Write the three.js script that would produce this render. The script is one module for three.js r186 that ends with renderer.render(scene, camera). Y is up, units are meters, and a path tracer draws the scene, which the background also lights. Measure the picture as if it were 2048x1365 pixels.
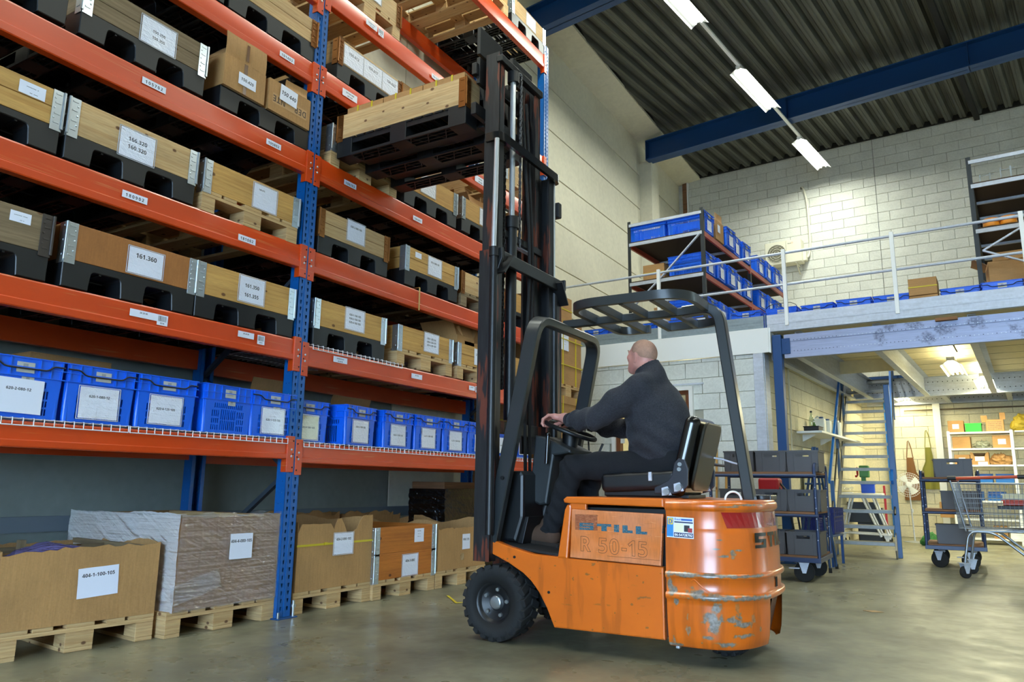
import * as THREE from 'three';
import { RoundedBoxGeometry } from 'three/addons/geometries/RoundedBoxGeometry.js';
import { mergeGeometries, mergeVertices, toCreasedNormals } from 'three/addons/utils/BufferGeometryUtils.js';
import { RectAreaLightUniformsLib } from 'three/addons/lights/RectAreaLightUniformsLib.js';

// ───────────────────────── camera, sky, light levels ─────────────────────────
const R = (deg) => deg * Math.PI / 180;
const scene = new THREE.Scene();
const camera = new THREE.PerspectiveCamera(49.167, 2048 / 1365, 0.05, 120);
camera.rotation.set(R(10.9132), R(30.5518), R(0.6925), 'YXZ');
camera.position.set(0, 0.89, 0);
scene.background = new THREE.Color(0.50, 0.73, 1.0);
scene.backgroundIntensity = 25;
const LAMP_GAIN = 130, LAMP_COLOR = new THREE.Color(0.95, 1.0, 0.88);
const LOW_GAIN = 95, LOW_COLOR = new THREE.Color(1.0, 0.95, 0.62);
const renderer = new THREE.WebGLRenderer({ antialias: true });
renderer.toneMapping = THREE.LinearToneMapping;
renderer.toneMappingExposure = 1.08;
renderer.shadowMap.enabled = true;
renderer.shadowMap.type = THREE.PCFSoftShadowMap;
RectAreaLightUniformsLib.init();

// ───────────────────────── small tools ─────────────────────────
let seed_ = 7;
function rnd(a = 0, b = 1) { seed_ = (seed_ + 0x6D2B79F5) | 0; let t = Math.imul(seed_ ^ (seed_ >>> 15), 1 | seed_); t = (t + Math.imul(t ^ (t >>> 7), 61 | t)) ^ t; return a + (b - a) * (((t ^ (t >>> 14)) >>> 0) / 4294967296); }
const V = (x, y, z) => new THREE.Vector3(x, y, z);
const taken = new Map();
function numbered(n) { const k = taken.get(n) || 0; taken.set(n, k + 1); return k ? n + '_' + String(k).padStart(3, '0') : n; }
function put(o) { o.traverse((c) => { if (c.isMesh) { c.castShadow = true; c.receiveShadow = true; } }); scene.add(o); return o; }
function tag(o, label, category, group, kind) { if (label) o.userData.label = label; if (category) o.userData.category = category; if (group) o.userData.group = group; if (kind) o.userData.kind = kind; return o; }
// a thing: a group at its base; geometry of its parts is given in the thing's own frame
function thing(name, label, category, p = [0, 0, 0], ry = 0, group) {
  const o = new THREE.Group(); o.name = numbered(name); o.position.set(...p); o.rotation.y = ry; scene.add(o);
  return tag(o, label, category, group);
}
function struct(name, geos, mat) { const m = mesh(name, geos, mat); tag(m, null, null, null, 'structure'); return put(m); }
// uv in metres from the dominant direction of every face; grain = axis along which u runs
function uvm(g, grain, ou = 0, ov = 0) {
  if (g.index) g = g.toNonIndexed();
  const p = g.attributes.position, n = g.attributes.normal, uv = new Float32Array(p.count * 2);
  for (let i = 0; i < p.count; i += 3) {
    let ax = 0, ay = 0, az = 0;
    for (let k = 0; k < 3; k++) { ax += Math.abs(n.getX(i + k)); ay += Math.abs(n.getY(i + k)); az += Math.abs(n.getZ(i + k)); }
    const d = ax >= ay && ax >= az ? 0 : ay >= az ? 1 : 2;
    for (let k = 0; k < 3; k++) {
      const c = [p.getX(i + k), p.getY(i + k), p.getZ(i + k)];
      let a = d === 0 ? 2 : 0, b = d === 1 ? 2 : 1;
      if (grain === 'y' && d !== 1) { const t = a; a = b; b = t; }
      if (grain === 'z' && d === 1) { a = 2; b = 0; }
      if (grain === 'z' && d === 0) { a = 2; b = 1; }
      uv[(i + k) * 2] = c[a] + ou; uv[(i + k) * 2 + 1] = c[b] + ov;
    }
  }
  g.setAttribute('uv', new THREE.BufferAttribute(uv, 2));
  for (const key of Object.keys(g.attributes)) if (!['position', 'normal', 'uv', 'color'].includes(key)) g.deleteAttribute(key);
  return g;
}
function join(geos) {
  geos = (Array.isArray(geos) ? geos : [geos]).map((g) => {
    let h = g.index ? g.toNonIndexed() : g;
    if (!h.attributes.normal) h.computeVertexNormals();
    if (!h.userData.uvDone && !g.userData.uvDone) h = uvm(h, g.userData.grain, g.userData.ou || 0, g.userData.ov || 0);
    for (const key of Object.keys(h.attributes)) if (!['position', 'normal', 'uv'].includes(key)) h.deleteAttribute(key);
    return h;
  });
  const m = geos.length === 1 ? geos[0] : mergeGeometries(geos);
  m.userData = {};
  return m;
}
function mesh(name, geos, mat) { const g = geos.isBufferGeometry && geos.userData.joined ? geos : join(geos); g.userData.joined = true; const m = new THREE.Mesh(g, mat); m.name = name; m.castShadow = m.receiveShadow = true; return m; }
function parts(name, geos, mat, parent) { return geos.map((g) => part(name, [g], mat, parent)); }
function part(name, geos, mat, parent, label) { const m = mesh(name, geos, mat); parent.add(m); if (label) m.userData.label = label; return m; }
const grainy = (g, grain, ou = rnd(0, 3), ov = rnd(0, 3)) => { g.userData.grain = grain; g.userData.ou = ou; g.userData.ov = ov; return g; };
// geometry makers (centre given)
const box = (w, h, d, x = 0, y = 0, z = 0) => new THREE.BoxGeometry(w, h, d).translate(x, y, z);
const rbox = (w, h, d, x = 0, y = 0, z = 0, r = 0.01, s = 2) => new RoundedBoxGeometry(w, h, d, s, Math.min(r, w / 2.01, h / 2.01, d / 2.01)).translate(x, y, z);
const UPV = V(0, 1, 0);
function bar(a, b, r, seg = 10, r2 = r) {
  a = V(...a); b = V(...b); const L = a.distanceTo(b);
  const g = new THREE.CylinderGeometry(r2, r, L, seg, 1);
  g.applyQuaternion(new THREE.Quaternion().setFromUnitVectors(UPV, b.clone().sub(a).normalize()));
  return g.translate((a.x + b.x) / 2, (a.y + b.y) / 2, (a.z + b.z) / 2);
}
// a straight bar of rectangular section w (sideways) x t, from a to b; side = direction of w
function flat(a, b, w, t, side = [0, 0, 1], round = 0) {
  a = V(...a); b = V(...b); const L = a.distanceTo(b), y = b.clone().sub(a).normalize();
  let x = V(...side); x.addScaledVector(y, -x.dot(y)).normalize(); const z = x.clone().cross(y);
  const g = round ? new RoundedBoxGeometry(w, L, t, 2, round) : new THREE.BoxGeometry(w, L, t);
  g.applyMatrix4(new THREE.Matrix4().makeBasis(x, y, z)); return g.translate((a.x + b.x) / 2, (a.y + b.y) / 2, (a.z + b.z) / 2);
}
function tube(pts, r, seg = 40, rs = 8, closed = false, tension = 0.5, type = 'catmullrom') { return new THREE.TubeGeometry(new THREE.CatmullRomCurve3(pts.map((p) => V(...p)), closed, type, tension), seg, r, rs, closed); }
// polyline with rounded corners, for bent pipe
function bent(pts, rad, n = 6) {
  const P = pts.map((p) => V(...p)), out = [P[0]];
  for (let i = 1; i < P.length - 1; i++) {
    const a = P[i - 1].clone().sub(P[i]), b = P[i + 1].clone().sub(P[i]); const r = Math.min(rad, a.length() * 0.49, b.length() * 0.49);
    a.setLength(r).add(P[i]); b.setLength(r).add(P[i]);
    for (let k = 0; k <= n; k++) { const t = k / n; out.push(a.clone().multiplyScalar((1 - t) * (1 - t)).addScaledVector(P[i], 2 * t * (1 - t)).addScaledVector(b, t * t)); }
  }
  out.push(P[P.length - 1]); return out;
}
// sweep a closed 2D section (array of [a,b]) along points; a runs along `side`, b along cross(tangent, side)
function sweep(path, section, side = V(0, 0, 1), closedPath = false, caps = true) {
  const pos = [], n = section.length, rings = [];
  for (let i = 0; i < path.length; i++) {
    const p0 = path[closedPath ? (i - 1 + path.length) % path.length : Math.max(0, i - 1)], p1 = path[closedPath ? (i + 1) % path.length : Math.min(path.length - 1, i + 1)];
    const t = p1.clone().sub(p0).normalize(), s = side.clone().addScaledVector(t, -side.dot(t)).normalize(), u = t.clone().cross(s);
    rings.push(section.map(([a, b]) => path[i].clone().addScaledVector(s, a).addScaledVector(u, b)));
  }
  const tri = (a, b, c) => pos.push(a.x, a.y, a.z, b.x, b.y, b.z, c.x, c.y, c.z);
  const m = closedPath ? path.length : path.length - 1;
  for (let i = 0; i < m; i++) for (let k = 0; k < n; k++) { const A = rings[i], B = rings[(i + 1) % path.length], l = (k + 1) % n; tri(A[k], B[k], B[l]); tri(A[k], B[l], A[l]); }
  if (!closedPath && caps) for (const [r, f] of [[rings[0], 0], [rings[rings.length - 1], 1]]) for (let k = 1; k < n - 1; k++) f ? tri(r[0], r[k + 1], r[k]) : tri(r[0], r[k], r[k + 1]);
  const g = new THREE.BufferGeometry(); g.setAttribute('position', new THREE.Float32BufferAttribute(pos, 3)); g.computeVertexNormals();
  return fixWinding(toCreasedNormals(g, 0.6));
}
function fixWinding(g) { // make the volume positive so that normals face outwards
  const p = g.attributes.position; let v = 0; const a = V(), b = V(), c = V();
  for (let i = 0; i < p.count; i += 3) { a.fromBufferAttribute(p, i); b.fromBufferAttribute(p, i + 1); c.fromBufferAttribute(p, i + 2); v += a.dot(b.clone().cross(c)); }
  if (v < 0) { for (const k of ['position', 'normal', 'uv']) { const t = g.attributes[k]; if (!t) continue; const s = t.itemSize, A = t.array; for (let i = 0; i < t.count; i += 3) for (let q = 0; q < s; q++) { const x = A[(i + 1) * s + q]; A[(i + 1) * s + q] = A[(i + 2) * s + q]; A[(i + 2) * s + q] = x; } if (k === 'normal') for (let i = 0; i < A.length; i++) A[i] = -A[i]; } }
  return g;
}
function shapeOf(pts) { const s = new THREE.Shape(); pts.forEach((p, i) => (i ? s.lineTo(p[0], p[1]) : s.moveTo(p[0], p[1]))); s.closePath(); return s; }
// shape in xy, extruded along +z from z = 0 to depth
function ext(shape, depth, bevel = 0, seg = 1, curve = 8) { if (Array.isArray(shape)) shape = shapeOf(shape); return new THREE.ExtrudeGeometry(shape, { depth: depth - 2 * bevel, bevelEnabled: bevel > 0, bevelSize: bevel, bevelThickness: bevel, bevelOffset: -bevel, bevelSegments: seg, curveSegments: curve }).translate(0, 0, bevel); }
function rrect(x0, y0, x1, y1, r, path = new THREE.Shape()) {
  path.moveTo(x0 + r, y0); path.lineTo(x1 - r, y0); path.quadraticCurveTo(x1, y0, x1, y0 + r); path.lineTo(x1, y1 - r); path.quadraticCurveTo(x1, y1, x1 - r, y1);
  path.lineTo(x0 + r, y1); path.quadraticCurveTo(x0, y1, x0, y1 - r); path.lineTo(x0, y0 + r); path.quadraticCurveTo(x0, y0, x0 + r, y0); return path;
}
function rectHole(x0, y0, x1, y1) { const h = new THREE.Path(); h.moveTo(x0, y0); h.lineTo(x0, y1); h.lineTo(x1, y1); h.lineTo(x1, y0); h.closePath(); return h; }
const lathe = (pts, seg = 32) => new THREE.LatheGeometry(pts.map((p) => new THREE.Vector2(p[0], p[1])), seg);

// ───────────────────────── textures ─────────────────────────
function hash2(x, y, s) { let h = Math.imul(x, 374761393) ^ Math.imul(y, 668265263) ^ Math.imul(s, 2246822519); h = Math.imul(h ^ (h >>> 13), 1274126177); return ((h ^ (h >>> 16)) >>> 0) / 4294967296; }
function vnoise(x, y, px, py, s) { // value noise that tiles with periods px, py
  const xi = Math.floor(x), yi = Math.floor(y), fx = x - xi, fy = y - yi, u = fx * fx * (3 - 2 * fx), v = fy * fy * (3 - 2 * fy), m = (a, b) => ((a % b) + b) % b;
  const x0 = m(xi, px), x1 = m(xi + 1, px), y0 = m(yi, py), y1 = m(yi + 1, py);
  const a = hash2(x0, y0, s), b = hash2(x1, y0, s), c = hash2(x0, y1, s), d = hash2(x1, y1, s);
  return (a + (b - a) * u) * (1 - v) + (c + (d - c) * u) * v;
}
function fbm(u, v, f, g, oct, s) { let a = 0.5, sum = 0, t = 0; for (let i = 0; i < oct; i++) { sum += a * vnoise(u * f, v * g, f, g, s + i); t += a; a *= 0.5; f *= 2; g *= 2; } return sum / t; }
const clamp01 = (x) => Math.min(1, Math.max(0, x)), smooth = (a, b, x) => { const t = clamp01((x - a) / (b - a)); return t * t * (3 - 2 * t); }, mix = (a, b, t) => a + (b - a) * t;
function tex(W, H, fn, size, srgb = true) { // fn(u, v) -> [r, g, b] in 0..255; size = [metres, metres]
  const d = new Uint8Array(W * H * 4);
  for (let y = 0; y < H; y++) for (let x = 0; x < W; x++) { const c = fn(x / W, y / H), i = (y * W + x) * 4; d[i] = Math.max(0, Math.min(255, c[0])); d[i + 1] = Math.max(0, Math.min(255, c[1])); d[i + 2] = Math.max(0, Math.min(255, c[2])); d[i + 3] = 255; }
  const t = new THREE.DataTexture(d, W, H, THREE.RGBAFormat); t.magFilter = THREE.LinearFilter; t.minFilter = THREE.LinearMipmapLinearFilter; t.generateMipmaps = true;
  t.wrapS = t.wrapT = THREE.RepeatWrapping; if (size) t.repeat.set(1 / size[0], 1 / size[1]); if (srgb) t.colorSpace = THREE.SRGBColorSpace; t.needsUpdate = true; return t;
}
const grey = (k) => [k, k, k];
function woodTex(base, line, knots, s) {
  const kn = Array.from({ length: knots }, (_, i) => [hash2(i, 3, s), hash2(i, 9, s), 0.012 + 0.014 * hash2(i, 5, s)]);
  return tex(768, 384, (u, v) => {
    let vv = v + 0.012 * (fbm(u, v, 3, 4, 3, s) - 0.5), kk = 0;
    for (const [a, b, r] of kn) { let du = u - a, dv = v - b; du -= Math.round(du); dv -= Math.round(dv); const q = Math.hypot(du * 1.1, dv * 0.8); vv += Math.sign(dv || 1) * 0.02 * Math.exp(-((q / (r * 2.2)) ** 2)); kk = Math.max(kk, smooth(r, r * 0.45, q)); }
    const rings = fbm(u, vv, 2, 60, 3, s + 3), fine = fbm(u, v, 24, 220, 2, s + 5), tone = fbm(u, v, 3, 5, 3, s + 8);
    const t = clamp01(0.15 + 1.5 * (rings - 0.42)), k = 0.90 + 0.18 * (tone - 0.5) + 0.12 * (fine - 0.5);
    return [0, 1, 2].map((c) => mix(mix(base[c], line[c], t * 0.75), [92, 56, 30][c], kk * 0.8) * k);
  }, [1.0, 0.5]);
}
const T = {};
T.pine = woodTex([222, 186, 132], [188, 142, 86], 7, 11);
T.pineYellow = woodTex([214, 166, 92], [182, 128, 60], 5, 23);
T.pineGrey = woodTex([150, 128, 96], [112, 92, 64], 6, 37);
T.floor = tex(1024, 1024, (u, v) => {
  const a = fbm(u, v, 4, 4, 6, 51), b = fbm(u, v, 22, 22, 4, 61), c = fbm(u, v, 150, 150, 2, 71), w = fbm(u + 0.06 * b, v, 7, 9, 4, 81), m = fbm(u, v, 40, 14, 3, 87);
  const k = 0.84 + 0.34 * (a - 0.5) + 0.24 * (b - 0.5) + 0.12 * (c - 0.5), dark = smooth(0.55, 0.85, w) * 0.16 + smooth(0.70, 0.86, m) * 0.12;
  return [148 * k * (1 - dark), 146 * k * (1 - dark), 122 * k * (1 - dark)];
}, [6, 6]);
T.floorRough = tex(512, 512, (u, v) => grey(255 * clamp01(0.34 + 0.34 * (fbm(u, v, 5, 5, 5, 91) - 0.4) + 0.20 * (fbm(u, v, 60, 60, 3, 95) - 0.5))), [6, 6], false);
T.concrete = tex(512, 512, (u, v) => { const k = 0.96 + 0.12 * (fbm(u, v, 3, 3, 5, 101) - 0.5) + 0.06 * (fbm(u, v, 60, 60, 3, 107) - 0.5); return [228 * k, 222 * k, 199 * k]; }, [3, 3]);
T.block = tex(512, 512, (u, v) => { const k = 0.95 + 0.10 * (fbm(u, v, 5, 5, 4, 121) - 0.5) + 0.09 * (fbm(u, v, 90, 90, 2, 125) - 0.5); return [226 * k, 226 * k, 216 * k]; }, [1.6, 1.6]);
T.blockBump = tex(256, 256, (u, v) => grey(255 * fbm(u, v, 40, 40, 3, 131)), [0.8, 0.8], false);
T.card = tex(512, 512, (u, v) => { const k = 0.93 + 0.12 * (fbm(u, v, 4, 4, 4, 141) - 0.5) + 0.08 * (fbm(u, v, 200, 12, 2, 143) - 0.5) + 0.06 * (fbm(u, v, 120, 120, 2, 147) - 0.5); return [188 * k, 142 * k, 88 * k]; }, [0.8, 0.8]);
T.cardBump = tex(512, 256, (u, v) => grey(255 * clamp01(0.5 + 0.30 * Math.sin(u * Math.PI * 2 * 5 + 2 * fbm(u, v, 3, 3, 2, 7)) ** 9 + 0.5 * (fbm(u, v, 7, 7, 4, 151) - 0.5) + 0.25 * (fbm(u, v, 40, 40, 2, 155) - 0.5))), [0.6, 0.5], false);
T.galv = tex(512, 512, (u, v) => { const k = 0.95 + 0.09 * (fbm(u, v, 28, 28, 3, 161) - 0.5) + 0.12 * (fbm(u, v, 3, 40, 3, 165) - 0.5); return [200 * k, 207 * k, 220 * k]; }, [0.6, 0.6]);
T.roof = tex(512, 512, (u, v) => { const k = 0.80 + 0.36 * (fbm(u, v, 90, 3, 4, 171) - 0.5) + 0.30 * (fbm(u, v, 6, 4, 4, 175) - 0.5); return [118 * k, 121 * k, 112 * k]; }, [2.5, 3.5]);
T.orange = tex(512, 512, (u, v) => { const s = smooth(0.70, 0.76, fbm(u, v, 3, 60, 4, 181)) * smooth(0.45, 0.6, fbm(u, v, 5, 5, 3, 185)), k = 0.97 + 0.08 * (fbm(u, v, 6, 6, 4, 189) - 0.5); return [mix(212 * k, 208, s * 0.5), mix(70 * k, 132, s * 0.5), mix(10 * k, 100, s * 0.5)]; }, [1.1, 0.5]);
T.fleece = tex(512, 512, (u, v) => { const k = 0.9 + 0.5 * (fbm(u, v, 120, 120, 2, 201) - 0.5) + 0.12 * (fbm(u, v, 6, 6, 3, 205) - 0.5); return [50 * k, 51 * k, 58 * k]; }, [0.5, 0.5]);
T.fleeceBump = tex(256, 256, (u, v) => grey(255 * fbm(u, v, 90, 90, 2, 211)), [0.25, 0.25], false);
T.rough = tex(512, 512, (u, v) => grey(255 * clamp01(0.42 + 0.5 * (fbm(u, v, 8, 8, 5, 221) - 0.45))), [0.7, 0.7], false);
T.wrap = tex(512, 512, (u, v) => { const a = fbm(u + 0.04 * fbm(u, v, 5, 5, 3, 231), v * 1, 3, 60, 4, 235), b = fbm(u, v + 0.5 * u, 8, 40, 4, 239), c = fbm(u, v, 14, 12, 4, 243); return grey(255 * clamp01(0.5 + 0.9 * (a - 0.5) + 0.9 * (b - 0.5) + 0.9 * (c - 0.5))); }, [0.9, 0.9], false);
T.wood2 = tex(512, 512, (u, v) => { const k = 0.85 + 0.3 * (fbm(u, v, 3, 40, 4, 251) - 0.5); return [150 * k, 104 * k, 66 * k]; }, [1, 0.5]);
T.mast = tex(512, 512, (u, v) => { const r = smooth(0.66, 0.72, fbm(u, v, 10, 3, 4, 261)); const k = 0.8 + 0.5 * (fbm(u, v, 30, 8, 3, 265) - 0.5); return [mix(44 * k, 160, r * 0.55), mix(45 * k, 66, r * 0.55), mix(48 * k, 38, r * 0.55)]; }, [0.5, 1.1]);

// ───────────────────────── materials ─────────────────────────
const std = (o) => new THREE.MeshStandardMaterial(o), phys = (o) => new THREE.MeshPhysicalMaterial(o);
const M = {
  floor: phys({ map: T.floor, roughnessMap: T.floorRough, roughness: 1.0, bumpMap: T.blockBump, bumpScale: 0.0006, specularIntensity: 0.8 }),
  concrete: std({ map: T.concrete, roughness: 0.9 }),
  concreteDark: std({ color: 0x6f6a5a, roughness: 0.95 }),
  block: std({ map: T.block, roughness: 0.82, bumpMap: T.blockBump, bumpScale: 0.0012 }),
  joint: std({ color: 0xa8a698, roughness: 0.95 }),
  whiteWood: std({ color: 0xe4e6e4, roughness: 0.55 }),
  roof: std({ map: T.roof, roughness: 0.55, metalness: 0.45 }),
  roofTop: std({ color: 0x1c1d1c, roughness: 0.9 }),
  steelBlue: std({ color: 0x0e4178, roughness: 0.45 }),
  blue: std({ color: 0x0c58a0, roughness: 0.34, roughnessMap: null }),
  orange: phys({ map: T.orange, roughness: 0.36, clearcoat: 0.15, clearcoatRoughness: 0.2 }),
  galv: std({ map: T.galv, roughness: 0.38, metalness: 0.75 }),
  galvBright: std({ color: 0xc3ccd4, roughness: 0.28, metalness: 0.9 }),
  galvMatt: std({ map: T.galv, roughness: 0.5, metalness: 0.2 }),
  wire: std({ color: 0xd9dadf, roughness: 0.35, metalness: 0.3 }),
  copper: std({ color: 0x8f5c2e, roughness: 0.3, metalness: 0.8 }),
  hole: std({ color: 0x06080c, roughness: 0.9 }),
  black: std({ color: 0x121417, roughness: 0.42 }),
  blackPlastic: std({ color: 0x14171a, roughness: 0.42 }),
  blackGloss: phys({ color: 0x0b0c0e, roughness: 0.22, clearcoat: 0.5, clearcoatRoughness: 0.15 }),
  mast: std({ map: T.mast, roughness: 0.42, roughnessMap: null, metalness: 0.2 }),
  chrome: std({ color: 0xe4e7ea, roughness: 0.28, metalness: 0.7 }),
  rubber: std({ color: 0x1a1b1c, roughness: 0.85 }),
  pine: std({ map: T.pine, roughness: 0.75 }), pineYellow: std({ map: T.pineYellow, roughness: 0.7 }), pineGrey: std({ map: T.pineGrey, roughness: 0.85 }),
  board: std({ map: T.wood2, roughness: 0.75 }),
  darkBoard: std({ color: 0x41301f, roughness: 0.85 }),
  card: std({ map: T.card, bumpMap: T.cardBump, bumpScale: 0.0022, roughness: 0.86 }),
  cardLight: std({ map: T.card, color: 0xffffff, bumpMap: T.cardBump, bumpScale: 0.001, roughness: 0.82 }),
  cardInner: std({ color: 0xa98b62, roughness: 0.9 }),
  crate: phys({ color: 0x0a64e4, roughness: 0.36, clearcoat: 0.2, clearcoatRoughness: 0.3 }),
  grey: std({ color: 0x4b494b, roughness: 0.5 }),
  galvWorn: std({ map: T.galv, color: 0xb4afa2, roughness: 0.45, metalness: 0.5 }),
  cartWire: std({ color: 0x90959a, roughness: 0.3, metalness: 0.85 }),
  blockCoolLit: std({ map: T.block, color: 0xf4f9ff, roughness: 0.8, bumpMap: T.blockBump, bumpScale: 0.0012 }),  // block map tinted bluish: cool daylight put into the colour
  blockWarmLit: std({ map: T.block, color: 0xfff6dc, roughness: 0.82, bumpMap: T.blockBump, bumpScale: 0.0012 }),  // same blocks tinted yellowish: warm lamp light put into the colour
  paper: std({ color: 0xdfe4f2, roughness: 0.6 }),
  sleeve: phys({ color: 0xc9ccd2, roughness: 0.15, clearcoat: 0.6 }),
  film: phys({ color: 0xf4f6fa, roughness: 0.13, transmission: 0.86, thickness: 0, specularIntensity: 1, ior: 1.6, bumpMap: T.wrap, bumpScale: 0.018 }),
  blackFilm: phys({ color: 0x06070a, roughness: 0.16, bumpMap: T.wrap, bumpScale: 0.012, clearcoat: 0.7, clearcoatRoughness: 0.1 }),
  yellowStrap: std({ color: 0xc9b420, roughness: 0.5 }),
  white: std({ color: 0xe9ebea, roughness: 0.5 }),
  lampHousing: std({ color: 0xf1f3f2, roughness: 0.4 }),
  tube: std({ color: 0xffffff, emissive: LAMP_COLOR, emissiveIntensity: 6 }),
  lowTube: std({ color: 0xffffff, emissive: LOW_COLOR, emissiveIntensity: 6 }),
  red: std({ color: 0xa81820, roughness: 0.4 }), green: std({ color: 0x1fae2e, roughness: 0.5 }),
  navy: std({ color: 0x24375c, roughness: 0.38 }),
  fleece: phys({ map: T.fleece, bumpMap: T.fleeceBump, bumpScale: 0.0025, roughness: 1, sheen: 0.4, sheenRoughness: 0.6, sheenColor: new THREE.Color(0.25, 0.25, 0.28) }),
  trousers: phys({ color: 0x111318, roughness: 0.95, bumpMap: T.fleeceBump, bumpScale: 0.0012 }),
  glass: phys({ color: 0xffffff, roughness: 0.05, transmission: 1, thickness: 0 }),
};

// ───────────────────────── the hall ─────────────────────────
const WALL_X = -5.22, DY = R(3.998), RT = R(-8.5);           // left wall; turn of the mezzanine and rear wall; turn of the roof frames
const MZ = [-1.95, -9.7], BW = [-5.12, -16.7];               // mezzanine edge and rear wall: a point on each
const mz = (u, y, w) => [MZ[0] + u * Math.cos(DY) - w * -Math.sin(DY) * 1, y, MZ[1] + u * Math.sin(DY) - w * Math.cos(DY)];  // u along the edge, w into the depth
const bw = (u, y, o) => [BW[0] + u * Math.cos(DY) - o * Math.sin(DY), y, BW[1] + u * Math.sin(DY) + o * Math.cos(DY)];
const at = (o, p, ry = 0) => { o.position.set(...p); o.rotation.y = ry; return o; };

struct('floor', [box(16, 0.3, 26, 2.6, -0.15, -5.5)], M.floor);
struct('outside_ground', [box(40, 0.3, 24, 2, -0.17, 19.6)], std({ color: 0x8d8c88, roughness: 0.95 }));

M.wallShade = std({ map: T.concrete, color: 0x98a6b4, roughness: 0.9 });  // same concrete, darker and bluer: shade behind the rack put into the colour
// left wall: backing with long concrete panels between the columns
const wallLeft = struct('wall_left', [box(0.3, 8.3, 24.3, WALL_X - 0.19, 4.15, -5.0)], M.concreteDark);
{
  const ys = [0]; for (let y = 0.58; y < 8.1; y += 0.747) ys.push(y); ys.push(8.1);
  const zs = [7, 1.2, -6.3, -13.9, -16.95];
  for (let j = 0; j < zs.length - 1; j++) for (let i = 0; i < ys.length - 1; i++) {
    const h = ys[i + 1] - ys[i] - 0.016, l = zs[j] - zs[j + 1] - 0.01;
    part('panel', [grainy(rbox(0.05, h, l, WALL_X - 0.026 + rnd(-0.002, 0.002), (ys[i] + ys[i + 1]) / 2, (zs[j] + zs[j + 1]) / 2, 0.006), 'z')], ys[i] < 2.2 && zs[j] > -6 ? M.wallShade : M.concrete, wallLeft);
  }
}
struct('trim_1', [box(0.03, 0.1, 8.9, WALL_X + 0.014, 0.60, -2.5)], std({ color: 0x6d7780, roughness: 0.7 }));
struct('column_left', [rbox(0.34, 7.6, 0.42, WALL_X + 0.1, 3.8, -14.25, 0.02)], M.concrete);
{ // sloped soffit between the wall head and the roof sheets
  const g = ext([[WALL_X - 0.02, 8.04], [WALL_X + 0.54, 8.10], [WALL_X + 0.54, 8.16], [WALL_X - 0.02, 8.16]], 23).translate(0, 0, -16.9);
  struct('trim_2', [g], M.concrete);
}

// rear wall of pale concrete blocks
function blockWall(name, o, ry, u0, u1, y0, y1, L, H, skip, stuffIf, limit, mat, hole) {
  const bk = (a, b, c, d) => box(b - a, d - c, 0.10, (a + b) / 2, (c + d) / 2, -0.075);
  const w = mesh(name, hole ? [bk(u0, hole[0], y0, y1), bk(hole[1], u1, y0, y1), bk(hole[0], hole[1], hole[2], y1)] : [bk(u0, u1, y0, y1)], M.joint); at(w, o, ry); tag(w, null, null, null, 'structure');
  const geo = {}, rest = []; let n = 0;
  for (let r = 0, y = y0; y < y1 - 0.02; r++, y += H) {
    const h = Math.min(H, y1 - y);
    for (let u = u0 - (r % 2) * L / 2; u < u1 - 0.01; u += L) {
      const a = Math.max(u, u0), b = Math.min(u + L, u1); if (b - a < 0.03 || (skip && skip((a + b) / 2, y + h / 2))) continue;
      const d = rnd(-0.0018, 0.0018), bw_ = b - a - 0.0055, bh = h - 0.0055;
      if ((stuffIf && stuffIf((a + b) / 2, y + h / 2)) || n >= limit) { rest.push(box(bw_, bh, 0.03, (a + b) / 2, y + h / 2, -0.015 + d)); continue; }
      const key = bw_.toFixed(3) + '/' + bh.toFixed(3) + '/' + (n % 3);
      if (!geo[key]) { geo[key] = join([grainy(rbox(bw_, bh, 0.03, 0, 0, 0, 0.004, 1), 'x')]); geo[key].userData.joined = true; }
      const m = new THREE.Mesh(geo[key], mat); m.name = 'block'; m.position.set((a + b) / 2, y + h / 2, -0.015 + d); w.add(m); n++;
    }
  }
  if (rest.length) tag(part('block_field', rest, mat, w), null, null, null, 'stuff');
  return put(w);
}
blockWall('wall_back', [BW[0], 0, BW[1]], -DY, -0.22, 12.9, 2.5, 8.13, 0.44, 0.2, null, (u, y) => u > 6.9 || y < 3.3 || (u < 1.9 && y < 5.3), 300, M.block);
blockWall('wall_back_lower', [BW[0], 0, BW[1]], -DY, -0.1, 12.9, 0, 2.5, 0.46, 0.208, null, (u) => u > 6.9 || u < 3.1, 300, M.blockWarmLit);
struct('trim_8', [box(16, 0.22, 0.3, 6, 8.23, -0.10)], M.roofTop).position.set(BW[0], 0, BW[1]); scene.children[scene.children.length - 1].rotation.y = -DY;
struct('trim_9', [box(0.6, 0.2, 24, -4.98, 8.25, -5)], M.roofTop);
struct('trim_3', [box(0.1, 5.2, 0.05)], M.board).position.set(...bw(0.06, 5.5, 0.03));
struct('trim_4', [box(0.03, 5.2, 0.06)], M.white).position.set(...bw(0.13, 5.5, 0.03));
struct('trim_5', [box(0.006, 5.4, 0.012)], std({ color: 0x4a4a48 })).position.set(...bw(4.18, 5.45, 0.0));

// walls out of the picture: right side, and the loading door side behind the camera
struct('wall_right', [box(0.3, 8.4, 26, 9.2, 4.2, -5.5)], M.concrete);
struct('wall_front', [box(4.0, 8.4, 0.3, -3.2, 4.2, 6.6), box(5.6, 8.4, 0.3, 6.3, 4.2, 6.6), box(4.9, 4.1, 0.3, 1.15, 6.35, 6.6)], M.concrete);

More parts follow.
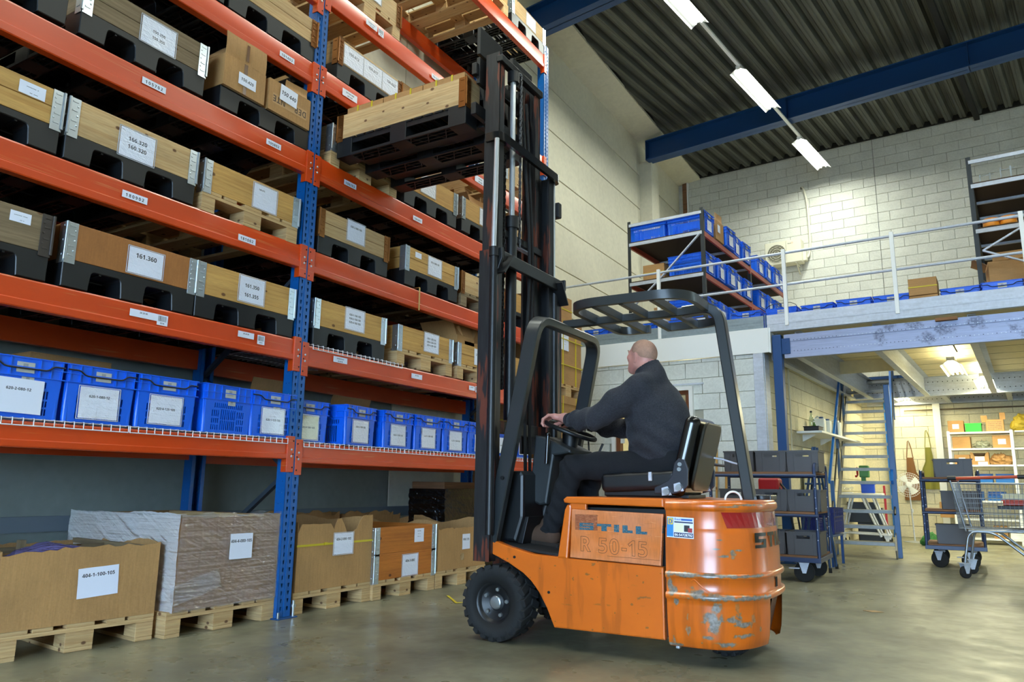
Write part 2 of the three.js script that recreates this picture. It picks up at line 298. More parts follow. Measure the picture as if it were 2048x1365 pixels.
// roof: trapezoidal steel sheets on blue beams, frames turned a little against the wall
{
  const P = 0.25, prof = [], n = 80, x0 = -10;
  for (let i = 0; i < n; i++) { const x = x0 + i * P; prof.push([x, 0], [x + 0.040, 0], [x + 0.048, 0.008], [x + 0.060, 0.008], [x + 0.068, 0], [x + 0.108, 0], [x + 0.138, 0.095], [x + 0.17, 0.095], [x + 0.178, 0.088], [x + 0.192, 0.088], [x + 0.20, 0.095], [x + 0.222, 0.095]); }
  prof.push([x0 + n * P, 0]);
  const pos = [], uv = []; const z0 = 9, z1 = -19;
  for (let i = 0; i < prof.length - 1; i++) {
    const [a, b] = prof[i], [c, d] = prof[i + 1]; // facing down
    const q = [[a, b, z0], [a, b, z1], [c, d, z1], [a, b, z0], [c, d, z1], [c, d, z0]];
    for (const p of q) { pos.push(...p); uv.push(p[0] * 1.0 + p[1], p[2]); }
  }
  const g = new THREE.BufferGeometry(); g.setAttribute('position', new THREE.Float32BufferAttribute(pos, 3)); g.setAttribute('uv', new THREE.Float32BufferAttribute(uv, 2)); g.computeVertexNormals(); g.userData.uvDone = true;
  const ceil = mesh('ceiling', g, M.roof); M.roof.side = THREE.DoubleSide; tag(ceil, null, null, null, 'structure'); ceil.rotation.y = RT; ceil.position.y = 8.13; put(ceil);
  struct('roof_slab', [box(22, 0.2, 30, 1, 8.42, -5)], M.roofTop);
}
// I-section roof beam, local x along it
function roofBeam(i, px, pz, y0, h, w) {
  const L = 15, o = mesh('beam_' + i, [box(L, 0.022, w, L / 2, 0.011, 0), box(L, 0.022, w, L / 2, h - 0.011, 0), box(L, h, 0.014, L / 2, h / 2, 0), box(0.014, h, w, 0, h / 2, 0), ...[2.9, 5.8, 8.7].map((x) => box(0.012, h, w * 0.9, x, h / 2, 0))], M.steelBlue);
  at(o, [px, y0, pz], RT); tag(o, null, null, null, 'structure'); return put(o);
}
roofBeam(1, -5.0, -14.0, 7.55, 0.44, 0.24);
roofBeam(2, -5.0, -8.93, 7.55, 0.44, 0.24);
roofBeam(3, -5.0, -2.2, 7.55, 0.44, 0.24);
{ // dark purlin running with the sheets, ending on little timber pads over the rear wall
  const o = mesh('beam_4', [box(0.09, 0.10, 13)], M.roofTop); at(o, [0.15, 8.08, -11.0], RT); tag(o, null, null, null, 'structure'); put(o);
}

// fluorescent battens: one row over the aisle, one further right
function hallLamp(x, z, label, y = 7.4) {
  const o = thing('ceiling_lamp', label, 'lamp', [x, y, z], RT, 'twin tube hall lamps');
  part('housing', [rbox(0.075, 0.05, 1.56, 0, 0.075, 0, 0.006), rbox(0.05, 0.03, 0.02, 0, 0.05, 0.765, 0.004), rbox(0.05, 0.03, 0.02, 0, 0.05, -0.765, 0.004)], M.lampHousing, o);
  const wing = (s) => ext([[s * 0.02, 0.052], [s * 0.135, -0.02], [s * 0.139, -0.017], [s * 0.02, 0.057]], 1.56).translate(0, 0, -0.78);
  part('reflector', [wing(1)], M.lampHousing, o); part('reflector', [wing(-1)], M.lampHousing, o);
  for (const s of [-1, 1]) part('tube', [bar([s * 0.045, 0.012, -0.74], [s * 0.045, 0.012, 0.74], 0.013, 10)], M.tube, o);
  const l = new THREE.RectAreaLight(LAMP_COLOR, LAMP_GAIN, 0.14, 1.48); l.name = 'lamp_light'; l.position.set(0, -0.004, 0); l.rotation.x = -Math.PI / 2; o.add(l);
  return o;
}
const rowDir = [0.132, -1.0];
const LN = ['lamp of the long row close to the rear block wall, below the blue beam', 'lamp of the long row in front of the blue roof beam, brightest and whole', 'lamp of the long row cut off by the top of the picture', 'lamp of the long row over the middle of the tall rack', 'lamp of the long row over the near end of the rack', 'lamp of the long row behind the camera near the loading door'];
for (let i = 0; i < 6; i++) hallLamp(-1.94 - 0.132 * 3.03 * i, -14.93 + 3.03 * i, LN[i]);
{ // conduit joining the lamps of the row
  const a = [-1.94, 7.5, -14.93], b = [-3.94, 7.5, 0.2];
  tag(put(mesh('lamp_rail', [flat(a, b, 0.05, 0.03, [1, 0, 0])], M.lampHousing)), 'white mounting rail running from lamp to lamp under the steel roof', 'rail');
}
for (let i = 2; i < 5; i++) hallLamp(3.5 - 0.132 * 3.03 * i + 0.0, -14.0 + 3.03 * i + 0.6, 'ceiling lamp of the second row beyond the right edge, ' + ['first', 'second', 'third', 'fourth', 'fifth'][i] + ' from the rear wall');

// ───────────────────────── mezzanine ─────────────────────────
const DECK = 2.88;
function mzStruct(name, geos, mat) { const m = mesh(name, geos, mat); at(m, [MZ[0], 0, MZ[1]], -DY); tag(m, null, null, null, 'structure'); return put(m); }
// (local frame of the mezzanine: x = u along the edge, z = -w into the depth)
const UW = -3.17, UE = 8.5, WB = 6.85;
const plank = std({ map: T.concrete, color: 0xfff6dc, roughness: 0.6 });
{
  const deck = mzStruct('mezzanine_floor', [box(UE - UW, 0.036, 2.8, (UW + UE) / 2, DECK - 0.018, -1.45), box(0.15 - UW, 0.036, 2.5, (UW + 0.15) / 2, DECK - 0.018, -4.1), box(UE - 1.15, 0.036, 2.5, (1.15 + UE) / 2, DECK - 0.018, -4.1), box(UE - UW, 0.036, WB - 5.35, (UW + UE) / 2, DECK - 0.018, -(5.35 + WB) / 2)], plank);
  for (let w = 0.7; w < 6.5; w += 0.62) for (const [a, b] of (w > 2.8 && w < 5.3 ? [[1.2, 4.6]] : [[0.2, 4.6]])) part('joint_batten', [box(b - a, 0.003, 0.006, (a + b) / 2, DECK - 0.037, -w)], M.concreteDark, deck);
}
// fascia: two galvanised channels, folded profile
const chan = (h, d, t, lip) => [[0, 0], [0, h], [-d, h], [-d, h - lip], [-d + t, h - lip], [-d + t, h - t], [-t, h - t], [-t, h * 0.62], [-t - 0.006, h * 0.6], [-t - 0.006, h * 0.4], [-t, h * 0.38], [-t, t], [-d + t, t], [-d + t, lip], [-d, lip], [-d, 0]];
const chanX = (len, h, d, lip = 0.015) => ext(chan(h, d, 0.003, lip), len).rotateY(Math.PI / 2);       // runs along +x, face at z = 0 looking to +z
{
  const f = (name, u0, u1, y, h, mat) => mzStruct(name, [ext([[0, 0], [0, h * 0.36], [0.004, h * 0.40], [0.004, h * 0.62], [0, h * 0.66], [0, h], [-0.06, h], [-0.06, h - 0.004], [-0.004, h - 0.004], [-0.004, 0.004], [-0.06, 0.004], [-0.06, 0]], u1 - u0).rotateY(-Math.PI / 2).scale(-1, 1, 1).translate(u0, y, 0)], mat);
  // simple and safe: rounded plates with a folded rib
  void f;
}
mzStruct('fascia_1', [rbox(3.15, 0.215, 0.004, -1.6, 2.955, 0, 0.002), box(3.15, 0.004, 0.07, -1.6, 3.063, -0.035), box(3.15, 0.02, 0.005, -1.6, 2.99, 0.002), rbox(0.03, 0.23, 0.01, 0.0, 2.96, -0.01, 0.002)], std({ map: T.galv, roughness: 0.5, metalness: 0.4, color: 0xb9c4c0 }));
mzStruct('fascia_2', [rbox(8.45, 0.215, 0.004, 4.24, 2.955, 0, 0.002), box(8.45, 0.004, 0.07, 4.24, 3.063, -0.035), box(8.45, 0.05, 0.006, 4.24, 2.965, 0.002), box(8.45, 0.004, 0.07, 4.24, 2.848, -0.035)], M.galvMatt);
mzStruct('fascia_strip', [box(0.02, 0.36, 0.02, 0.005, 2.9, -0.012)], M.steelBlue);
// deep sigma beam with bolt rows and scorched patches
{
  const stain = tex(1536, 128, (u, v) => { // along 4.2 m x 0.3 m
    const x = u * 4.2, y = v * 0.3; let s = 0;
    for (const [cx, cy, rx, ry] of [[1.30, 0.17, 0.06, 0.10], [1.42, 0.27, 0.09, 0.05], [1.68, 0.27, 0.10, 0.05], [1.80, 0.10, 0.10, 0.07], [1.95, 0.19, 0.12, 0.06], [2.28, 0.24, 0.10, 0.09], [2.62, 0.13, 0.07, 0.05], [2.75, 0.05, 0.10, 0.05], [3.05, 0.22, 0.12, 0.10], [3.35, 0.16, 0.08, 0.08], [3.7, 0.2, 0.12, 0.06]]) s = Math.max(s, smooth(1.25, 0.3, Math.hypot((x - cx) / rx, (y - cy) / ry) + 1.6 * (fbm(u, v, 120, 10, 4, 301) - 0.5)));
    s *= 0.35 + 0.65 * smooth(0.35, 0.6, fbm(u, v, 300, 24, 3, 311)); const k = 0.92 + 0.12 * (fbm(u, v, 30, 40, 3, 305) - 0.5);
    return [mix(172 * k, 92, s * 0.75), mix(182 * k, 98, s * 0.75), mix(214 * k, 118, s * 0.75)];
  }, [4.2, 0.3]); stain.offset.set(0, -2.5 / 0.3);
  const m = std({ map: stain, roughness: 0.5, metalness: 0.35 });
  const L = 8.3, b = mzStruct('beam_front', [box(L, 0.003, 0.075, 0.2 + L / 2, 2.798, -0.085), rbox(L, 0.09, 0.004, 0.2 + L / 2, 2.755, -0.05, 0.001), rbox(L, 0.09, 0.004, 0.2 + L / 2, 2.545, -0.05, 0.001), rbox(L, 0.13, 0.004, 0.2 + L / 2, 2.65, -0.062, 0.001), box(L, 0.004, 0.075, 0.2 + L / 2, 2.502, -0.085), box(L, 0.03, 0.003, 0.2 + L / 2, 2.515, -0.122), box(L, 0.004, 0.014, 0.2 + L / 2, 2.712, -0.056), box(L, 0.004, 0.014, 0.2 + L / 2, 2.588, -0.056)], m);
  const dark = [], bright = [];
  for (let i = 0; i < 62; i++) { const u = 0.32 + i * 0.042; const lit = (i > 12 && i < 24) || (i > 30 && i % 3); for (const y of [2.722, 2.583]) (lit ? bright : dark).push(new THREE.CylinderGeometry(lit ? 0.0055 : 0.0045, 0.0045, 0.006, 8).rotateX(Math.PI / 2).translate(u, y, -0.048)); }
  part('bolt_holes', dark, M.hole, b); part('bolt_heads', bright, M.galvBright, b);
  const t = thing('wood_batten', 'short rough brown timber stuck between deck fascia and galvanised beam', 'timber', mz(2.0, 2.79, -0.0), -DY);
  part('batten', [grainy(rbox(0.22, 0.035, 0.06, 0, 0.0, -0.02, 0.004), 'x')], M.board, t);
}
// joists and cross beams under the deck
{
  const cz = (u, w0, w1, i) => mzStruct('joist_' + i, [box(0.004, 0.34, w1 - w0, u, 2.67, -(w0 + w1) / 2), box(0.08, 0.004, w1 - w0, u + 0.04, 2.502, -(w0 + w1) / 2), box(0.08, 0.004, w1 - w0, u + 0.04, 2.838, -(w0 + w1) / 2), box(0.004, 0.02, w1 - w0, u + 0.078, 2.512, -(w0 + w1) / 2)], M.galvMatt);
  [0.02, 0.32, 1.22, 2.2, 3.2, 4.2].forEach((u, i) => cz(u, 0.13, 5.3, i + 1));
  [1.45, 2.4, 3.4].forEach((u, i) => cz(u, 5.42, 6.7, i + 7));
  const cross = (w, i) => { const b = mzStruct('beam_cross_' + i, [box(5.5, 0.33, 0.005, 2.8, 2.672, -w), box(5.5, 0.005, 0.08, 2.8, 2.502, -w + 0.04), box(5.5, 0.005, 0.08, 2.8, 2.838, -w + 0.04), box(5.5, 0.02, 0.005, 2.8, 2.512, -w + 0.08)], M.galvMatt); const h = []; for (let u = 0.3; u < 4; u += 0.075) for (const y of [2.60, 2.75]) h.push(new THREE.CylinderGeometry(0.008, 0.008, 0.008, 8).rotateX(Math.PI / 2).translate(u, y, -w + 0.002)); part('bolt_holes', h, M.hole, b); };
  cross(5.36, 1); cross(6.75, 2);
  mzStruct('beam_stair_head', [box(1.1, 0.05, 0.05, 0.65, 2.87, -5.28)], M.steelBlue);
  mzStruct('beam_trimmer', [box(1.0, 0.2, 0.01, 0.66, 2.74, -2.82)], plank);
}
// front wall below the deck: white boards, pale blocks, door
const DU0 = -2.19, DU1 = -0.99;     // door opening (between frames)
blockWall('wall_store_front', [MZ[0], 0, MZ[1]], -DY, UW, -0.18, 0, 2.58, 0.46, 0.2105, (u, y) => u > DU0 - 0.02 && u < DU1 + 0.02 && y < 2.2, null, 300, M.blockCoolLit, [DU0, DU1, 2.2]);
mzStruct('trim_6', [rbox(3.22, 0.32, 0.02, -1.58, 2.74, 0.015, 0.003), box(0.02, 0.32, 0.14, 0.04, 2.74, -0.06)], M.whiteWood);
mzStruct('trim_7', [rbox(0.125, 2.58, 0.05, -0.115, 1.29, 0.0, 0.004), box(0.01, 2.58, 0.2, -0.05, 1.29, -0.12)], std({ map: T.galv, roughness: 0.4, metalness: 0.15, color: 0xffffff }));
{
  const d = mzStruct('door_1', [box(0.05, 2.18, 0.12, DU0 + 0.025, 1.09, 0.0), box(0.05, 2.18, 0.12, DU1 - 0.025, 1.09, 0.0), box(DU1 - DU0, 0.05, 0.12, (DU0 + DU1) / 2, 2.185, 0.0)], M.whiteWood);
  part('door_lining', [grainy(box(0.06, 2.13, 0.10, DU0 + 0.08, 1.065, -0.03), 'y'), grainy(box(0.06, 2.13, 0.10, DU1 - 0.08, 1.065, -0.03), 'y'), grainy(box(DU1 - DU0 - 0.1, 0.05, 0.10, (DU0 + DU1) / 2, 2.135, -0.03), 'x')], std({ map: T.wood2, color: 0xd9b48c, roughness: 0.5 }), d);
  part('lintel_plate', [box(0.5, 0.02, 0.02, -1.1, 2.245, 0.01)], M.galvMatt, d);
}
// inner wall of the passage, the store room behind it
blockWall('wall_passage', [MZ[0] - 0.06, 0, MZ[1] + 0.0], -DY + Math.PI / 2, 0.05, WB, 0, 2.84, 0.46, 0.2105, null, null, 300, M.blockWarmLit);
mzStruct('wall_store_back', [box(0.06, 2.84, WB, -0.45, 1.42, -WB / 2 - 0.05)], M.block);
mzStruct('column_1', [rbox(0.11, 2.80, 0.11, 0.12, 1.40, -0.055, 0.008), rbox(0.11, 0.2, 0.012, 0.22, 2.65, -0.04, 0.003), ...[2.6, 2.7].map((y) => new THREE.CylinderGeometry(0.008, 0.008, 0.012, 8).rotateX(Math.PI / 2).translate(0.225, y, -0.03)), rbox(0.2, 0.015, 0.2, 0.12, 0.008, -0.055, 0.003)], M.steelBlue);
mzStruct('column_2', [rbox(0.12, 2.84, 0.04, 0.42, 1.42, -6.62, 0.004)], std({ color: 0x0d63b5, roughness: 0.4 }));
mzStruct('column_3', [rbox(0.12, 2.5, 0.06, 1.25, 1.25, -6.7, 0.004)], M.whiteWood);
// guard rail along the edge
{
  const t = thing('guard_rail', 'white posts with two grey tube rails along the edge of the mezzanine', 'railing', [MZ[0], 0, MZ[1]], -DY);
  for (const u of [-3.12, -1.45, 0.265, 1.52, 2.8, 4.1, 5.4]) part('post', [rbox(0.044, 1.0, 0.012, u, 3.405, 0.012, 0.002), rbox(0.012, 1.0, 0.03, u + 0.016, 3.405, -0.008, 0.002)], M.white, t);
  part('top_rail', [bar([-3.14, 3.865, -0.03], [6, 3.865, -0.03], 0.0175, 12)], M.galvMatt, t);
  part('lower_rail', [bar([-1.45, 3.447, -0.03], [6, 3.447, -0.03], 0.0165, 12)], M.galvMatt, t);
}
// lamps below the deck
function lowLamp(u, w, label, k = 1) {
  const o = thing('deck_lamp', label, 'lamp', mz(u, 2.60, w), -DY, 'lamps under the mezzanine');
  part('housing', [rbox(0.1, 0.05, 1.26, 0, 0.055, 0, 0.006), bar([0, 0.08, 0.5], [0, 0.245, 0.5], 0.004, 6), bar([0, 0.08, -0.5], [0, 0.245, -0.5], 0.004, 6)], M.lampHousing, o);
  const wing = (s) => ext([[s * 0.03, 0.032], [s * 0.13, -0.035], [s * 0.134, -0.032], [s * 0.03, 0.037]], 1.26).translate(0, 0, -0.63);
  part('reflector', [wing(1)], M.lampHousing, o); part('reflector', [wing(-1)], M.lampHousing, o);
  for (const x of [-0.06, 0, 0.06]) part('tube', [bar([x, 0.0, -0.6], [x, 0.0, 0.6], 0.013, 10)], M.lowTube, o);
  const l = new THREE.RectAreaLight(LOW_COLOR, LOW_GAIN * k, 0.18, 1.2); l.name = 'deck_lamp_light'; l.position.set(0, -0.018, 0); l.rotation.x = -Math.PI / 2; o.add(l);
  part('added_glow_strip', [box(0.07, 0.004, 1.2, 0, 0.0825, 0)], M.lowTube, o);  // glow strip and upward light added to brighten the deck underside
  const u_ = new THREE.RectAreaLight(LOW_COLOR, LOW_GAIN * k * 0.4, 0.07, 1.2); u_.name = 'added_deck_uplight'; u_.position.set(0, 0.088, 0); u_.rotation.x = Math.PI / 2; o.add(u_);
}
lowLamp(1.86, 2.75, 'glowing white tube lamp under the deck, the nearer of the two beside the stairs');
lowLamp(2.15, 4.62, 'glowing white tube lamp under the deck, the further of the two by the cross beam');
lowLamp(0.75, 6.05, 'glowing tube lamp seen between the treads high behind the stairs', 0.4);
lowLamp(4.6, 3.2, 'tube lamp under the mezzanine deck beyond the right edge of the picture');
lowLamp(-1.7, 2.2, 'tube lamp in the store room seen through the door behind the driver');
tag(put(mesh('cable_conduit', [new THREE.TubeGeometry(new THREE.CatmullRomCurve3(bent([mz(1.3, 2.8, 0.5), mz(1.75, 2.82, 0.75), mz(1.92, 2.82, 0.9), mz(1.95, 2.74, 2.1)], 0.12), false, 'catmullrom', 0), 40, 0.011, 8)], M.concreteDark)), 'dark cable conduit bending over the deck underside to the nearer lamp', 'conduit');
tag(put(mesh('wall_pipe', [bar(bw(4.35, 2.39, 0.05), bw(7.2, 2.39, 0.05), 0.014, 8)], std({ color: 0x5d4f3a, roughness: 0.6 }))), 'thin brown pipe running high along the rear wall below the deck', 'pipe');
tag(put(mesh('wall_conduit', [bar(mz(-0.03, 2.52, 1.1), mz(-0.03, 2.52, 6.6), 0.013, 8), bar(mz(-0.03, 2.52, 1.1), mz(-0.03, 1.2, 1.05), 0.012, 8)], std({ color: 0xcfcab0, roughness: 0.6 }))), 'pale cable duct running along the passage wall under the deck', 'conduit');

// ───────────────────────── printed labels ─────────────────────────
const atlas = document.createElement('canvas'); atlas.width = atlas.height = 2048;
const ctx = atlas.getContext('2d'); ctx.fillStyle = '#e6e9f4'; ctx.fillRect(0, 0, 2048, 2048);
let cell_ = 0;
const CW = 256, CH = 128;
// draws into the next cell; w, h in metres give the aspect; draw(c, W, H) works on a W x H canvas
function print(w, h, draw, bg = '#e3e7f4') {
  const i = cell_++, cx = (i % 8) * CW, cy = Math.floor(i / 8) * CH, W = 512, H = Math.round(512 * h / w);
  ctx.save(); ctx.translate(cx, cy); ctx.scale(CW / W, CH / H); ctx.beginPath(); ctx.rect(0, 0, W, H); ctx.clip(); ctx.fillStyle = bg; ctx.fillRect(0, 0, W, H); draw(ctx, W, H); ctx.restore();
  return [(cx + 2) / 2048, 1 - (cy + CH - 2) / 2048, (cx + CW - 2) / 2048, 1 - (cy + 2) / 2048];
}
function sheetGeo(w, h, uv, bend = 0.0015, nx = 5, ny = 4) {
  const g = new THREE.PlaneGeometry(w, h, nx, ny), p = g.attributes.position, t = g.attributes.uv;
  for (let i = 0; i < p.count; i++) { p.setZ(i, rnd(0, bend)); t.setXY(i, mix(uv[0], uv[2], t.getX(i)), mix(uv[1], uv[3], t.getY(i))); }
  g.computeVertexNormals(); const f = g.toNonIndexed(); f.userData.uvDone = true; return f;
}
const atlasTex = new THREE.CanvasTexture(atlas); atlasTex.colorSpace = THREE.SRGBColorSpace; atlasTex.magFilter = THREE.LinearFilter;
M.print = std({ map: atlasTex, roughness: 0.55, side: THREE.DoubleSide });
M.printGloss = phys({ map: atlasTex, roughness: 0.45, clearcoat: 0.9, clearcoatRoughness: 0.12, bumpMap: T.wrap, bumpScale: 0.004, side: THREE.DoubleSide });
{ const q = T.wrap.clone(); q.repeat.set(9, 9); q.needsUpdate = true; M.printGloss.bumpMap = q; }
const lines = (L, o = {}) => (c, W, H) => {
  c.fillStyle = o.ink || '#1a1c24'; c.textAlign = 'center'; c.textBaseline = 'middle';
  const s = (o.size || 0.2) * H; c.font = (o.weight || 'bold ') + s + 'px ' + (o.font || 'sans-serif');
  L.forEach((t, i) => { const y = H * (o.top ?? 0.32) + i * s * (o.lead || 1.35); if (o.spaced) { const n = t.length; for (let k = 0; k < n; k++) c.fillText(t[k], W * (0.12 + 0.76 * (k + 0.5) / n), y); } else c.fillText(t, W * (o.x ?? 0.5), y, W * 0.92); });
};
const hand = (t) => (c, W, H) => { c.save(); c.translate(W * 0.5, H * 0.5); c.rotate(0.03); c.transform(1, 0, -0.12, 1, 0, 0); c.fillStyle = '#10121a'; c.textAlign = 'center'; c.textBaseline = 'middle'; c.font = 'bold ' + H * 0.34 + 'px sans-serif'; c.fillText(t, 0, 0, W * 0.85); c.restore(); };
const barcode = (text) => (c, W, H) => { c.fillStyle = '#15161c'; for (let x = 0.12, k = 0; x < 0.88; k++) { const w = 0.012 + 0.03 * hash2(k, 3, text.length); if (k % 2 === 0) c.fillRect(x * W, H * 0.12, w * W, H * 0.5); x += w; } c.font = 'bold ' + H * 0.2 + 'px sans-serif'; c.textAlign = 'center'; c.fillText(text, W / 2, H * 0.86); };
function sheet(parent, w, h, x, y, z, draw, o = {}) { // a sheet of paper facing +z of its thing, in a clear sleeve if asked
  const m = part(o.name || 'label_sheet', [sheetGeo(w, h, print(w, h, draw, o.bg), o.bend)], o.sleeve ? M.printGloss : M.print, parent);
  m.position.set(x, y, z + 0.002); m.rotation.z = o.tilt || 0;
  if (o.sleeve) part('sleeve_edge', [box(w * 1.07, 0.004, 0.0015, 0, h * 0.53, 0.0005), box(w * 1.07, 0.004, 0.0015, 0, -h * 0.53, 0.0005), box(0.004, h * 1.06, 0.0015, w * 0.533, 0, 0.0005), box(0.004, h * 1.06, 0.0015, -w * 0.533, 0, 0.0005)], M.sleeve, m);
  return m;
}

// ───────────────────────── pallet rack ─────────────────────────
const RX = -3.946;
const rack = thing('pallet_rack', 'tall pallet rack with blue perforated uprights and orange beams along the left wall', 'rack', [RX, 0, 0]);
const LEVEL = { left: [[1.045, 0.128], [1.733, 0.15], [2.407, 0.165], [3.128, 0.178], [3.85, 0.17], [4.52, 0.17]], right: [[1.022, 0.138], [1.708, 0.15], [2.4, 0.168], [3.12, 0.185], [3.86, 0.17], [4.59, 0.17], [5.925, 0.18]] };
const POSTS = [-0.03, -3.735, -7.44];
{
  const H = 6.25;
  const face = (() => { const s = shapeOf([[-0.06, 0], [0.06, 0], [0.06, H], [-0.06, H]]); for (let y = 0.06; y < H - 0.05; y += 0.05) for (const x of [-0.03, 0.028]) { const h = new THREE.Path(); h.moveTo(x - 0.008, y + 0.008); h.lineTo(x - 0.0065, y + 0.014); h.lineTo(x + 0.0065, y + 0.014); h.lineTo(x + 0.008, y + 0.008); h.lineTo(x + 0.0035, y - 0.012); h.lineTo(x - 0.0035, y - 0.012); h.closePath(); s.holes.push(h); } return ext(s, 0.003).rotateY(Math.PI / 2).translate(-0.003, 0, 0); })();
  const side = (z) => { const s = shapeOf([[-0.09, 0], [0, 0], [0, H], [-0.09, H]]); for (let y = 0.07; y < H - 0.05; y += 0.075) for (const x of [-0.058, -0.03]) { const h = new THREE.Path(); h.absarc(x, y, 0.0045, 0, Math.PI * 2, true); s.holes.push(h); } return ext(s, 0.003, 0, 1, 2).translate(0, 0, z); };
  const post = (x, z, flip) => {
    const g = [face.clone(), box(0.012, H, 0.014, -0.001, H / 2, 0), side(0.057), side(-0.06), box(0.003, H, 0.03, -0.089, H / 2, 0.045), box(0.003, H, 0.03, -0.089, H / 2, -0.045)];
    g.forEach((q) => { if (flip) q.rotateY(Math.PI); q.translate(x, 0, z); }); return g;
  };
  for (const z of POSTS) {
    const u = part('upright', post(0, z, false), M.blue, rack); const b = part('upright', post(-1.09, z, true), M.blue, rack); void b;
    part('foot_plate', [rbox(0.16, 0.008, 0.17, -0.035, 0.004, z, 0.002)], M.steelBlue, u);
    part('floor_anchor', [bar([0.03, 0.0, z - 0.055], [0.03, 0.11, z - 0.055], 0.009, 10), new THREE.CylinderGeometry(0.017, 0.017, 0.016, 6).translate(0.03, 0.075, z - 0.055), bar([0.025, 0, z + 0.07], [0.025, 0.045, z + 0.07], 0.008, 8)], M.galvBright, u);
    for (let k = 0, y = 0.25; y < 5.9; k++, y += 0.72) part('brace', [flat([k % 2 ? -0.06 : -1.03, y, z], [k % 2 ? -1.03 : -0.06, y + 0.70, z], 0.035, 0.03, [0, 0, 1])], std({ color: 0x3b4650, roughness: 0.5, metalness: 0.4 }), rack);
    part('brace', [flat([-0.06, 0.22, z], [-1.03, 0.22, z], 0.035, 0.03, [0, 0, 1])], M.steelBlue, rack);
  }
}
function beamGeo(h, L, sag) { // profile in x(depth), y; along z from 0 to -L
  const s = shapeOf([[0, 0.0], [0.004, 0.006], [0.004, h * 0.26], [-0.003, h * 0.30], [-0.003, h * 0.94], [-0.008, h], [-0.05, h], [-0.05, 0]]);
  const g = new THREE.ExtrudeGeometry(s, { depth: L, steps: 16, bevelEnabled: false }).translate(0, 0, -L), p = g.attributes.position;
  for (let i = 0; i < p.count; i++) { const t = (p.getZ(i) + L / 2) / (L / 2); p.setY(i, p.getY(i) - sag * (1 - t * t)); if (p.getX(i) > -0.004) p.setX(i, p.getX(i) + 0.006 * sag * 40 * (1 - t * t) * 0.3); }
  g.computeVertexNormals(); return toCreasedNormals(g, 0.5);
}
const bolt = (x, y, z, r = 0.008) => new THREE.SphereGeometry(r, 8, 6).scale(0.6, 1, 1).translate(x, y, z);
function rackBeam(z0, z1, y, h, sag, prints, dark) {
  const L = z0 - z1, b = part('beam', [grainy(beamGeo(h, L, sag).translate(0, y, z0), 'z')], M.orange, rack);
  for (const [z, s] of [[z0, 1], [z1, -1]]) {
    part('connector', [rbox(0.006, 0.245, 0.062, 0.007, y + h * 0.5 - 0.03, z + s * 0.022, 0.003), rbox(0.05, 0.245, 0.006, -0.02, y + h * 0.5 - 0.03, z - s * 0.008, 0.002)], M.orange, b);
    parts('bolt', [bolt(0.012, y + h * 0.5, z + s * 0.026), bolt(0.012, y + h * 0.5 - 0.045, z + s * 0.026)], M.galvBright, b);
    part('bolt_holes', [0.07, -0.02, -0.11].map((d) => new THREE.CylinderGeometry(0.006, 0.006, 0.004, 8).rotateZ(Math.PI / 2).translate(0.0095, y + h * 0.5 + d - 0.01, z + s * 0.04)), M.hole, b);
  }
  const back = part('beam', [beamGeo(h, L, sag).rotateY(Math.PI).translate(-1.09, y, z1)], M.orange, rack); void back;
  for (const [z, w, hh, dy, draw, bg] of prints || []) { const m = part('label_sheet', [sheetGeo(w, hh, print(w, hh, draw, bg), 0.0005, 1, 1)], M.print, b); const t = (z - (z0 + z1) / 2) / (L / 2); m.position.set(0.003 + 0.003, y + h * dy - sag * (1 - t * t), z); m.rotation.y = Math.PI / 2; }
  return b;
}
const code = (t) => lines([t], { size: 0.62, top: 0.54, spaced: true, weight: 'bold ' }), small = (t) => lines(t, { size: 0.3, top: 0.34, weight: 'bold ' });
const LW = 0.155, LH = 0.042;
rackBeam(-0.09, -3.675, ...LEVEL.left[0], 0.003);
rackBeam(-0.09, -3.675, ...LEVEL.left[1], 0.004, [[-2.52, 0.17, 0.042, 0.62, small(['20 20 00'])], [-2.64, 0.07, 0.062, 0.55, barcode('SZ34')], [-3.245, 0.13, 0.04, 0.68, small(['20 20 00'])], [-3.37, 0.062, 0.062, 0.6, barcode('SZ33')]]);
rackBeam(-0.09, -3.675, ...LEVEL.left[2], 0.010, [[-2.39, LW, LH, 0.55, code('180902')], [-3.19, LW * 0.92, LH, 0.42, code('181002')]]);
rackBeam(-0.09, -3.675, ...LEVEL.left[3], 0.026, [[-2.43, LW, LH, 0.60, code('105702')], [-3.35, LW * 0.85, LH, 0.56, code('105802')]]);
rackBeam(-0.09, -3.675, ...LEVEL.left[4], 0.010, [[-3.41, LW * 0.9, LH, 0.45, code('101403')]]);
rackBeam(-0.09, -3.675, ...LEVEL.left[5], 0.004);
rackBeam(-3.795, -7.38, ...LEVEL.right[0], 0.004);
rackBeam(-3.795, -7.38, ...LEVEL.right[1], 0.006, [[-4.13, 0.15, 0.045, 0.62, small(['OVERSTOCK', '20 20 00'])], [-5.07, 0.15, 0.042, 0.62, small(['20 20 00'])], [-5.93, 0.1, 0.042, 0.62, small(['20 20 01'])], [-6.02, 0.06, 0.06, 0.6, barcode('SZ36')]]);
rackBeam(-3.795, -7.38, ...LEVEL.right[2], 0.008);
rackBeam(-3.795, -7.38, ...LEVEL.right[3], 0.018, [[-4.13, LW * 0.9, LH, 0.5, code('106303')], [-5.0, LW * 0.85, LH, 0.5, code('106603')], [-6.15, LW * 0.8, LH, 0.5, code('107003')]]);
rackBeam(-3.795, -7.38, ...LEVEL.right[4], 0.010, [[-4.07, 0.17, 0.06, 0.5, small(['101104 000', '101104'])], [-6.0, 0.2, 0.07, 0.5, small(['101203', '101204'])]]);
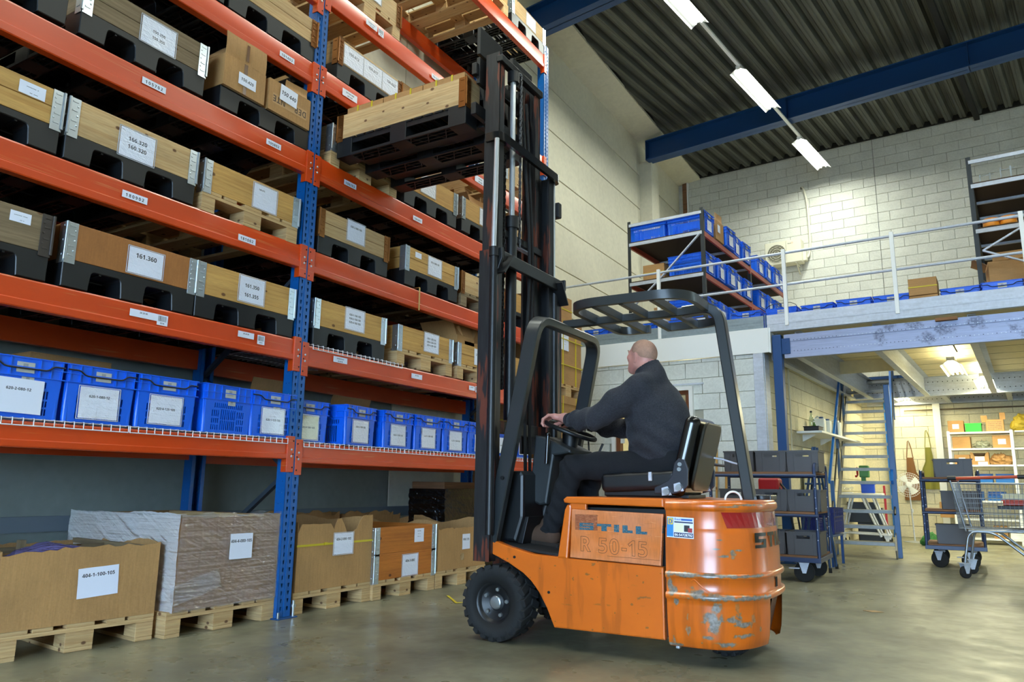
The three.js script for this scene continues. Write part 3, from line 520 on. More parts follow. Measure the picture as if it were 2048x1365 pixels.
rackBeam(-3.795, -7.38, ...LEVEL.right[5], 0.006, [[-4.28, 0.14, 0.05, 0.62, small(['OVERSTOCK', '121 403'])], [-4.40, 0.07, 0.066, 0.6, barcode('SZ12')], [-5.2, 0.14, 0.045, 0.5, code('101503')]]);
rackBeam(-3.795, -7.38, ...LEVEL.right[6], 0.006);
// wire mesh decks, their front edge folded over the beam
function wireDeck(z0, z1, y, label) {
  const g = [], n = Math.round((z0 - z1) / 0.05), r = 0.003;
  for (let i = 0; i <= n; i++) { const z = z0 + (z1 - z0) * i / n; g.push(bar([0.012, y - 0.03, z], [0.012, y + 0.006, z], r, 5), bar([0.012, y + 0.006, z], [-1.05, y + 0.006, z], r, 4)); }
  for (const [x, yy] of [[0.013, y - 0.03], [-0.01, y + 0.004], [-0.3, y + 0.004], [-0.6, y + 0.004], [-0.9, y + 0.004]]) g.push(bar([x, yy, z0], [x, yy, z1], r * 1.2, 5));
  const o = tag(mesh('wire_deck', g, M.wire), label, 'wire deck', 'wire mesh decks on the rack beams'); o.position.set(RX, 0, 0); put(o);
}
wireDeck(-0.1, -2.50, 1.178, 'white wire mesh deck with folded prongs under the three nearest blue crates');
wireDeck(-2.51, -3.66, 1.178, 'white wire mesh deck with folded prongs under the blue crates left of the post');
wireDeck(-3.81, -4.93, 1.164, 'white wire mesh deck under the first blue crates right of the rack post');
wireDeck(-4.94, -6.0, 1.164, 'white wire mesh deck under the middle blue crates of the right bay');
wireDeck(-6.01, -7.36, 1.164, 'white wire mesh deck behind the mast under the last blue crates');
wireDeck(-3.84, -4.86, 1.866, 'short white wire mesh deck under the pallet reading 620-4-160-105');

// ───────────────────────── pallets, collars, crates ─────────────────────────
const onRack = (y, z, dx = 0) => [-3.95 + dx, y, z];
const QT = Math.PI / 2;
function dup(src, p, ry, label, group) { const c = src.clone(); c.name = numbered(src.name.replace(/_\d{3}$/, '')); c.position.set(...p); c.rotation.set(0, ry, 0); c.userData = { ...src.userData }; if (label) c.userData.label = label; if (group) c.userData.group = group; scene.add(c); return c; }
// black plastic pallet: 0.8 wide (x), 1.2 deep (-z), 0.15 high
const PH = 0.15;
const palletParts = (() => {
  const arch = ext((() => { const s = new THREE.Shape(); s.moveTo(-0.398, 0); for (const [a, b] of [[-0.245, -0.075], [0.075, 0.245]]) { s.lineTo(a - 0.008, 0); s.lineTo(a, 0.085); s.quadraticCurveTo(a + 0.002, 0.108, a + 0.025, 0.108); s.lineTo(b - 0.025, 0.108); s.quadraticCurveTo(b - 0.002, 0.108, b, 0.085); s.lineTo(b + 0.008, 0); } s.lineTo(0.398, 0); s.lineTo(0.4, PH); s.lineTo(-0.4, PH); s.closePath(); return s; })(), 0.15, 0.004, 1, 5);
  const deck = []; for (let i = 0; i < 13; i++) deck.push(box(0.8, 0.012, 0.07, 0, PH - 0.006, -0.05 - i * 0.0917)); for (const x of [-0.385, -0.19, 0, 0.19, 0.385]) deck.push(box(0.012, 0.04, 1.18, x, PH - 0.03, -0.6)); for (let i = 1; i < 12; i++) deck.push(box(0.78, 0.026, 0.006, 0, PH - 0.024, -i * 0.1));
  const runner = (x) => { const g = [box(0.014, 0.02, 1.19, x - 0.065, 0.01, -0.6), box(0.014, 0.02, 1.19, x + 0.065, 0.01, -0.6), box(0.13, 0.004, 1.19, x, 0.021, -0.6), box(0.006, 0.019, 1.18, x - 0.022, 0.0105, -0.6), box(0.006, 0.019, 1.18, x + 0.022, 0.0105, -0.6)]; for (let i = 0; i < 15; i++) g.push(flat([x + (i % 2 ? 0.06 : -0.06), 0.0105, -0.02 - i * 0.078], [x + (i % 2 ? -0.06 : 0.06), 0.0105, -0.02 - (i + 1) * 0.078], 0.006, 0.018, [1, 0, 0])); return g; };
  return { arch: [0, -0.525, -1.05].map((z) => join([arch.clone().translate(0, 0, z - 0.15)])), deck: join(deck), runners: [-0.325, 0, 0.325].map((x) => join(runner(x))) };
})();
function plasticPallet(label, p, ry, mat = M.blackPlastic, group = 'black plastic pallets') {
  const o = thing('plastic_pallet', label, 'pallet', p, ry, group);
  for (const g of palletParts.arch) { g.userData.joined = true; part('leg_frame', g, mat, o); }
  palletParts.deck.userData.joined = true; part('deck', palletParts.deck, mat, o);
  for (const g of palletParts.runners) { g.userData.joined = true; part('runner', g, mat, o); }
  return o;
}
// wooden pallet: boards and blocks, 0.8 wide, 1.2 deep, 0.144 high
const woodPieces = {};
function woodBox(w, h, d, grain) { const k = [w, h, d, grain, Math.floor(rnd(0, 2))].join(); if (!woodPieces[k]) { woodPieces[k] = join([grainy(rbox(w, h, d, 0, 0, 0, 0.003, 1), grain)]); woodPieces[k].userData.joined = true; } return woodPieces[k]; }
function woodPallet(label, p, ry, mat = M.pine, group = 'wooden pallets') {
  const o = thing('wooden_pallet', label, 'pallet', p, ry, group);
  const add = (n, w, h, d, x, y, z, g) => { const m = part(n, woodBox(w, h, d, g), mat, o); m.position.set(x, y, z); };
  for (const [x, w] of [[-0.3275, 0.145], [-0.185, 0.1], [0, 0.145], [0.185, 0.1], [0.3275, 0.145]]) add('plank', w, 0.022, 1.2, x, 0.133, -0.6, 'z');
  for (const z of [-0.0725, -0.6, -1.1275]) { add('plank', 0.8, 0.022, 0.145, 0, 0.111, z, 'x'); for (const [x, w] of [[-0.35, 0.1], [0, 0.145], [0.35, 0.1]]) add('block', w, 0.078, 0.145, x, 0.061, z, 'z'); }
  for (const [x, w] of [[-0.35, 0.1], [0, 0.145], [0.35, 0.1]]) add('plank', w, 0.022, 1.2, x, 0.011, -0.6, 'z');
  return o;
}
// wooden pallet collar: boards and folding corner hinges; front at z = 0
const hingeGeo = (() => { const q = [rbox(0.058, 0.225, 0.003, 0.03, 0.088, 0.0025, 0.0012, 1), bar([0, -0.01, 0.004], [0, 0.2, 0.004], 0.0085, 8)]; for (const y of [0.02, 0.07, 0.13, 0.18]) q.push(rbox(0.03, 0.01, 0.004, 0.03, y, 0.005, 0.0015, 1)); for (const y of [0.045, 0.1, 0.155]) q.push(new THREE.SphereGeometry(0.006, 8, 6).scale(1, 1, 0.5).translate(0.045, y, 0.004)); const s = [rbox(0.003, 0.225, 0.058, -0.0025, 0.088, -0.03, 0.0012, 1)]; for (const y of [0.02, 0.1, 0.18]) s.push(rbox(0.004, 0.01, 0.03, -0.005, y, -0.03, 0.0015, 1)); q.push(...s); const g = join(q); g.userData.joined = true; return g; })();
const collarGeo = {};
function collar(label, p, ry, mat, hinge = M.galvBright, planks = 1, H = 0.2) {
  const o = thing('pallet_collar', label, 'crate', p, ry, 'wooden pallet collars');
  const addB = (w, h, d, x, y, z, g) => { const k = [w, h, d, Math.floor(rnd(0, 4))].join(); if (!collarGeo[k]) { collarGeo[k] = join([grainy(rbox(w, h, d, 0, 0, 0, 0.003, 1), g)]); collarGeo[k].userData.joined = true; } const m = part('board', collarGeo[k], mat, o); m.position.set(x, y, z); };
  const n = planks, h = H / n;
  for (let i = 0; i < n; i++) { const y = h * (i + 0.5), hh = h - (n > 1 ? 0.003 : 0); addB(0.775, hh, 0.02, 0, y, -0.01, 'x'); addB(0.775, hh, 0.02, 0, y, -1.19, 'x'); addB(0.02, hh, 1.175, -0.39, y, -0.6, 'z'); addB(0.02, hh, 1.175, 0.39, y, -0.6, 'z'); }
  for (const [x, z, s, r] of [[-0.4005, 0.0008, 1, 0], [0.4005, 0.0008, -1, 0], [0.4005, -1.2008, 1, Math.PI], [-0.4005, -1.2008, -1, Math.PI]]) { const m = part('hinge', hingeGeo, hinge, o); m.position.set(x, 0, z); m.rotation.y = r; m.scale.x = s; }
  return o;
}
const CT = 0.2;
// —— left bay ——
function loaded(kind, y, z, o = {}) { // pallet + collar with its sheet(s)
  const p = onRack(y, z, o.dx || 0), ry = QT + (o.turn || 0);
  const ph = kind === 'wood' ? 0.144 : PH;
  (kind === 'wood' ? woodPallet : plasticPallet)(o.pl, p, ry, o.pmat);
  for (let k = 0; k < (o.tiers || 1); k++) {
    const c = collar(Array.isArray(o.cl) ? o.cl[k] : o.cl, [p[0], p[1] + ph + k * 0.201, p[2]], ry, o.mat || M.pine, o.hinge, o.planks);
    for (const s of o.sheets || []) if ((s.tier || 0) === k) sheet(c, s.w, s.h, s.x, s.y ?? 0.1, s.z || 0, s.d, s);
  }
}
const sh = (d, x, w, h, y, o = {}) => ({ d, x, w, h, y, sleeve: true, ...o });
loaded('plastic', 1.886, -2.445, { pl: 'black plastic pallet under the brown plywood collar with bright hinges', cl: 'brown plywood pallet collar with bright hinges and sheet 161.360', mat: std({ map: T.card, color: 0xe8c6a0, roughness: 0.6 }), sheets: [sh(lines(['161.360'], { size: 0.24, top: 0.3 }), 0.06, 0.215, 0.15, 0.09)] });
loaded('plastic', 1.886, -3.25, { pl: 'black plastic pallet under the collar with the two-line sheet left of the post', cl: 'yellow pine collar with sheet reading 161.350 over 161.355', mat: M.pineYellow, sheets: [sh(lines(['161.350', '161.355'], { size: 0.19, top: 0.36, lead: 1.9 }), 0.02, 0.205, 0.17, 0.105)] });
loaded('plastic', 1.886, -1.575, { pl: 'black plastic pallet at the left edge below the greyed collar', cl: 'weathered grey collar with dark hinge at the left edge over the lowest big beam', mat: M.pineGrey, hinge: std({ color: 0x4a4440, roughness: 0.5, metalness: 0.6 }), sheets: [{ d: small(['------- ----', '    -- -']), x: 0.24, w: 0.1, h: 0.055, y: 0.145 }] });
loaded('plastic', 2.572, -2.375, { pl: 'black plastic pallet under the pine collar with sheet 160.320, third level', cl: 'pine collar with sheet reading 166.320 over 160.320', mat: M.pine, sheets: [sh(lines(['166.320', '160.320'], { size: 0.19, top: 0.34, lead: 1.4 }), 0.0, 0.215, 0.17, 0.075)] });
loaded('wood', 2.566, -3.23, { pl: 'pale wooden pallet high in the left bay under the collar reading 140.015', cl: 'yellow collar on wooden pallet with nearly blank sheet 140.015', mat: M.pineYellow, sheets: [sh(lines(['140.015'], { size: 0.08, top: 0.22, x: 0.34 }), 0.09, 0.2, 0.17, 0.095)] });
loaded('plastic', 2.572, -1.545, { pl: 'black plastic pallet at the left edge below the collar with a dark knot', cl: 'yellow pine collar with dark knot and small slip at the left edge', mat: M.pineYellow, planks: 2, sheets: [{ d: small(['------- -', '   -- ---']), x: 0.24, w: 0.13, h: 0.07, y: 0.14 }, sh(lines([''], {}), -0.06, 0.2, 0.17, 0.1)] });
loaded('plastic', 3.303, -2.37, { pl: 'black plastic pallet under the grey collar reading 150.350', cl: 'greyed double-plank collar with sheet reading 150.350', mat: M.pineGrey, planks: 2, sheets: [sh(lines(['150.350', '150.355'], { size: 0.14, top: 0.42, lead: 1.7 }), 0.06, 0.225, 0.165, 0.085)] });
plasticPallet('black plastic pallet carrying the two cartons marked 150.420 and 150.440', onRack(3.305, -3.29), QT);
plasticPallet('empty looking black plastic pallet at the top left corner over the bowed beam', onRack(3.305, -1.50), QT);
loaded('plastic', 4.02, -3.29, { pl: 'black plastic pallet on the beam labelled 101403', cl: 'bare pine collar with brown hinge beside the blue post, topmost of the left bay', mat: M.pine, hinge: M.copper, planks: 2 });
loaded('plastic', 4.02, -2.46, { pl: 'black plastic pallet cut by the top edge left of the beam label 101403', cl: 'pine collar above the top edge of the picture in the left bay', mat: M.pine });
// —— right bay ——
const three = (a) => lines(a, { size: 0.12, top: 0.3, lead: 1.45 });
loaded('plastic', 1.872, -4.245, { pl: 'black plastic pallet on the short wire deck right of the post', cl: 'yellow collar with three-line sheet 620-4-160-105 beside the post', mat: M.pineYellow, sheets: [sh(three(['620-1-160-105', '624-2-160-105', '620-4-160-105']), 0.03, 0.21, 0.165, 0.115)] });
loaded('wood', 1.864, -5.205, { pl: 'pale wooden pallet in the middle of the right bay, second storage level', cl: 'yellow collar on wooden pallet with three-line sheet 620-4-250-105', mat: M.pineYellow, sheets: [sh(three(['620-1-250-105', '620-2-250-105', '620-4-250-105']), 0.07, 0.21, 0.165, 0.115)] });
loaded('wood', 1.862, -6.09, { pl: 'wooden pallet half hidden by the mast under the sheet reading Derby', cl: 'double-plank collar by the mast with sheet reading L10. serie Derby', mat: M.pineYellow, planks: 2, sheets: [{ d: lines(['L10. serie', 'Derby'], { size: 0.2, top: 0.36, lead: 1.3 }), x: -0.02, w: 0.2, h: 0.16, y: 0.105 }] });
loaded('plastic', 2.57, -4.235, { pl: 'black plastic pallet right of the post under the collar with copper hinges', cl: 'pine collar with copper coloured hinges and a drooping sheet', mat: M.pine, hinge: M.copper, planks: 2, sheets: [sh(three(['620-2-080-105']), 0.0, 0.2, 0.165, 0.12)] });
loaded('plastic', 2.575, -5.26, { pl: 'black plastic pallet in the middle of the right bay, third storage level', cl: 'double-plank yellow collar with bright hinges, slip and sheet 670-2-080', mat: M.pineYellow, planks: 2, sheets: [sh(three(['670-2-080-105']), 0.03, 0.2, 0.165, 0.105), { d: small(['-- ---']), x: -0.22, w: 0.09, h: 0.05, y: 0.15 }] });
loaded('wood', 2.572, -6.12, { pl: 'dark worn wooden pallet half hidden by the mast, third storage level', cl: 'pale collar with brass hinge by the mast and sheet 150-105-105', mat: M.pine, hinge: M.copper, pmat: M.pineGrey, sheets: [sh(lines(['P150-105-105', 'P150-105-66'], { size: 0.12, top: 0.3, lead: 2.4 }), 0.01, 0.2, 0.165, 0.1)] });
loaded('plastic', 3.30, -5.21, { pl: 'black plastic pallet below the lifted load in the right bay', cl: 'pine collar below the lifted load with half hidden sleeve', mat: M.pineYellow, sheets: [sh(three(['--- ---']), -0.06, 0.22, 0.18, 0.12)] });
loaded('plastic', 3.315, -6.10, { pl: 'black plastic pallet left of the mast below the lifted load', cl: 'yellow collar left of the mast with sheet 601-5 125-0', mat: M.pineYellow, sheets: [sh(lines(['601-5', '125-0'], { size: 0.18, top: 0.3, lead: 2 }), 0.02, 0.2, 0.17, 0.1)] });
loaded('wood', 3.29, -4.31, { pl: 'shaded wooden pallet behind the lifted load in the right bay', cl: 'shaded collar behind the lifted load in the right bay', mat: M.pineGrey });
loaded('plastic', 4.03, -4.32, { pl: 'black plastic pallet under the collar with three sheets in a row', cl: 'pale collar with three sheets reading 150.612, 150.617 and 150.622', mat: M.pine, hinge: M.copper, sheets: [sh(lines(['150.612'], { size: 0.2, top: 0.34 }), -0.22, 0.225, 0.165, 0.095), sh(lines(['150.617'], { size: 0.2, top: 0.34 }), 0.015, 0.225, 0.165, 0.095), sh(lines(['150.622'], { size: 0.2, top: 0.34 }), 0.25, 0.225, 0.165, 0.095)] });
loaded('wood', 4.755, -4.26, { pl: 'wooden pallet high in the right bay on the beam with a barcode', cl: 'pale collar cut by the top edge above the barcode beam', mat: M.pine, hinge: M.copper, sheets: [sh(three(['--- ---']), 0.02, 0.22, 0.16, 0.13)] });
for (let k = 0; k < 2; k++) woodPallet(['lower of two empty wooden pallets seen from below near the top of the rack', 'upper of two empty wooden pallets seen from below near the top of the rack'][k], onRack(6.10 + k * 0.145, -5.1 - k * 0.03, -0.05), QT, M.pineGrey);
woodPallet('wooden pallet on the top beam left of the white-lit collar box', onRack(6.10, -6.12), QT, M.pine);
plasticPallet('black plastic pallet seen from below at the top of the rack above the mast', onRack(6.098, -7.0), QT);
{ const c = collar('pale collar with sheet at the very top of the rack by its end post', [-3.95, 6.248, -7.0], QT, M.pine, M.galvBright); sheet(c, 0.22, 0.16, 0.05, 0.1, 0, lines(['']), { sleeve: true }); }
loaded('plastic', 1.872, -6.95, { pl: 'black plastic pallet behind the mast, second storage level', cl: 'collar behind the mast, second storage level of the end bay', mat: M.pineYellow });
loaded('plastic', 2.575, -6.97, { pl: 'black plastic pallet behind the mast, third storage level', cl: 'collar behind the mast, third storage level of the end bay', mat: M.pineYellow });
loaded('plastic', 3.315, -6.95, { pl: 'black plastic pallet behind the mast, fourth storage level', cl: 'collar behind the mast, fourth storage level of the end bay', mat: M.pine });
loaded('wood', 4.04, -6.9, { pl: 'wooden pallet behind the upper mast on the fifth beam', cl: 'pale collar behind the upper mast on the fifth beam', mat: M.pine });

// ───────────────────────── cardboard ─────────────────────────
const carton = (name, label, p, ry, group, cat = 'box') => thing(name, label, cat, p, ry, group);
// closed carton: panels with taped seam; front at z = 0
function closedBox(label, p, ry, w, h, d, o = {}) {
  const t = carton('cardboard_box', label, p, ry, o.group);
  part('body', [grainy(rbox(w, h, d, 0, h / 2, -d / 2, 0.006), 'y')], o.mat || M.cardLight, t);
  part('flap', [grainy(rbox(w * 0.998, 0.004, d / 2 - 0.002, 0, h + 0.001, -d / 4, 0.001, 1), 'x')], o.mat || M.cardLight, t);
  part('flap', [grainy(rbox(w * 0.998, 0.004, d / 2 - 0.002, 0, h + 0.001, -d * 0.75, 0.001, 1), 'x')], o.mat || M.cardLight, t);
  if (o.tape !== false) part('tape', [box(w * 1.002, 0.001, 0.05, 0, h + 0.004, -d / 2), box(0.05, h * 0.25, 0.001, 0, h * 0.875, 0.001)].slice(0, o.tapeFront ? 2 : 1), std({ color: 0x9c7444, roughness: 0.25 }), t);
  for (const s of o.straps || []) part('strap', s === 'x' ? [box(w + 0.006, 0.014, d + 0.006, 0, h * 0.5, -d / 2)].concat() : [box(0.014, h + 0.012, d + 0.006, s * w, h / 2, -d / 2)], M.yellowStrap, t);
  return t;
}
// open carton; top edges may be torn: each wall is an outline with its own jagged head, given a real thickness
function openBox(label, p, ry, w, h, d, o = {}) {
  const t = carton(o.name || 'cardboard_box', label, p, ry, o.group), mat = o.mat || M.card, th = 0.008;
  const wall = (L, torn, bumpy) => { const pts = [[-L / 2, 0], [L / 2, 0]]; const n = 22; if (torn) { for (let i = 0; i <= n; i++) pts.push([L / 2 - L * i / n, h + torn(1 - i / n) + rnd(-bumpy, bumpy)]); } else pts.push([L / 2, h], [-L / 2, h]); return ext(pts, th); };
  const b = o.bumpy ?? 0.006;
  part('wall_panel', [grainy(wall(w, o.front, b).translate(0, 0, -th), 'x')], mat, t);
  part('wall_panel', [grainy(wall(w, o.back, b).translate(0, 0, -d), 'x')], mat, t);
  part('wall_panel', [grainy(wall(d - 2 * th, o.side, b).rotateY(Math.PI / 2).translate(w / 2 - th, 0, -d / 2), 'z')], mat, t);
  part('wall_panel', [grainy(wall(d - 2 * th, o.side, b).rotateY(Math.PI / 2).translate(-w / 2, 0, -d / 2), 'z')], mat, t);
  part('floor_panel', [box(w - 0.02, 0.006, d - 0.02, 0, 0.004, -d / 2)], M.cardInner, t);
  return t;
}
function flapGeo(w, h, bend = 0.02) { const g = new THREE.BoxGeometry(w, h, 0.005, 6, 4, 1).translate(0, h / 2, 0), q = g.attributes.position; for (let i = 0; i < q.count; i++) { const y = q.getY(i) / h; q.setZ(i, q.getZ(i) + bend * y * y + 0.004 * Math.sin(q.getX(i) * 20)); } g.computeVertexNormals(); return grainy(g, 'x'); }
function flap(t, w, h, x, y, z, rx, ry = 0, bend) { const m = part('flap', [flapGeo(w, h, bend)], M.cardLight, t); m.position.set(x, y, z); m.rotation.set(rx, ry, 0, 'YXZ'); return m; }

// floor row: big open cartons on wooden pallets
const JAG = (amp, f, s) => (u) => amp * (fbm(u, 0.3, f, 2, 3, s) - 0.5);
{
  const y = 0.144;
  woodPallet('wooden pallet on the floor at the left edge under the carton 404-1-100-105', [-4.08, 0, -2.445], QT - 0.10).scale.z = 0.86;
  const a = openBox('low torn open cardboard carton with sheet 404-1-100-105 on the floor row', [-4.075, y, -2.43], QT - 0.10, 0.82, 0.355, 1.0, { front: (u) => 0.012 + 0.03 * u + 0.05 * (fbm(u, 0.4, 7, 2, 3, 12) - 0.5), back: JAG(0.03, 5, 3), side: (u) => 0.03 + 0.02 * Math.sin(u * 9), bumpy: 0.005 });
  sheet(a, 0.215, 0.155, 0.075, 0.205, 0, lines(['404-1-100-105'], { size: 0.17, top: 0.26 }), { tilt: 0.05, bend: 0.006 });
  part('inner_frame', [grainy(box(0.03, 0.42, 0.05, -0.15, 0.2, -0.45), 'y'), grainy(box(0.78, 0.03, 0.04, 0, 0.35, -0.55), 'x'), grainy(box(0.03, 0.03, 0.9, 0.36, 0.36, -0.5), 'z')], M.pineGrey, a);
  { const f = tag(mesh('film_bundle', [new THREE.IcosahedronGeometry(0.12, 4)], phys({ color: 0x8f86c8, roughness: 0.2, transmission: 0.45, thickness: 0, bumpMap: T.wrap, bumpScale: 0.02 })), 'crumpled bluish clear film lying in the torn open carton 404-1', 'film'); const p = f.geometry.attributes.position; for (let i = 0; i < p.count; i++) { const k = 1 + 0.35 * (vnoise(p.getX(i) * 30 + 50, p.getY(i) * 30 + 50 + p.getZ(i) * 17, 97, 97, 5) - 0.5); p.setXYZ(i, p.getX(i) * k * 1.7, p.getY(i) * k * 0.7, p.getZ(i) * k); } f.geometry.computeVertexNormals(); f.position.set(-4.4, 0.46, -2.40); f.rotation.y = 1.4; put(f); }
  woodPallet('wooden pallet on the floor under the film wrapped carton left of the rack post', [-3.975, 0, -3.275], QT);
  const b = openBox('carton wrapped in crinkled clear film with sheet 404-4-080-105', [-3.965, y, -3.285], QT, 0.76, 0.53, 1.12, { front: (u) => 0.006 * Math.sin(u * 14), mat: std({ map: T.card, color: 0xd8cdb4, roughness: 0.8, bumpMap: T.cardBump, bumpScale: 0.002 }) });
  sheet(b, 0.175, 0.155, 0.06, 0.345, 0.016, lines(['404-4-080-105'], { size: 0.17, top: 0.3, weight: '' }), {});
  part('inner_frame', [grainy(box(0.7, 0.04, 0.03, 0, 0.5, -0.5), 'x'), grainy(box(0.03, 0.04, 1.0, 0.3, 0.51, -0.55), 'z'), grainy(box(0.04, 0.5, 0.04, 0.0, 0.26, -0.52), 'y')], M.pine, b);
  // film skin: a crumpled sheet round front and sides
  const film = (w, h, seed, edge) => { const g = new THREE.PlaneGeometry(w, h, 110, 80), p = g.attributes.position; for (let i = 0; i < p.count; i++) { const x = p.getX(i) / w + 0.5, yv = p.getY(i) / h + 0.5; let z = 0.010 * (fbm(x, yv, 4, 5, 3, seed) - 0.35) + 0.010 * Math.abs(fbm(x + yv * 0.5, yv, 10, 26, 3, seed + 5) - 0.5); p.setZ(i, z + 0.004); if (yv > 0.985) p.setY(i, p.getY(i) + 0.06 * (fbm(x, 0.1, 9, 2, 3, seed + 9) - 0.6) * edge); } g.computeVertexNormals(); return uvm(g); };
  part('film', [film(0.765, 0.56, 5, 1).translate(0, 0.275, 0.002)], M.film, b);
  part('film', [film(1.14, 0.56, 15, 0.5).rotateY(-Math.PI / 2).translate(-0.383, 0.275, -0.56)], phys({ color: 0xffffff, roughness: 0.3, transmission: 0.55, thickness: 0, bumpMap: T.wrap, bumpScale: 0.015 }), b);
  part('film_tail', [(() => { const g = new THREE.PlaneGeometry(0.34, 0.11, 24, 10), p = g.attributes.position; for (let i = 0; i < p.count; i++) p.setZ(i, 0.03 * (fbm(p.getX(i) + 0.5, p.getY(i) * 3 + 0.5, 6, 6, 3, 77) - 0.3)); g.computeVertexNormals(); return uvm(g); })().rotateZ(0.25).translate(-0.26, 0.13, 0.03)], M.film, b);
  woodPallet('wooden pallet on the floor right of the rack post under the strapped carton', [-3.975, 0, -4.235], QT);
  const c = openBox('tall torn cardboard carton with yellow strap and sheet 404-2-080', [-3.972, y, -4.235], QT, 0.775, 0.40, 1.05, { front: (u) => { const s = (a, bb) => smooth(a, a + 0.02, u) * (1 - smooth(bb - 0.02, bb, u)); return 0.055 * s(0, 0.46) + 0.085 * s(0.46, 0.60) + 0.10 * smooth(0.76, 0.86, u) + 0.02 * s(0.6, 0.76) - 0.05 * s(0.62, 0.74); }, back: (u) => 0.09 + 0.02 * Math.sin(u * 8), side: (u) => 0.07 + 0.015 * Math.sin(u * 11), bumpy: 0.004 });
  part('strap', [box(0.79, 0.014, 0.002, 0, 0.31, 0.003), rbox(0.035, 0.02, 0.006, -0.12, 0.312, 0.005, 0.002), box(0.002, 0.014, 1.05, 0.39, 0.31, -0.52)], M.yellowStrap, c);
  sheet(c, 0.2, 0.15, 0.06, 0.305, 0.008, lines(['404-2-080-105'], { size: 0.16, top: 0.3 }), { sleeve: true });
  part('post', [box(0.05, 0.52, 0.03, -0.2, 0.27, -0.4)], M.white, c);
  loaded('wood', 0, -5.03, { pl: 'wooden pallet on the floor under the two stacked orange-brown collars', cl: ['lower of two stacked collars on the floor row, sheet 404-3-080', 'upper of two stacked collars on the floor row, with torn slip'], mat: std({ map: T.pineYellow, color: 0xf0b878, roughness: 0.6 }), tiers: 2, sheets: [sh(lines(['404-3-080'], { size: 0.16, top: 0.3 }), 0.05, 0.2, 0.165, 0.09, { tier: 0 }), { d: lines(['== ===', '----- --', '== ----'], { size: 0.14, top: 0.2, lead: 1.4 }), x: 0.16, w: 0.13, h: 0.11, y: 0.12, tier: 1 }] });
  woodPallet('wooden pallet on the floor half hidden by the front wheel, under carton 998.135', [-3.95, 0, -5.845], QT);
  const e = openBox('cardboard carton with sheet 998.135 on the floor row by the mast', [-3.945, y, -5.845], QT, 0.76, 0.355, 1.05, { front: JAG(0.02, 8, 44), back: (u) => 0.10 + 0.025 * Math.sin(u * 12), side: (u) => 0.05 + 0.03 * Math.sin(u * 10) });
  sheet(e, 0.125, 0.135, 0.05, 0.23, 0, lines(['998.135'], { size: 0.2, top: 0.36 }));
  part('torn_patch', [sheetGeo(0.05, 0.06, [0.9, 0.9, 0.905, 0.905], 0.012)], M.cardInner, e).position.set(-0.02, 0.1, 0.004);
  // behind the floor row
  for (const [z, w, h, l] of [[-4.95, 0.75, 0.62, 'second-row open carton against the wall behind the stacked collars'], [-5.75, 0.7, 0.60, 'second-row open carton against the wall behind carton 998.135']]) openBox(l, [-4.98, 0, z], QT, w, h, 0.1, { front: (u) => 0.03 * Math.sin(u * 13), back: JAG(0.02, 4, 4) });
  const bl = thing('wrapped_stack', 'stack wrapped in glossy black film with a brown board on top, behind the mast', 'wrapped pallet', [-4.60, 0, -6.85], QT + 0.22);
  const sk = new THREE.BoxGeometry(1.15, 0.84, 0.40, 40, 40, 10).translate(0, 0.42, -0.20), sp = sk.attributes.position; for (let i = 0; i < sp.count; i++) { const k = 0.012 * (fbm((sp.getX(i) + 1) / 2, sp.getY(i), 4, 26, 3, 88) - 0.5); sp.setZ(i, sp.getZ(i) + k * 2); sp.setX(i, sp.getX(i) + k); } sk.computeVertexNormals();
  part('film', [sk], M.blackFilm, bl); part('top_board', [grainy(rbox(1.1, 0.07, 0.36, 0, 0.875, -0.20, 0.004), 'x')], M.board, bl);
}
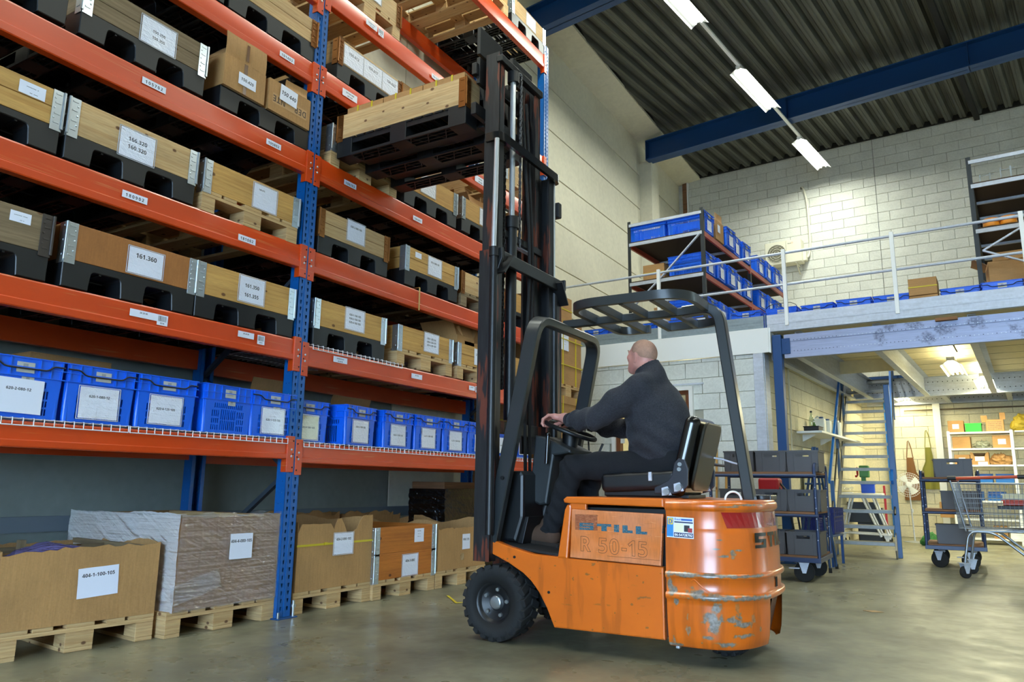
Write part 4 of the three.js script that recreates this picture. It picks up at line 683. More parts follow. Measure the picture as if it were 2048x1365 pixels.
// cartons lying in the collars and on pallets of the rack
{
  const a = openBox('tall open cardboard carton with handwritten tag 150.420', [-3.93, 3.455, -3.06], QT, 0.34, 0.225, 0.5, {});
  flap(a, 0.335, 0.165, 0, 0.225, -0.005, 0.10, 0, -0.02); flap(a, 0.48, 0.16, -0.168, 0.225, -0.25, 0.55, Math.PI / 2, 0.02);
  part('tape', [box(0.028, 0.22, 0.001, 0.0, 0.11, 0.001), box(0.022, 0.12, 0.001, 0.0, 0.30, 0.01)], std({ color: 0x6b4526, roughness: 0.2 }), a);
  sheet(a, 0.145, 0.085, 0.015, 0.10, 0.003, hand('150.420'));
  const b = openBox('low cardboard carton printed upside down with handwritten tag 150.440', [-3.93, 3.455, -3.46], QT, 0.39, 0.235, 0.5, {});
  sheet(b, 0.16, 0.12, -0.02, 0.17, 0.003, hand('150 440'), { tilt: -0.05 });
  part('print', [sheetGeo(0.32, 0.075, print(0.32, 0.075, (c, W, H) => { c.save(); c.translate(W / 2, H / 2); c.rotate(Math.PI); c.fillStyle = '#4a3424'; c.font = 'bold ' + H * 0.85 + 'px sans-serif'; c.textAlign = 'center'; c.textBaseline = 'middle'; c.fillText('DER     NTE', 0, 0, W * 0.98); c.restore(); }, '#b98f5c'), 0.0002)], M.print, b).position.set(0.0, 0.10, 0.001);
  flap(b, 0.2, 0.06, 0.06, 0.235, -0.01, -0.3);
  for (const [z, y, w, h, l] of [[-2.66, 2.24, 0.4, 0.0, 'raised carton flap standing out of the collar 161.360'], [-6.3, 3.46, 0.5, 0.24, 'open brown carton in the collar left of the mast'], [-6.28, 2.02, 0.6, 0.26, 'open brown carton with raised flaps above the sheet reading Derby'], [-6.0, 2.02, 0.3, 0.3, 'small brown carton with taped front left of the Derby carton']]) {
    if (!h) { const t = thing('cardboard_flap', l, 'cardboard', [-4.25, 2.05, z + 0.15], QT); part('flap', [flapGeo(0.3, 0.28, 0.08)], M.cardLight, t).rotation.set(-0.9, 0.6, 0); part('flap', [flapGeo(0.28, 0.26, -0.06)], M.cardLight, t).position.set(0.36, 0.0, 0.02); t.children[1].rotation.set(-1.0, -0.7, 0); continue; }
    const t = openBox(l, onRack(y, z, -0.12), QT, w, h, 0.4, {}); flap(t, w, 0.16, 0, h, -0.01, -0.5); flap(t, 0.38, 0.16, -w / 2, h, -0.2, 0.45, -Math.PI / 2); flap(t, 0.38, 0.16, w / 2, h, -0.2, 0.45, Math.PI / 2);
  }
  closedBox('brown cartons behind the lifted load on the fifth beam', [-4.0, 4.04, -5.1], QT, 0.66, 0.40, 0.5, { straps: [0.2, -0.2] });
  closedBox('dark carton behind the nearest blue crates at the back of the rack', [-4.66, 1.19, -2.55], QT, 0.5, 0.44, 0.35);
  closedBox('carton behind the blue crates just left of the post', [-4.66, 1.19, -1.7], QT, 0.6, 0.40, 0.35);
  for (const [z, w, h, l] of [[-4.05, 0.36, 0.46, 'tall open carton behind the crate beside the post'], [-4.98, 0.5, 0.42, 'open carton with raised flaps behind the middle blue crates']]) { const t = openBox(l, [-4.62, 1.17, z], QT, w, h * 0.7, 0.35, {}); flap(t, w, h * 0.42, 0, h * 0.7, -0.005, 0.15); }
}
// blue stacking crates with wire bail
const crateParts = (() => {
  const W = 0.385, D = 0.58, H = 0.3;
  const slotted = (w, h, fields, y0 = 0) => { const s = shapeOf([[-w / 2 + 0.012, y0], [w / 2 - 0.012, y0], [w / 2, h], [-w / 2, h]]); for (const [x0, x1, ya, yb, n] of fields) { const p = (x1 - x0) / n; for (let i = 0; i < n; i++) s.holes.push(rectHole(x0 + i * p + p * 0.2, ya, x0 + i * p + p * 0.8, yb)); } return ext(s, 0.005); };
  const frontF = [[-0.115, 0.115, 0.155, 0.185, 15], [-0.06, 0.06, 0.085, 0.148, 8], [-0.06, 0.06, 0.02, 0.078, 8], [-0.13, -0.07, 0.10, 0.14, 4], [0.07, 0.13, 0.10, 0.14, 4], [-0.13, -0.07, 0.06, 0.09, 4], [0.07, 0.13, 0.06, 0.09, 4], [-0.13, -0.07, 0.018, 0.05, 4], [0.07, 0.13, 0.018, 0.05, 4]];
  const sideF = [[-0.22, 0.22, 0.155, 0.185, 26], [-0.2, -0.06, 0.02, 0.14, 8], [-0.05, 0.05, 0.02, 0.14, 6], [0.06, 0.2, 0.02, 0.14, 8]];
  const lean = 0.035;
  const front = () => slotted(W - 0.012, H, frontF).rotateX(lean);
  const body = [front().translate(0, 0, -0.016), front().rotateY(Math.PI).translate(0, 0, -D + 0.016), slotted(D - 0.012, H, sideF).rotateX(lean).rotateY(Math.PI / 2).translate(W / 2 - 0.016, 0, -D / 2), slotted(D - 0.012, H, sideF).rotateX(lean).rotateY(-Math.PI / 2).translate(-W / 2 + 0.016, 0, -D / 2), box(W - 0.05, 0.006, D - 0.05, 0, 0.004, -D / 2)];
  for (const sx of [-1, 1]) for (const z of [-0.012, -D + 0.012]) body.push(new THREE.CylinderGeometry(0.022, 0.018, H, 10).translate(sx * (W / 2 - 0.022), H / 2, z + (z > -0.1 ? -0.014 : 0.014)));
  const rim = []; for (const y of [H - 0.003, H - 0.05, H - 0.095]) { const e = y > H - 0.01 ? 0.012 : 0.008, t = 0.005; rim.push(box(W + 0.012, t, e + 0.006, 0, y, -0.002), box(W + 0.012, t, e + 0.006, 0, y, -D + 0.002), box(e + 0.006, t, D, W / 2 + 0.001, y, -D / 2), box(e + 0.006, t, D, -W / 2 - 0.001, y, -D / 2)); }
  for (const sx of [-1, 1]) for (const x of [0.07, 0.125, 0.178]) rim.push(box(0.005, 0.05, 0.012, sx * x, H - 0.025, 0.0), box(0.005, 0.045, 0.012, sx * x, H - 0.072, -0.001));
  for (const z of [-0.1, -0.2, -0.29, -0.38, -0.48]) for (const sx of [-1, 1]) rim.push(box(0.012, 0.095, 0.005, sx * (W / 2 + 0.0), H - 0.048, z));
  const pts = bent([[-0.192, 0.268, 0.004], [-0.13, 0.268, 0.012], [-0.105, 0.242, 0.014], [0.105, 0.242, 0.014], [0.13, 0.268, 0.012], [0.192, 0.268, 0.004]], 0.02, 3);
  const bail = new THREE.TubeGeometry(new THREE.CatmullRomCurve3(pts, false, 'catmullrom', 0), 30, 0.0042, 6);
  const g = { body: join(body), rim: join(rim), bail: join([bail]) }; for (const k in g) g[k].userData.joined = true; return g;
})();
const tagUV = print(0.08, 0.05, (c, W, H) => { c.fillStyle = '#6d7078'; for (let i = 0; i < 9; i++) c.fillRect(W * (0.36 + i * 0.03), H * 0.15, W * 0.016, H * 0.34); c.fillStyle = '#8e9096'; c.fillRect(W * 0.15, H * 0.62, W * 0.6, H * 0.08); }, '#b7b8b2');
function crate(label, p, ry, o = {}) {
  const t = thing('plastic_crate', label, 'crate', p, ry, o.group || 'blue plastic crates');
  part('body', crateParts.body, M.crate, t); part('rim', crateParts.rim, M.crate, t);
  if (o.bail !== false) part('wire_handle', crateParts.bail, M.black, t);
  const a = part('sticker', [sheetGeo(0.085, 0.052, tagUV, 0.0005, 1, 1)], M.print, t); a.position.set(0.0, 0.248, 0.003); if (o.sticker2) { const b = part('sticker', [sheetGeo(0.06, 0.03, tagUV, 0.0005, 1, 1)], M.print, t); b.position.set(0.02, 0.19, -0.0035); }
  if (o.d) sheet(t, o.w || 0.2, o.h || 0.155, o.x || -0.01, o.y || 0.105, -0.001, o.d, { sleeve: o.sleeve, tilt: o.tilt, name: 'label_sheet', bend: 0.004, bg: o.bg });
  return t;
}
const c620 = (t, o = {}) => lines([t], { size: 0.115, top: o.top || 0.3 });
crate('blue crate at the left edge of the rack with sheet 620-2-080-12', onRack(1.187, -1.935), QT, { d: c620('620-2-080-12'), x: -0.02, w: 0.235, h: 0.17, tilt: -0.02, sticker2: true });
crate('blue crate with large blank-bottomed sheet 620-1-080-12', onRack(1.187, -2.335), QT, { d: c620('620-1-080-12'), x: 0.0, w: 0.215, h: 0.165, sleeve: true });
crate('blue crate, third from the left edge, sheet 620-4-125-105', onRack(1.187, -2.735), QT, { d: c620('620-4-125-105', { top: 0.46 }), x: 0.0, w: 0.205, h: 0.16, sleeve: true, tilt: -0.01 });
crate('blue crate without any paper sheet, slotted front showing', onRack(1.187, -3.17), QT + 0.06, { bail: false, sticker2: true });
crate('blue crate left of the rack post with sheet 620-1-125-105', onRack(1.187, -3.54), QT, { d: c620('620-1-125-105', { top: 0.46 }), w: 0.19, h: 0.165, sleeve: true, sticker2: true });
crate('shaded blue crate right of the rack post with yellowed sheet 620-4-100-105', onRack(1.174, -3.92, -0.06), QT, { d: c620('620-4-100-105', { top: 0.5 }), sleeve: true, w: 0.195, h: 0.17, bg: '#d9d8bc' });
crate('turned blue crate showing its slotted side, sheet 620-2-100-105', onRack(1.174, -4.41), QT + 0.12, { d: c620('620-2-100-105'), w: 0.2, h: 0.165, sleeve: true });
crate('blue crate under the carton flap with sheet 620-1-100-105', onRack(1.174, -4.87), QT + 0.03, { d: c620('620-1-100-105', { top: 0.5 }), sleeve: true, w: 0.19, h: 0.165 });
crate('blue crate with sheet reading L-21-1-100-105, third from the mast', onRack(1.174, -5.285), QT, { d: c620('L-21-1-100-105', { top: 0.4 }), sleeve: true, w: 0.19, h: 0.165 });
crate('blue crate second from the mast with sheet L-21-1-100-106', onRack(1.174, -5.70), QT, { d: c620('-L-21-1-100-106', { top: 0.5 }), sleeve: true, w: 0.19, h: 0.165 });
crate('blue crate cut by the forklift mast with sheet 123-1', onRack(1.174, -6.11), QT, { d: c620('L23-1-100', { top: 0.5 }), w: 0.18, h: 0.16 });
crate('blue crate between the mast rails, nearer one', onRack(1.174, -6.53), QT, { d: c620('L24-1-100', { top: 0.5 }) });
crate('blue crate behind the mast at the far end of the rack', onRack(1.174, -6.97), QT, { d: c620('L25-1-100', { top: 0.5 }) });
// strapped cartons on pallets standing at the end of the rack
{
  woodPallet('lower wooden pallet under the tall strapped cartons at the rack end', [-3.95, 0, -8.05], QT);
  const big = (label, y, h) => { const t = closedBox(label, [-3.955, y, -8.05], QT, 0.74, h, 1.1, { tape: false }); part('lid', [grainy(rbox(0.755, 0.09, 1.115, 0, h - 0.045, -0.55, 0.004), 'x')], M.cardLight, t); part('strap', [0.3, 0.7].map((k) => box(0.762, 0.012, 1.12, 0, h * k, -0.55)), M.yellowStrap, t); part('strap', [-0.15, 0.2].map((x) => box(0.012, h + 0.006, 1.122, x, h / 2, -0.55)), M.yellowStrap, t); return t; };
  big('bottom strapped brown carton of the stack at the rack end', 0.144, 0.86);
  big('middle strapped brown carton of the stack behind the guard leg', 1.004, 0.93);
  woodPallet('upper wooden pallet between the strapped cartons at the rack end', [-3.95, 1.936, -8.05], QT);
  const t = big('upper strapped brown carton with white data sheet beside the mast', 2.08, 0.78);
  sheet(t, 0.2, 0.28, -0.1, 0.55, 0.004, lines(['STAPEL', '-- ------', '------ --', '--- -----', '-- ----', '----- --'], { size: 0.07, top: 0.14, lead: 1.7 }));
  const c2 = closedBox('topmost strapped brown carton rising beside the mast at the rack end', [-4.0, 2.862, -7.95], QT, 0.6, 0.32, 0.9, { straps: ['x'] }); void c2;
}
tag(put(mesh('beam_strap', [flat([RX + 0.010, 2.585, -5.06], [RX + 0.010, 2.38, -5.06], 0.016, 0.002, [0, 0, 1]), flat([RX + 0.010, 2.586, -5.06], [RX - 0.06, 2.586, -5.06], 0.016, 0.002, [0, 0, 1])], std({ color: 0xc9a860, roughness: 0.6 }))), 'pale yellow strap hanging over the orange beam in the right bay', 'strap');
// curl of yellow strapping on the floor by the front wheel
tag(put(mesh('strap_end', [flat([-3.63, 0.004, -5.18], [-3.36, 0.004, -4.91], 0.02, 0.002, [1, 0, 0.6]), flat([-3.36, 0.004, -4.91], [-3.27, 0.012, -4.99], 0.02, 0.002, [1, 0, 0.6])], M.yellowStrap)), 'loose end of yellow strapping on the floor left of the front wheel', 'strap');

// ───────────────────────── forklift truck ─────────────────────────
const FO = [-1.7, 0, -4.34];
const truck = thing('forklift', 'orange three wheel electric forklift with raised black mast and overhead guard', 'forklift', FO);
const fl = (geos) => (Array.isArray(geos) ? geos : [geos]).map((g) => g.translate(-FO[0], -FO[1], -FO[2]));
const fp = (name, geos, mat, parent = truck, label) => part(name, fl(geos), mat, parent, label);
const ZN = -3.88, ZF = -4.80, ZM = -4.34;                      // near side, far side, middle
const sideX = (pts, z0, z1, bev = 0.006) => ext(pts, z0 - z1, bev, 2, 8).translate(0, 0, z1);   // outline in x,y extruded in z
{
  const paint = (c, u, v, s) => { const k = 0.97 + 0.10 * (fbm(u, v, 5, 3, 4, s) - 0.5) - 0.10 * smooth(0.55, 0.75, fbm(u, v, 26, 2, 4, s + 3)); return [c[0] * k, c[1] * k, c[2] * k]; };
  const skirtTex = tex(768, 384, (u, v) => { let c = paint([222, 108, 20], u, v, 401); const sc = smooth(0.76, 0.82, fbm(u, v, 5, 34, 4, 405)) * 0.35 * smooth(0.5, 0.7, fbm(u, v, 40, 40, 2, 407)), sp = smooth(0.80, 0.83, fbm(u, v, 34, 26, 3, 409)) * 0.6; c = c.map((x, i) => mix(x, [110, 84, 58][i], Math.max(sc, sp))); return c; }, [1.1, 0.55]);
  M.truck = phys({ map: skirtTex, roughness: 0.33, clearcoat: 0.4, clearcoatRoughness: 0.18 });
  M.truckPlain = phys({ color: 0xd96a12, roughness: 0.32, clearcoat: 0.4, clearcoatRoughness: 0.15 });
  const skirt = [[-2.445, 0.50], [-2.45, 0.545], [-2.425, 0.572], [-2.3, 0.537], [-2.14, 0.502], [-1.93, 0.492], [-1.372, 0.478], [-1.36, 0.478], [-1.36, 0.117], [-1.998, 0.115], [-2.045, 0.215], [-2.095, 0.295], [-2.15, 0.355], [-2.2, 0.392], [-2.25, 0.418], [-2.30, 0.444], [-2.36, 0.468]];
  fp('side_skirt', [sideX(skirt, ZN, ZN - 0.05, 0.008)], M.truck); fp('side_skirt', [sideX(skirt, ZF + 0.05, ZF, 0.008)], M.truck);
  fp('chassis', [box(0.66, 0.33, 0.83, -1.68, 0.29, ZM), box(0.5, 0.2, 0.5, -2.2, 0.28, ZM), bar([-2.395, 0.21, ZN - 0.14], [-2.395, 0.21, ZF + 0.14], 0.05, 12), box(0.5, 0.02, 0.85, -2.2, 0.47, ZM)], M.black);
  fp('floor_plate', [flat([-2.44, 0.542, ZM], [-1.95, 0.497, ZM], 0.84, 0.014, [0, 0, 1])], M.rubber);
  fp('sill_bolts', [[-2.418, 0.523], [-2.255, 0.478], [-2.03, 0.30]].map(([x, y]) => new THREE.CylinderGeometry(0.008, 0.008, 0.006, 10).rotateX(Math.PI / 2).translate(x, y, ZN + 0.002)), M.hole);
  fp('leg_panel', [sideX([[-1.975, 0.49], [-1.93, 0.755], [-1.915, 0.783], [-1.893, 0.786], [-1.886, 0.77], [-1.912, 0.488]], ZN + 0.006, ZF - 0.006, 0.01)], M.truckPlain);
  // battery cover with raised lettering, its paint worn
  const pc = document.createElement('canvas'); pc.width = 1024; pc.height = 512; const c = pc.getContext('2d');
  c.fillStyle = '#dd8352'; c.fillRect(0, 0, 1024, 512);
  const im = c.getImageData(0, 0, 1024, 512), dd = im.data; for (let y = 0; y < 512; y++) for (let x = 0; x < 1024; x++) { const u = x / 1024, v = y / 512, i = (y * 1024 + x) * 4; const k = 0.95 + 0.14 * (fbm(u, v, 5, 4, 5, 421) - 0.5) + 0.10 * (fbm(u, v, 90, 8, 3, 425) - 0.5), o = smooth(0.25, 0.95, fbm(u, v, 3, 3, 3, 429)); dd[i] = mix(228, 224, o) * k; dd[i + 1] = mix(140, 122, o) * k; dd[i + 2] = mix(92, 52, o) * k; } c.putImageData(im, 0, 0);
  c.globalAlpha = 0.8; c.fillStyle = '#94502f'; c.fillRect(62, 38, 255, 158); c.globalAlpha = 1;
  for (let k = 0; k < 300; k++) { c.fillStyle = hash2(k, 1, 5) > 0.5 ? '#c07a58' : '#7a3d22'; c.fillRect(64 + 240 * hash2(k, 2, 5), 40 + 150 * hash2(k, 3, 5), 10 + 26 * hash2(k, 4, 5), 2); }
  const L = (f) => { c.fillStyle = '#2c5f74'; f(); };
  L(() => { c.fillRect(112, 124, 160, 70); }); c.fillStyle = '#a2623f'; c.fillRect(150, 139, 122, 9); c.fillRect(112, 165, 120, 9);
  L(() => { c.fillRect(310, 126, 160, 26); c.fillRect(360, 126, 60, 72); c.fillRect(500, 130, 56, 72); c.fillRect(592, 132, 56, 72); c.fillRect(592, 180, 110, 26); c.fillRect(735, 136, 56, 72); c.fillRect(735, 186, 120, 26); });
  for (let k = 0; k < 900; k++) { c.fillStyle = ['#dd8352', '#111c22', '#7db4c0'][k % 3]; c.globalAlpha = 0.7; const x = 110 + 750 * hash2(k, 7, 9), y = 124 + 90 * hash2(k, 8, 9); const px = c.getImageData(x, y, 1, 1).data; if (px[2] > px[0]) c.fillRect(x, y, 2 + 12 * hash2(k, 9, 9), 2); } c.globalAlpha = 1;
  c.save(); c.transform(1, 0.035, 0, 1, 0, -4); c.font = 'bold 205px sans-serif'; c.lineWidth = 4.5; c.strokeStyle = '#5a3a26'; c.textBaseline = 'alphabetic'; const LT = [['R', 108], ['5', 318], ['0', 444], ['-', 574], ['1', 640], ['5', 748]]; for (const [t, x] of LT) { c.strokeText(t, x, 405); } c.restore();
  c.strokeStyle = '#8d4a26'; c.lineWidth = 4; c.beginPath(); c.moveTo(420, 440); c.lineTo(980, 452); c.stroke(); c.lineWidth = 1.5; for (let k = 0; k < 40; k++) { c.strokeStyle = k % 2 ? '#f0b48a' : '#9c5830'; c.beginPath(); const x = 1000 * hash2(k, 1, 2), y = 500 * hash2(k, 2, 2); c.moveTo(x, y); c.lineTo(x + 160 * (hash2(k, 3, 2) - 0.3), y + 20 * (hash2(k, 4, 2) - 0.5)); c.stroke(); }
  const pt = new THREE.CanvasTexture(pc); pt.colorSpace = THREE.SRGBColorSpace; pt.magFilter = THREE.LinearFilter; pt.wrapS = pt.wrapT = THREE.RepeatWrapping; pt.repeat.set(1 / 0.545, 1 / 0.275); pt.offset.set(0.197 / 0.545, -0.478 / 0.275);
  const cover = fp('battery_cover', [sideX([[-1.897, 0.496], [-1.372, 0.482], [-1.352, 0.748], [-1.885, 0.760]], ZN + 0.004, ZN - 0.03, 0.005)], phys({ map: pt, roughness: 0.30, clearcoat: 0.5, clearcoatRoughness: 0.2 }));
  void cover;
  fp('battery_box', [box(0.54, 0.3, 0.82, -1.63, 0.62, ZM - 0.02)], M.black);
  fp('seat_hood', [sideX([[-1.93, 0.795], [-1.935, 0.812], [-1.915, 0.828], [-1.346, 0.828], [-1.346, 0.782], [-1.9, 0.790]], ZN + 0.012, ZF - 0.012, 0.008), sideX([[-1.9, 0.76], [-1.8, 0.758], [-1.8, 0.795], [-1.9, 0.795]], ZN - 0.004, ZN - 0.03, 0.003)], M.truckPlain);

  // counterweight: plan curve carried through a vertical profile
  const X0 = -1.345, XS = -1.215, XR = -0.886, HW = 0.46, NE = 2.5, plan = [];
  plan.push([X0, ZN, 0, 1], [-1.28, ZN, 0, 1]);
  const NP = 64; for (let i = 0; i <= NP; i++) { const a = Math.PI / 2 - Math.PI * i / NP, s = Math.sign(Math.sin(a)), ca = Math.max(0, Math.cos(a)), sa = Math.abs(Math.sin(a)); const x = XS + (XR - XS) * Math.pow(ca, 2 / NE), z = ZM + HW * s * Math.pow(sa, 2 / NE); let nx = Math.pow(ca, 2 - 2 / NE) / (XR - XS), nz = s * Math.pow(sa, 2 - 2 / NE) / HW; const l = Math.hypot(nx, nz); plan.push([x, z, nx / l, nz / l]); }
  plan.push([-1.28, ZF, 0, -1], [X0, ZF, 0, -1]);
  const S = [0]; for (let i = 1; i < plan.length; i++) S.push(S[i - 1] + Math.hypot(plan[i][0] - plan[i - 1][0], plan[i][1] - plan[i - 1][1]));
  const prof = [[0.088, -0.045], [0.098, -0.022], [0.14, -0.012], [0.22, -0.005], [0.30, -0.001], [0.322, 0.0], [0.330, 0.016], [0.342, 0.020], [0.356, 0.016], [0.362, -0.002], [0.40, 0.0], [0.428, 0.0], [0.434, 0.016], [0.446, 0.019], [0.458, 0.014], [0.464, 0.0], [0.55, 0.0], [0.64, -0.004], [0.675, -0.008], [0.682, -0.016], [0.765, -0.018], [0.772, -0.006], [0.782, 0.0], [0.80, 0.0], [0.812, -0.006], [0.819, -0.02]];
  const sRear = S[2 + NP / 2], open = (s, y) => y < 0.33 && s > sRear - 0.16 && s < sRear + 0.2;
  const pos = [], uv = [], V0 = (i, j) => { const [x, z, nx, nz] = plan[i], [y, o] = prof[j]; return [x + nx * o, y, z + nz * o]; };
  for (let i = 0; i < plan.length - 1; i++) for (let j = 0; j < prof.length - 1; j++) { if (open((S[i] + S[i + 1]) / 2, prof[j + 1][0] - 0.012 * 0)) continue; const q = [[i, j], [i + 1, j], [i + 1, j + 1], [i, j], [i + 1, j + 1], [i, j + 1]]; for (const [a, b] of q) { pos.push(...V0(a, b)); uv.push(S[a], prof[b][0]); } }
  const cg = new THREE.BufferGeometry(); cg.setAttribute('position', new THREE.Float32BufferAttribute(pos, 3)); cg.setAttribute('uv', new THREE.Float32BufferAttribute(uv, 2));
  let cw = mergeVertices(cg); cw.computeVertexNormals(); cw = cw.toNonIndexed(); cw.userData.uvDone = true; fixWinding(cw);
  const ST = S[S.length - 1];
  const worn = [[0.02, 0.10, 0.05, 0.01], [0.10, 0.448, 0.10, 0.012], [0.24, 0.45, 0.16, 0.010], [0.42, 0.448, 0.2, 0.008], [0.02, 0.40, 0.014, 0.05], [0.035, 0.365, 0.02, 0.02], [0.15, 0.36, 0.05, 0.025], [0.26, 0.345, 0.16, 0.016], [0.42, 0.342, 0.2, 0.014], [0.235, 0.24, 0.05, 0.045], [0.25, 0.29, 0.03, 0.03], [0.23, 0.20, 0.03, 0.03], [0.35, 0.235, 0.05, 0.018], [0.39, 0.215, 0.06, 0.014], [0.37, 0.25, 0.02, 0.02], [0.30, 0.545, 0.03, 0.006], [0.34, 0.555, 0.018, 0.02], [0.27, 0.58, 0.02, 0.004], [0.38, 0.575, 0.02, 0.005], [0.28, 0.625, 0.02, 0.004], [0.30, 0.12, 0.06, 0.012], [0.20, 0.15, 0.04, 0.01], [0.05, 0.31, 0.016, 0.02], [0.40, 0.16, 0.06, 0.012], [0.46, 0.80, 0.12, 0.006], [0.33, 0.79, 0.08, 0.004]];
  const ct = tex(1280, 640, (u, v) => {
    const s = u * ST, y = v * 0.85; let col = paint([223, 107, 19], u, v, 441), w = 0;
    for (const [a, b, rx, ry] of worn) { const q = Math.hypot((s - a) / rx, (y - b) / ry); if (q < 2) w = Math.max(w, smooth(1.15, 0.5, q + 1.5 * (fbm(u, v, 90, 46, 4, 447) - 0.5))); }
    w = Math.max(w, smooth(0.735, 0.76, fbm(u, v, 60, 14, 4, 451)) * smooth(0.5, 0.1, y) * 0.8);
    const m = fbm(u, v, 160, 80, 3, 455); const wc = [mix(96, 158, m), mix(84, 150, m), mix(72, 142, m)];
    return col.map((x, i) => mix(x, wc[i], w));
  }, [ST, 0.85]);
  const cc = document.createElement('canvas'); void cc;
  fp('counterweight', [cw], (M.counter = phys({ map: ct, roughness: 0.30, roughnessMap: null, clearcoat: 0.45, clearcoatRoughness: 0.14, side: THREE.DoubleSide })));
  { // top lid and bottom
    const out = plan.map(([x, z, nx, nz]) => [x - nx * 0.02, z - nz * 0.02]); const lid = new THREE.ExtrudeGeometry(shapeOf(out), { depth: 0.02, bevelEnabled: true, bevelSize: 0.01, bevelThickness: 0.006, bevelSegments: 2, bevelOffset: -0.004 }).rotateX(Math.PI / 2).translate(0, 0.818, 0);
    fp('top_lid', [lid], M.truckPlain);
    const inn = plan.map(([x, z, nx, nz]) => [x - nx * 0.13, z - nz * 0.11]); fp('counterweight_core', [new THREE.ExtrudeGeometry(shapeOf(inn.filter((p) => p[0] < -1.13)), { depth: 0.66, bevelEnabled: false }).rotateX(Math.PI / 2).translate(0, 0.78, 0), box(0.25, 0.4, 0.7, -1.12, 0.58, ZM)], M.black);
  }
  // slim strip geometry following the counterweight: band, badge letters, slot
  const sAt = (x) => { for (let i = 1; i < plan.length; i++) if (plan[i][0] >= x) return S[i - 1] + (S[i] - S[i - 1]) * (x - plan[i - 1][0]) / (plan[i][0] - plan[i - 1][0]); };
  const strip = (s0, s1, y0, y1, o, slant = 0) => { const pos = [], uv = [], n = 24; const P = (s, y) => { let i = 0; while (i < S.length - 2 && S[i + 1] < s) i++; const t = (s - S[i]) / (S[i + 1] - S[i]), A = plan[i], B = plan[i + 1]; const nx = mix(A[2], B[2], t), nz = mix(A[3], B[3], t); return [mix(A[0], B[0], t) + nx * o, y, mix(A[1], B[1], t) + nz * o]; }; for (let i = 0; i < n; i++) { const a = i / n, b = (i + 1) / n, f = (t, k) => s0 + (s1 - s0) * t + slant * k * (1 - t); const q = [[f(a, 0), y1, a, 1], [f(a, 1), y0, a, 0], [f(b, 1), y0, b, 0], [f(a, 0), y1, a, 1], [f(b, 1), y0, b, 0], [f(b, 0), y1, b, 1]]; for (const [s, y, u, v] of q) { pos.push(...P(s, y)); uv.push(u, v); } } const g = new THREE.BufferGeometry(); g.setAttribute('position', new THREE.Float32BufferAttribute(pos, 3)); g.setAttribute('uv', new THREE.Float32BufferAttribute(uv, 2)); g.computeVertexNormals(); g.userData.uvDone = true; return g; };
  fp('reflector_band', [strip(sAt(-1.055), 2 * sRear - sAt(-1.055), 0.684, 0.763, -0.0135, 0.03)], phys({ color: 0xa00d14, roughness: 0.25, clearcoat: 0.8, side: THREE.DoubleSide }), truck, 'dark red band round the tail');
  const bd = (s0, s1, y0, y1) => strip(s0, s1, y0, y1, 0.004), s0 = sAt(-0.93), bm = phys({ color: 0x17120e, roughness: 0.3, side: THREE.DoubleSide });
  fp('badge_letter', [bd(s0, s0 + 0.115, 0.642, 0.660), bd(s0, s0 + 0.034, 0.616, 0.645), bd(s0, s0 + 0.115, 0.611, 0.628), bd(s0 + 0.081, s0 + 0.115, 0.594, 0.620), bd(s0, s0 + 0.115, 0.583, 0.599)], bm);
  fp('badge_letter', [bd(s0 + 0.135, s0 + 0.25, 0.642, 0.660), bd(s0 + 0.172, s0 + 0.21, 0.583, 0.650)], bm); fp('badge_letter', [bd(s0 + 0.27, s0 + 0.31, 0.583, 0.660)], bm);
  for (const q of [0.33, 0.45]) fp('badge_letter', [bd(s0 + q, s0 + q + 0.04, 0.583, 0.660), bd(s0 + q, s0 + q + 0.09, 0.583, 0.6)], bm);
  fp('vent_slot', [strip(sRear - 0.045, sRear + 0.0, 0.372, 0.422, 0.003)], M.hole);
  fp('pressed_rim', [(() => { const pts = [[0.13, 0.418], [0.15, 0.424], [0.19, 0.39], [0.22, 0.372]].map(([s, y]) => { let i = 0; while (S[i + 1] < s) i++; const t = (s - S[i]) / (S[i + 1] - S[i]); return [mix(plan[i][0], plan[i + 1][0], t), y, mix(plan[i][1], plan[i + 1][1], t) + 0.001]; }); return tube(pts, 0.004, 30, 6); })()], M.truckPlain);
  fp('wheel_shroud', [(() => { const q = plan.filter((p, i) => S[i] > sRear - 0.06 && S[i] < sRear + 0.42); const g = new THREE.BufferGeometry(), pos = []; for (let i = 0; i < q.length - 1; i++) { const A = q[i], B = q[i + 1], f = (p, y, o) => [p[0] - p[2] * o, y, p[1] - p[3] * o]; for (const t of [[f(A, 0.12, 0.07), f(B, 0.12, 0.07), f(B, 0.345, 0.012)], [f(A, 0.12, 0.07), f(B, 0.345, 0.012), f(A, 0.345, 0.012)]]) t.forEach((v) => pos.push(...v)); } g.setAttribute('position', new THREE.Float32BufferAttribute(pos, 3)); g.computeVertexNormals(); return g; })()], std({ color: 0x5a1d14, roughness: 0.45, side: THREE.DoubleSide }));  // inside of the far skirt; its unlit darkness is put into the red
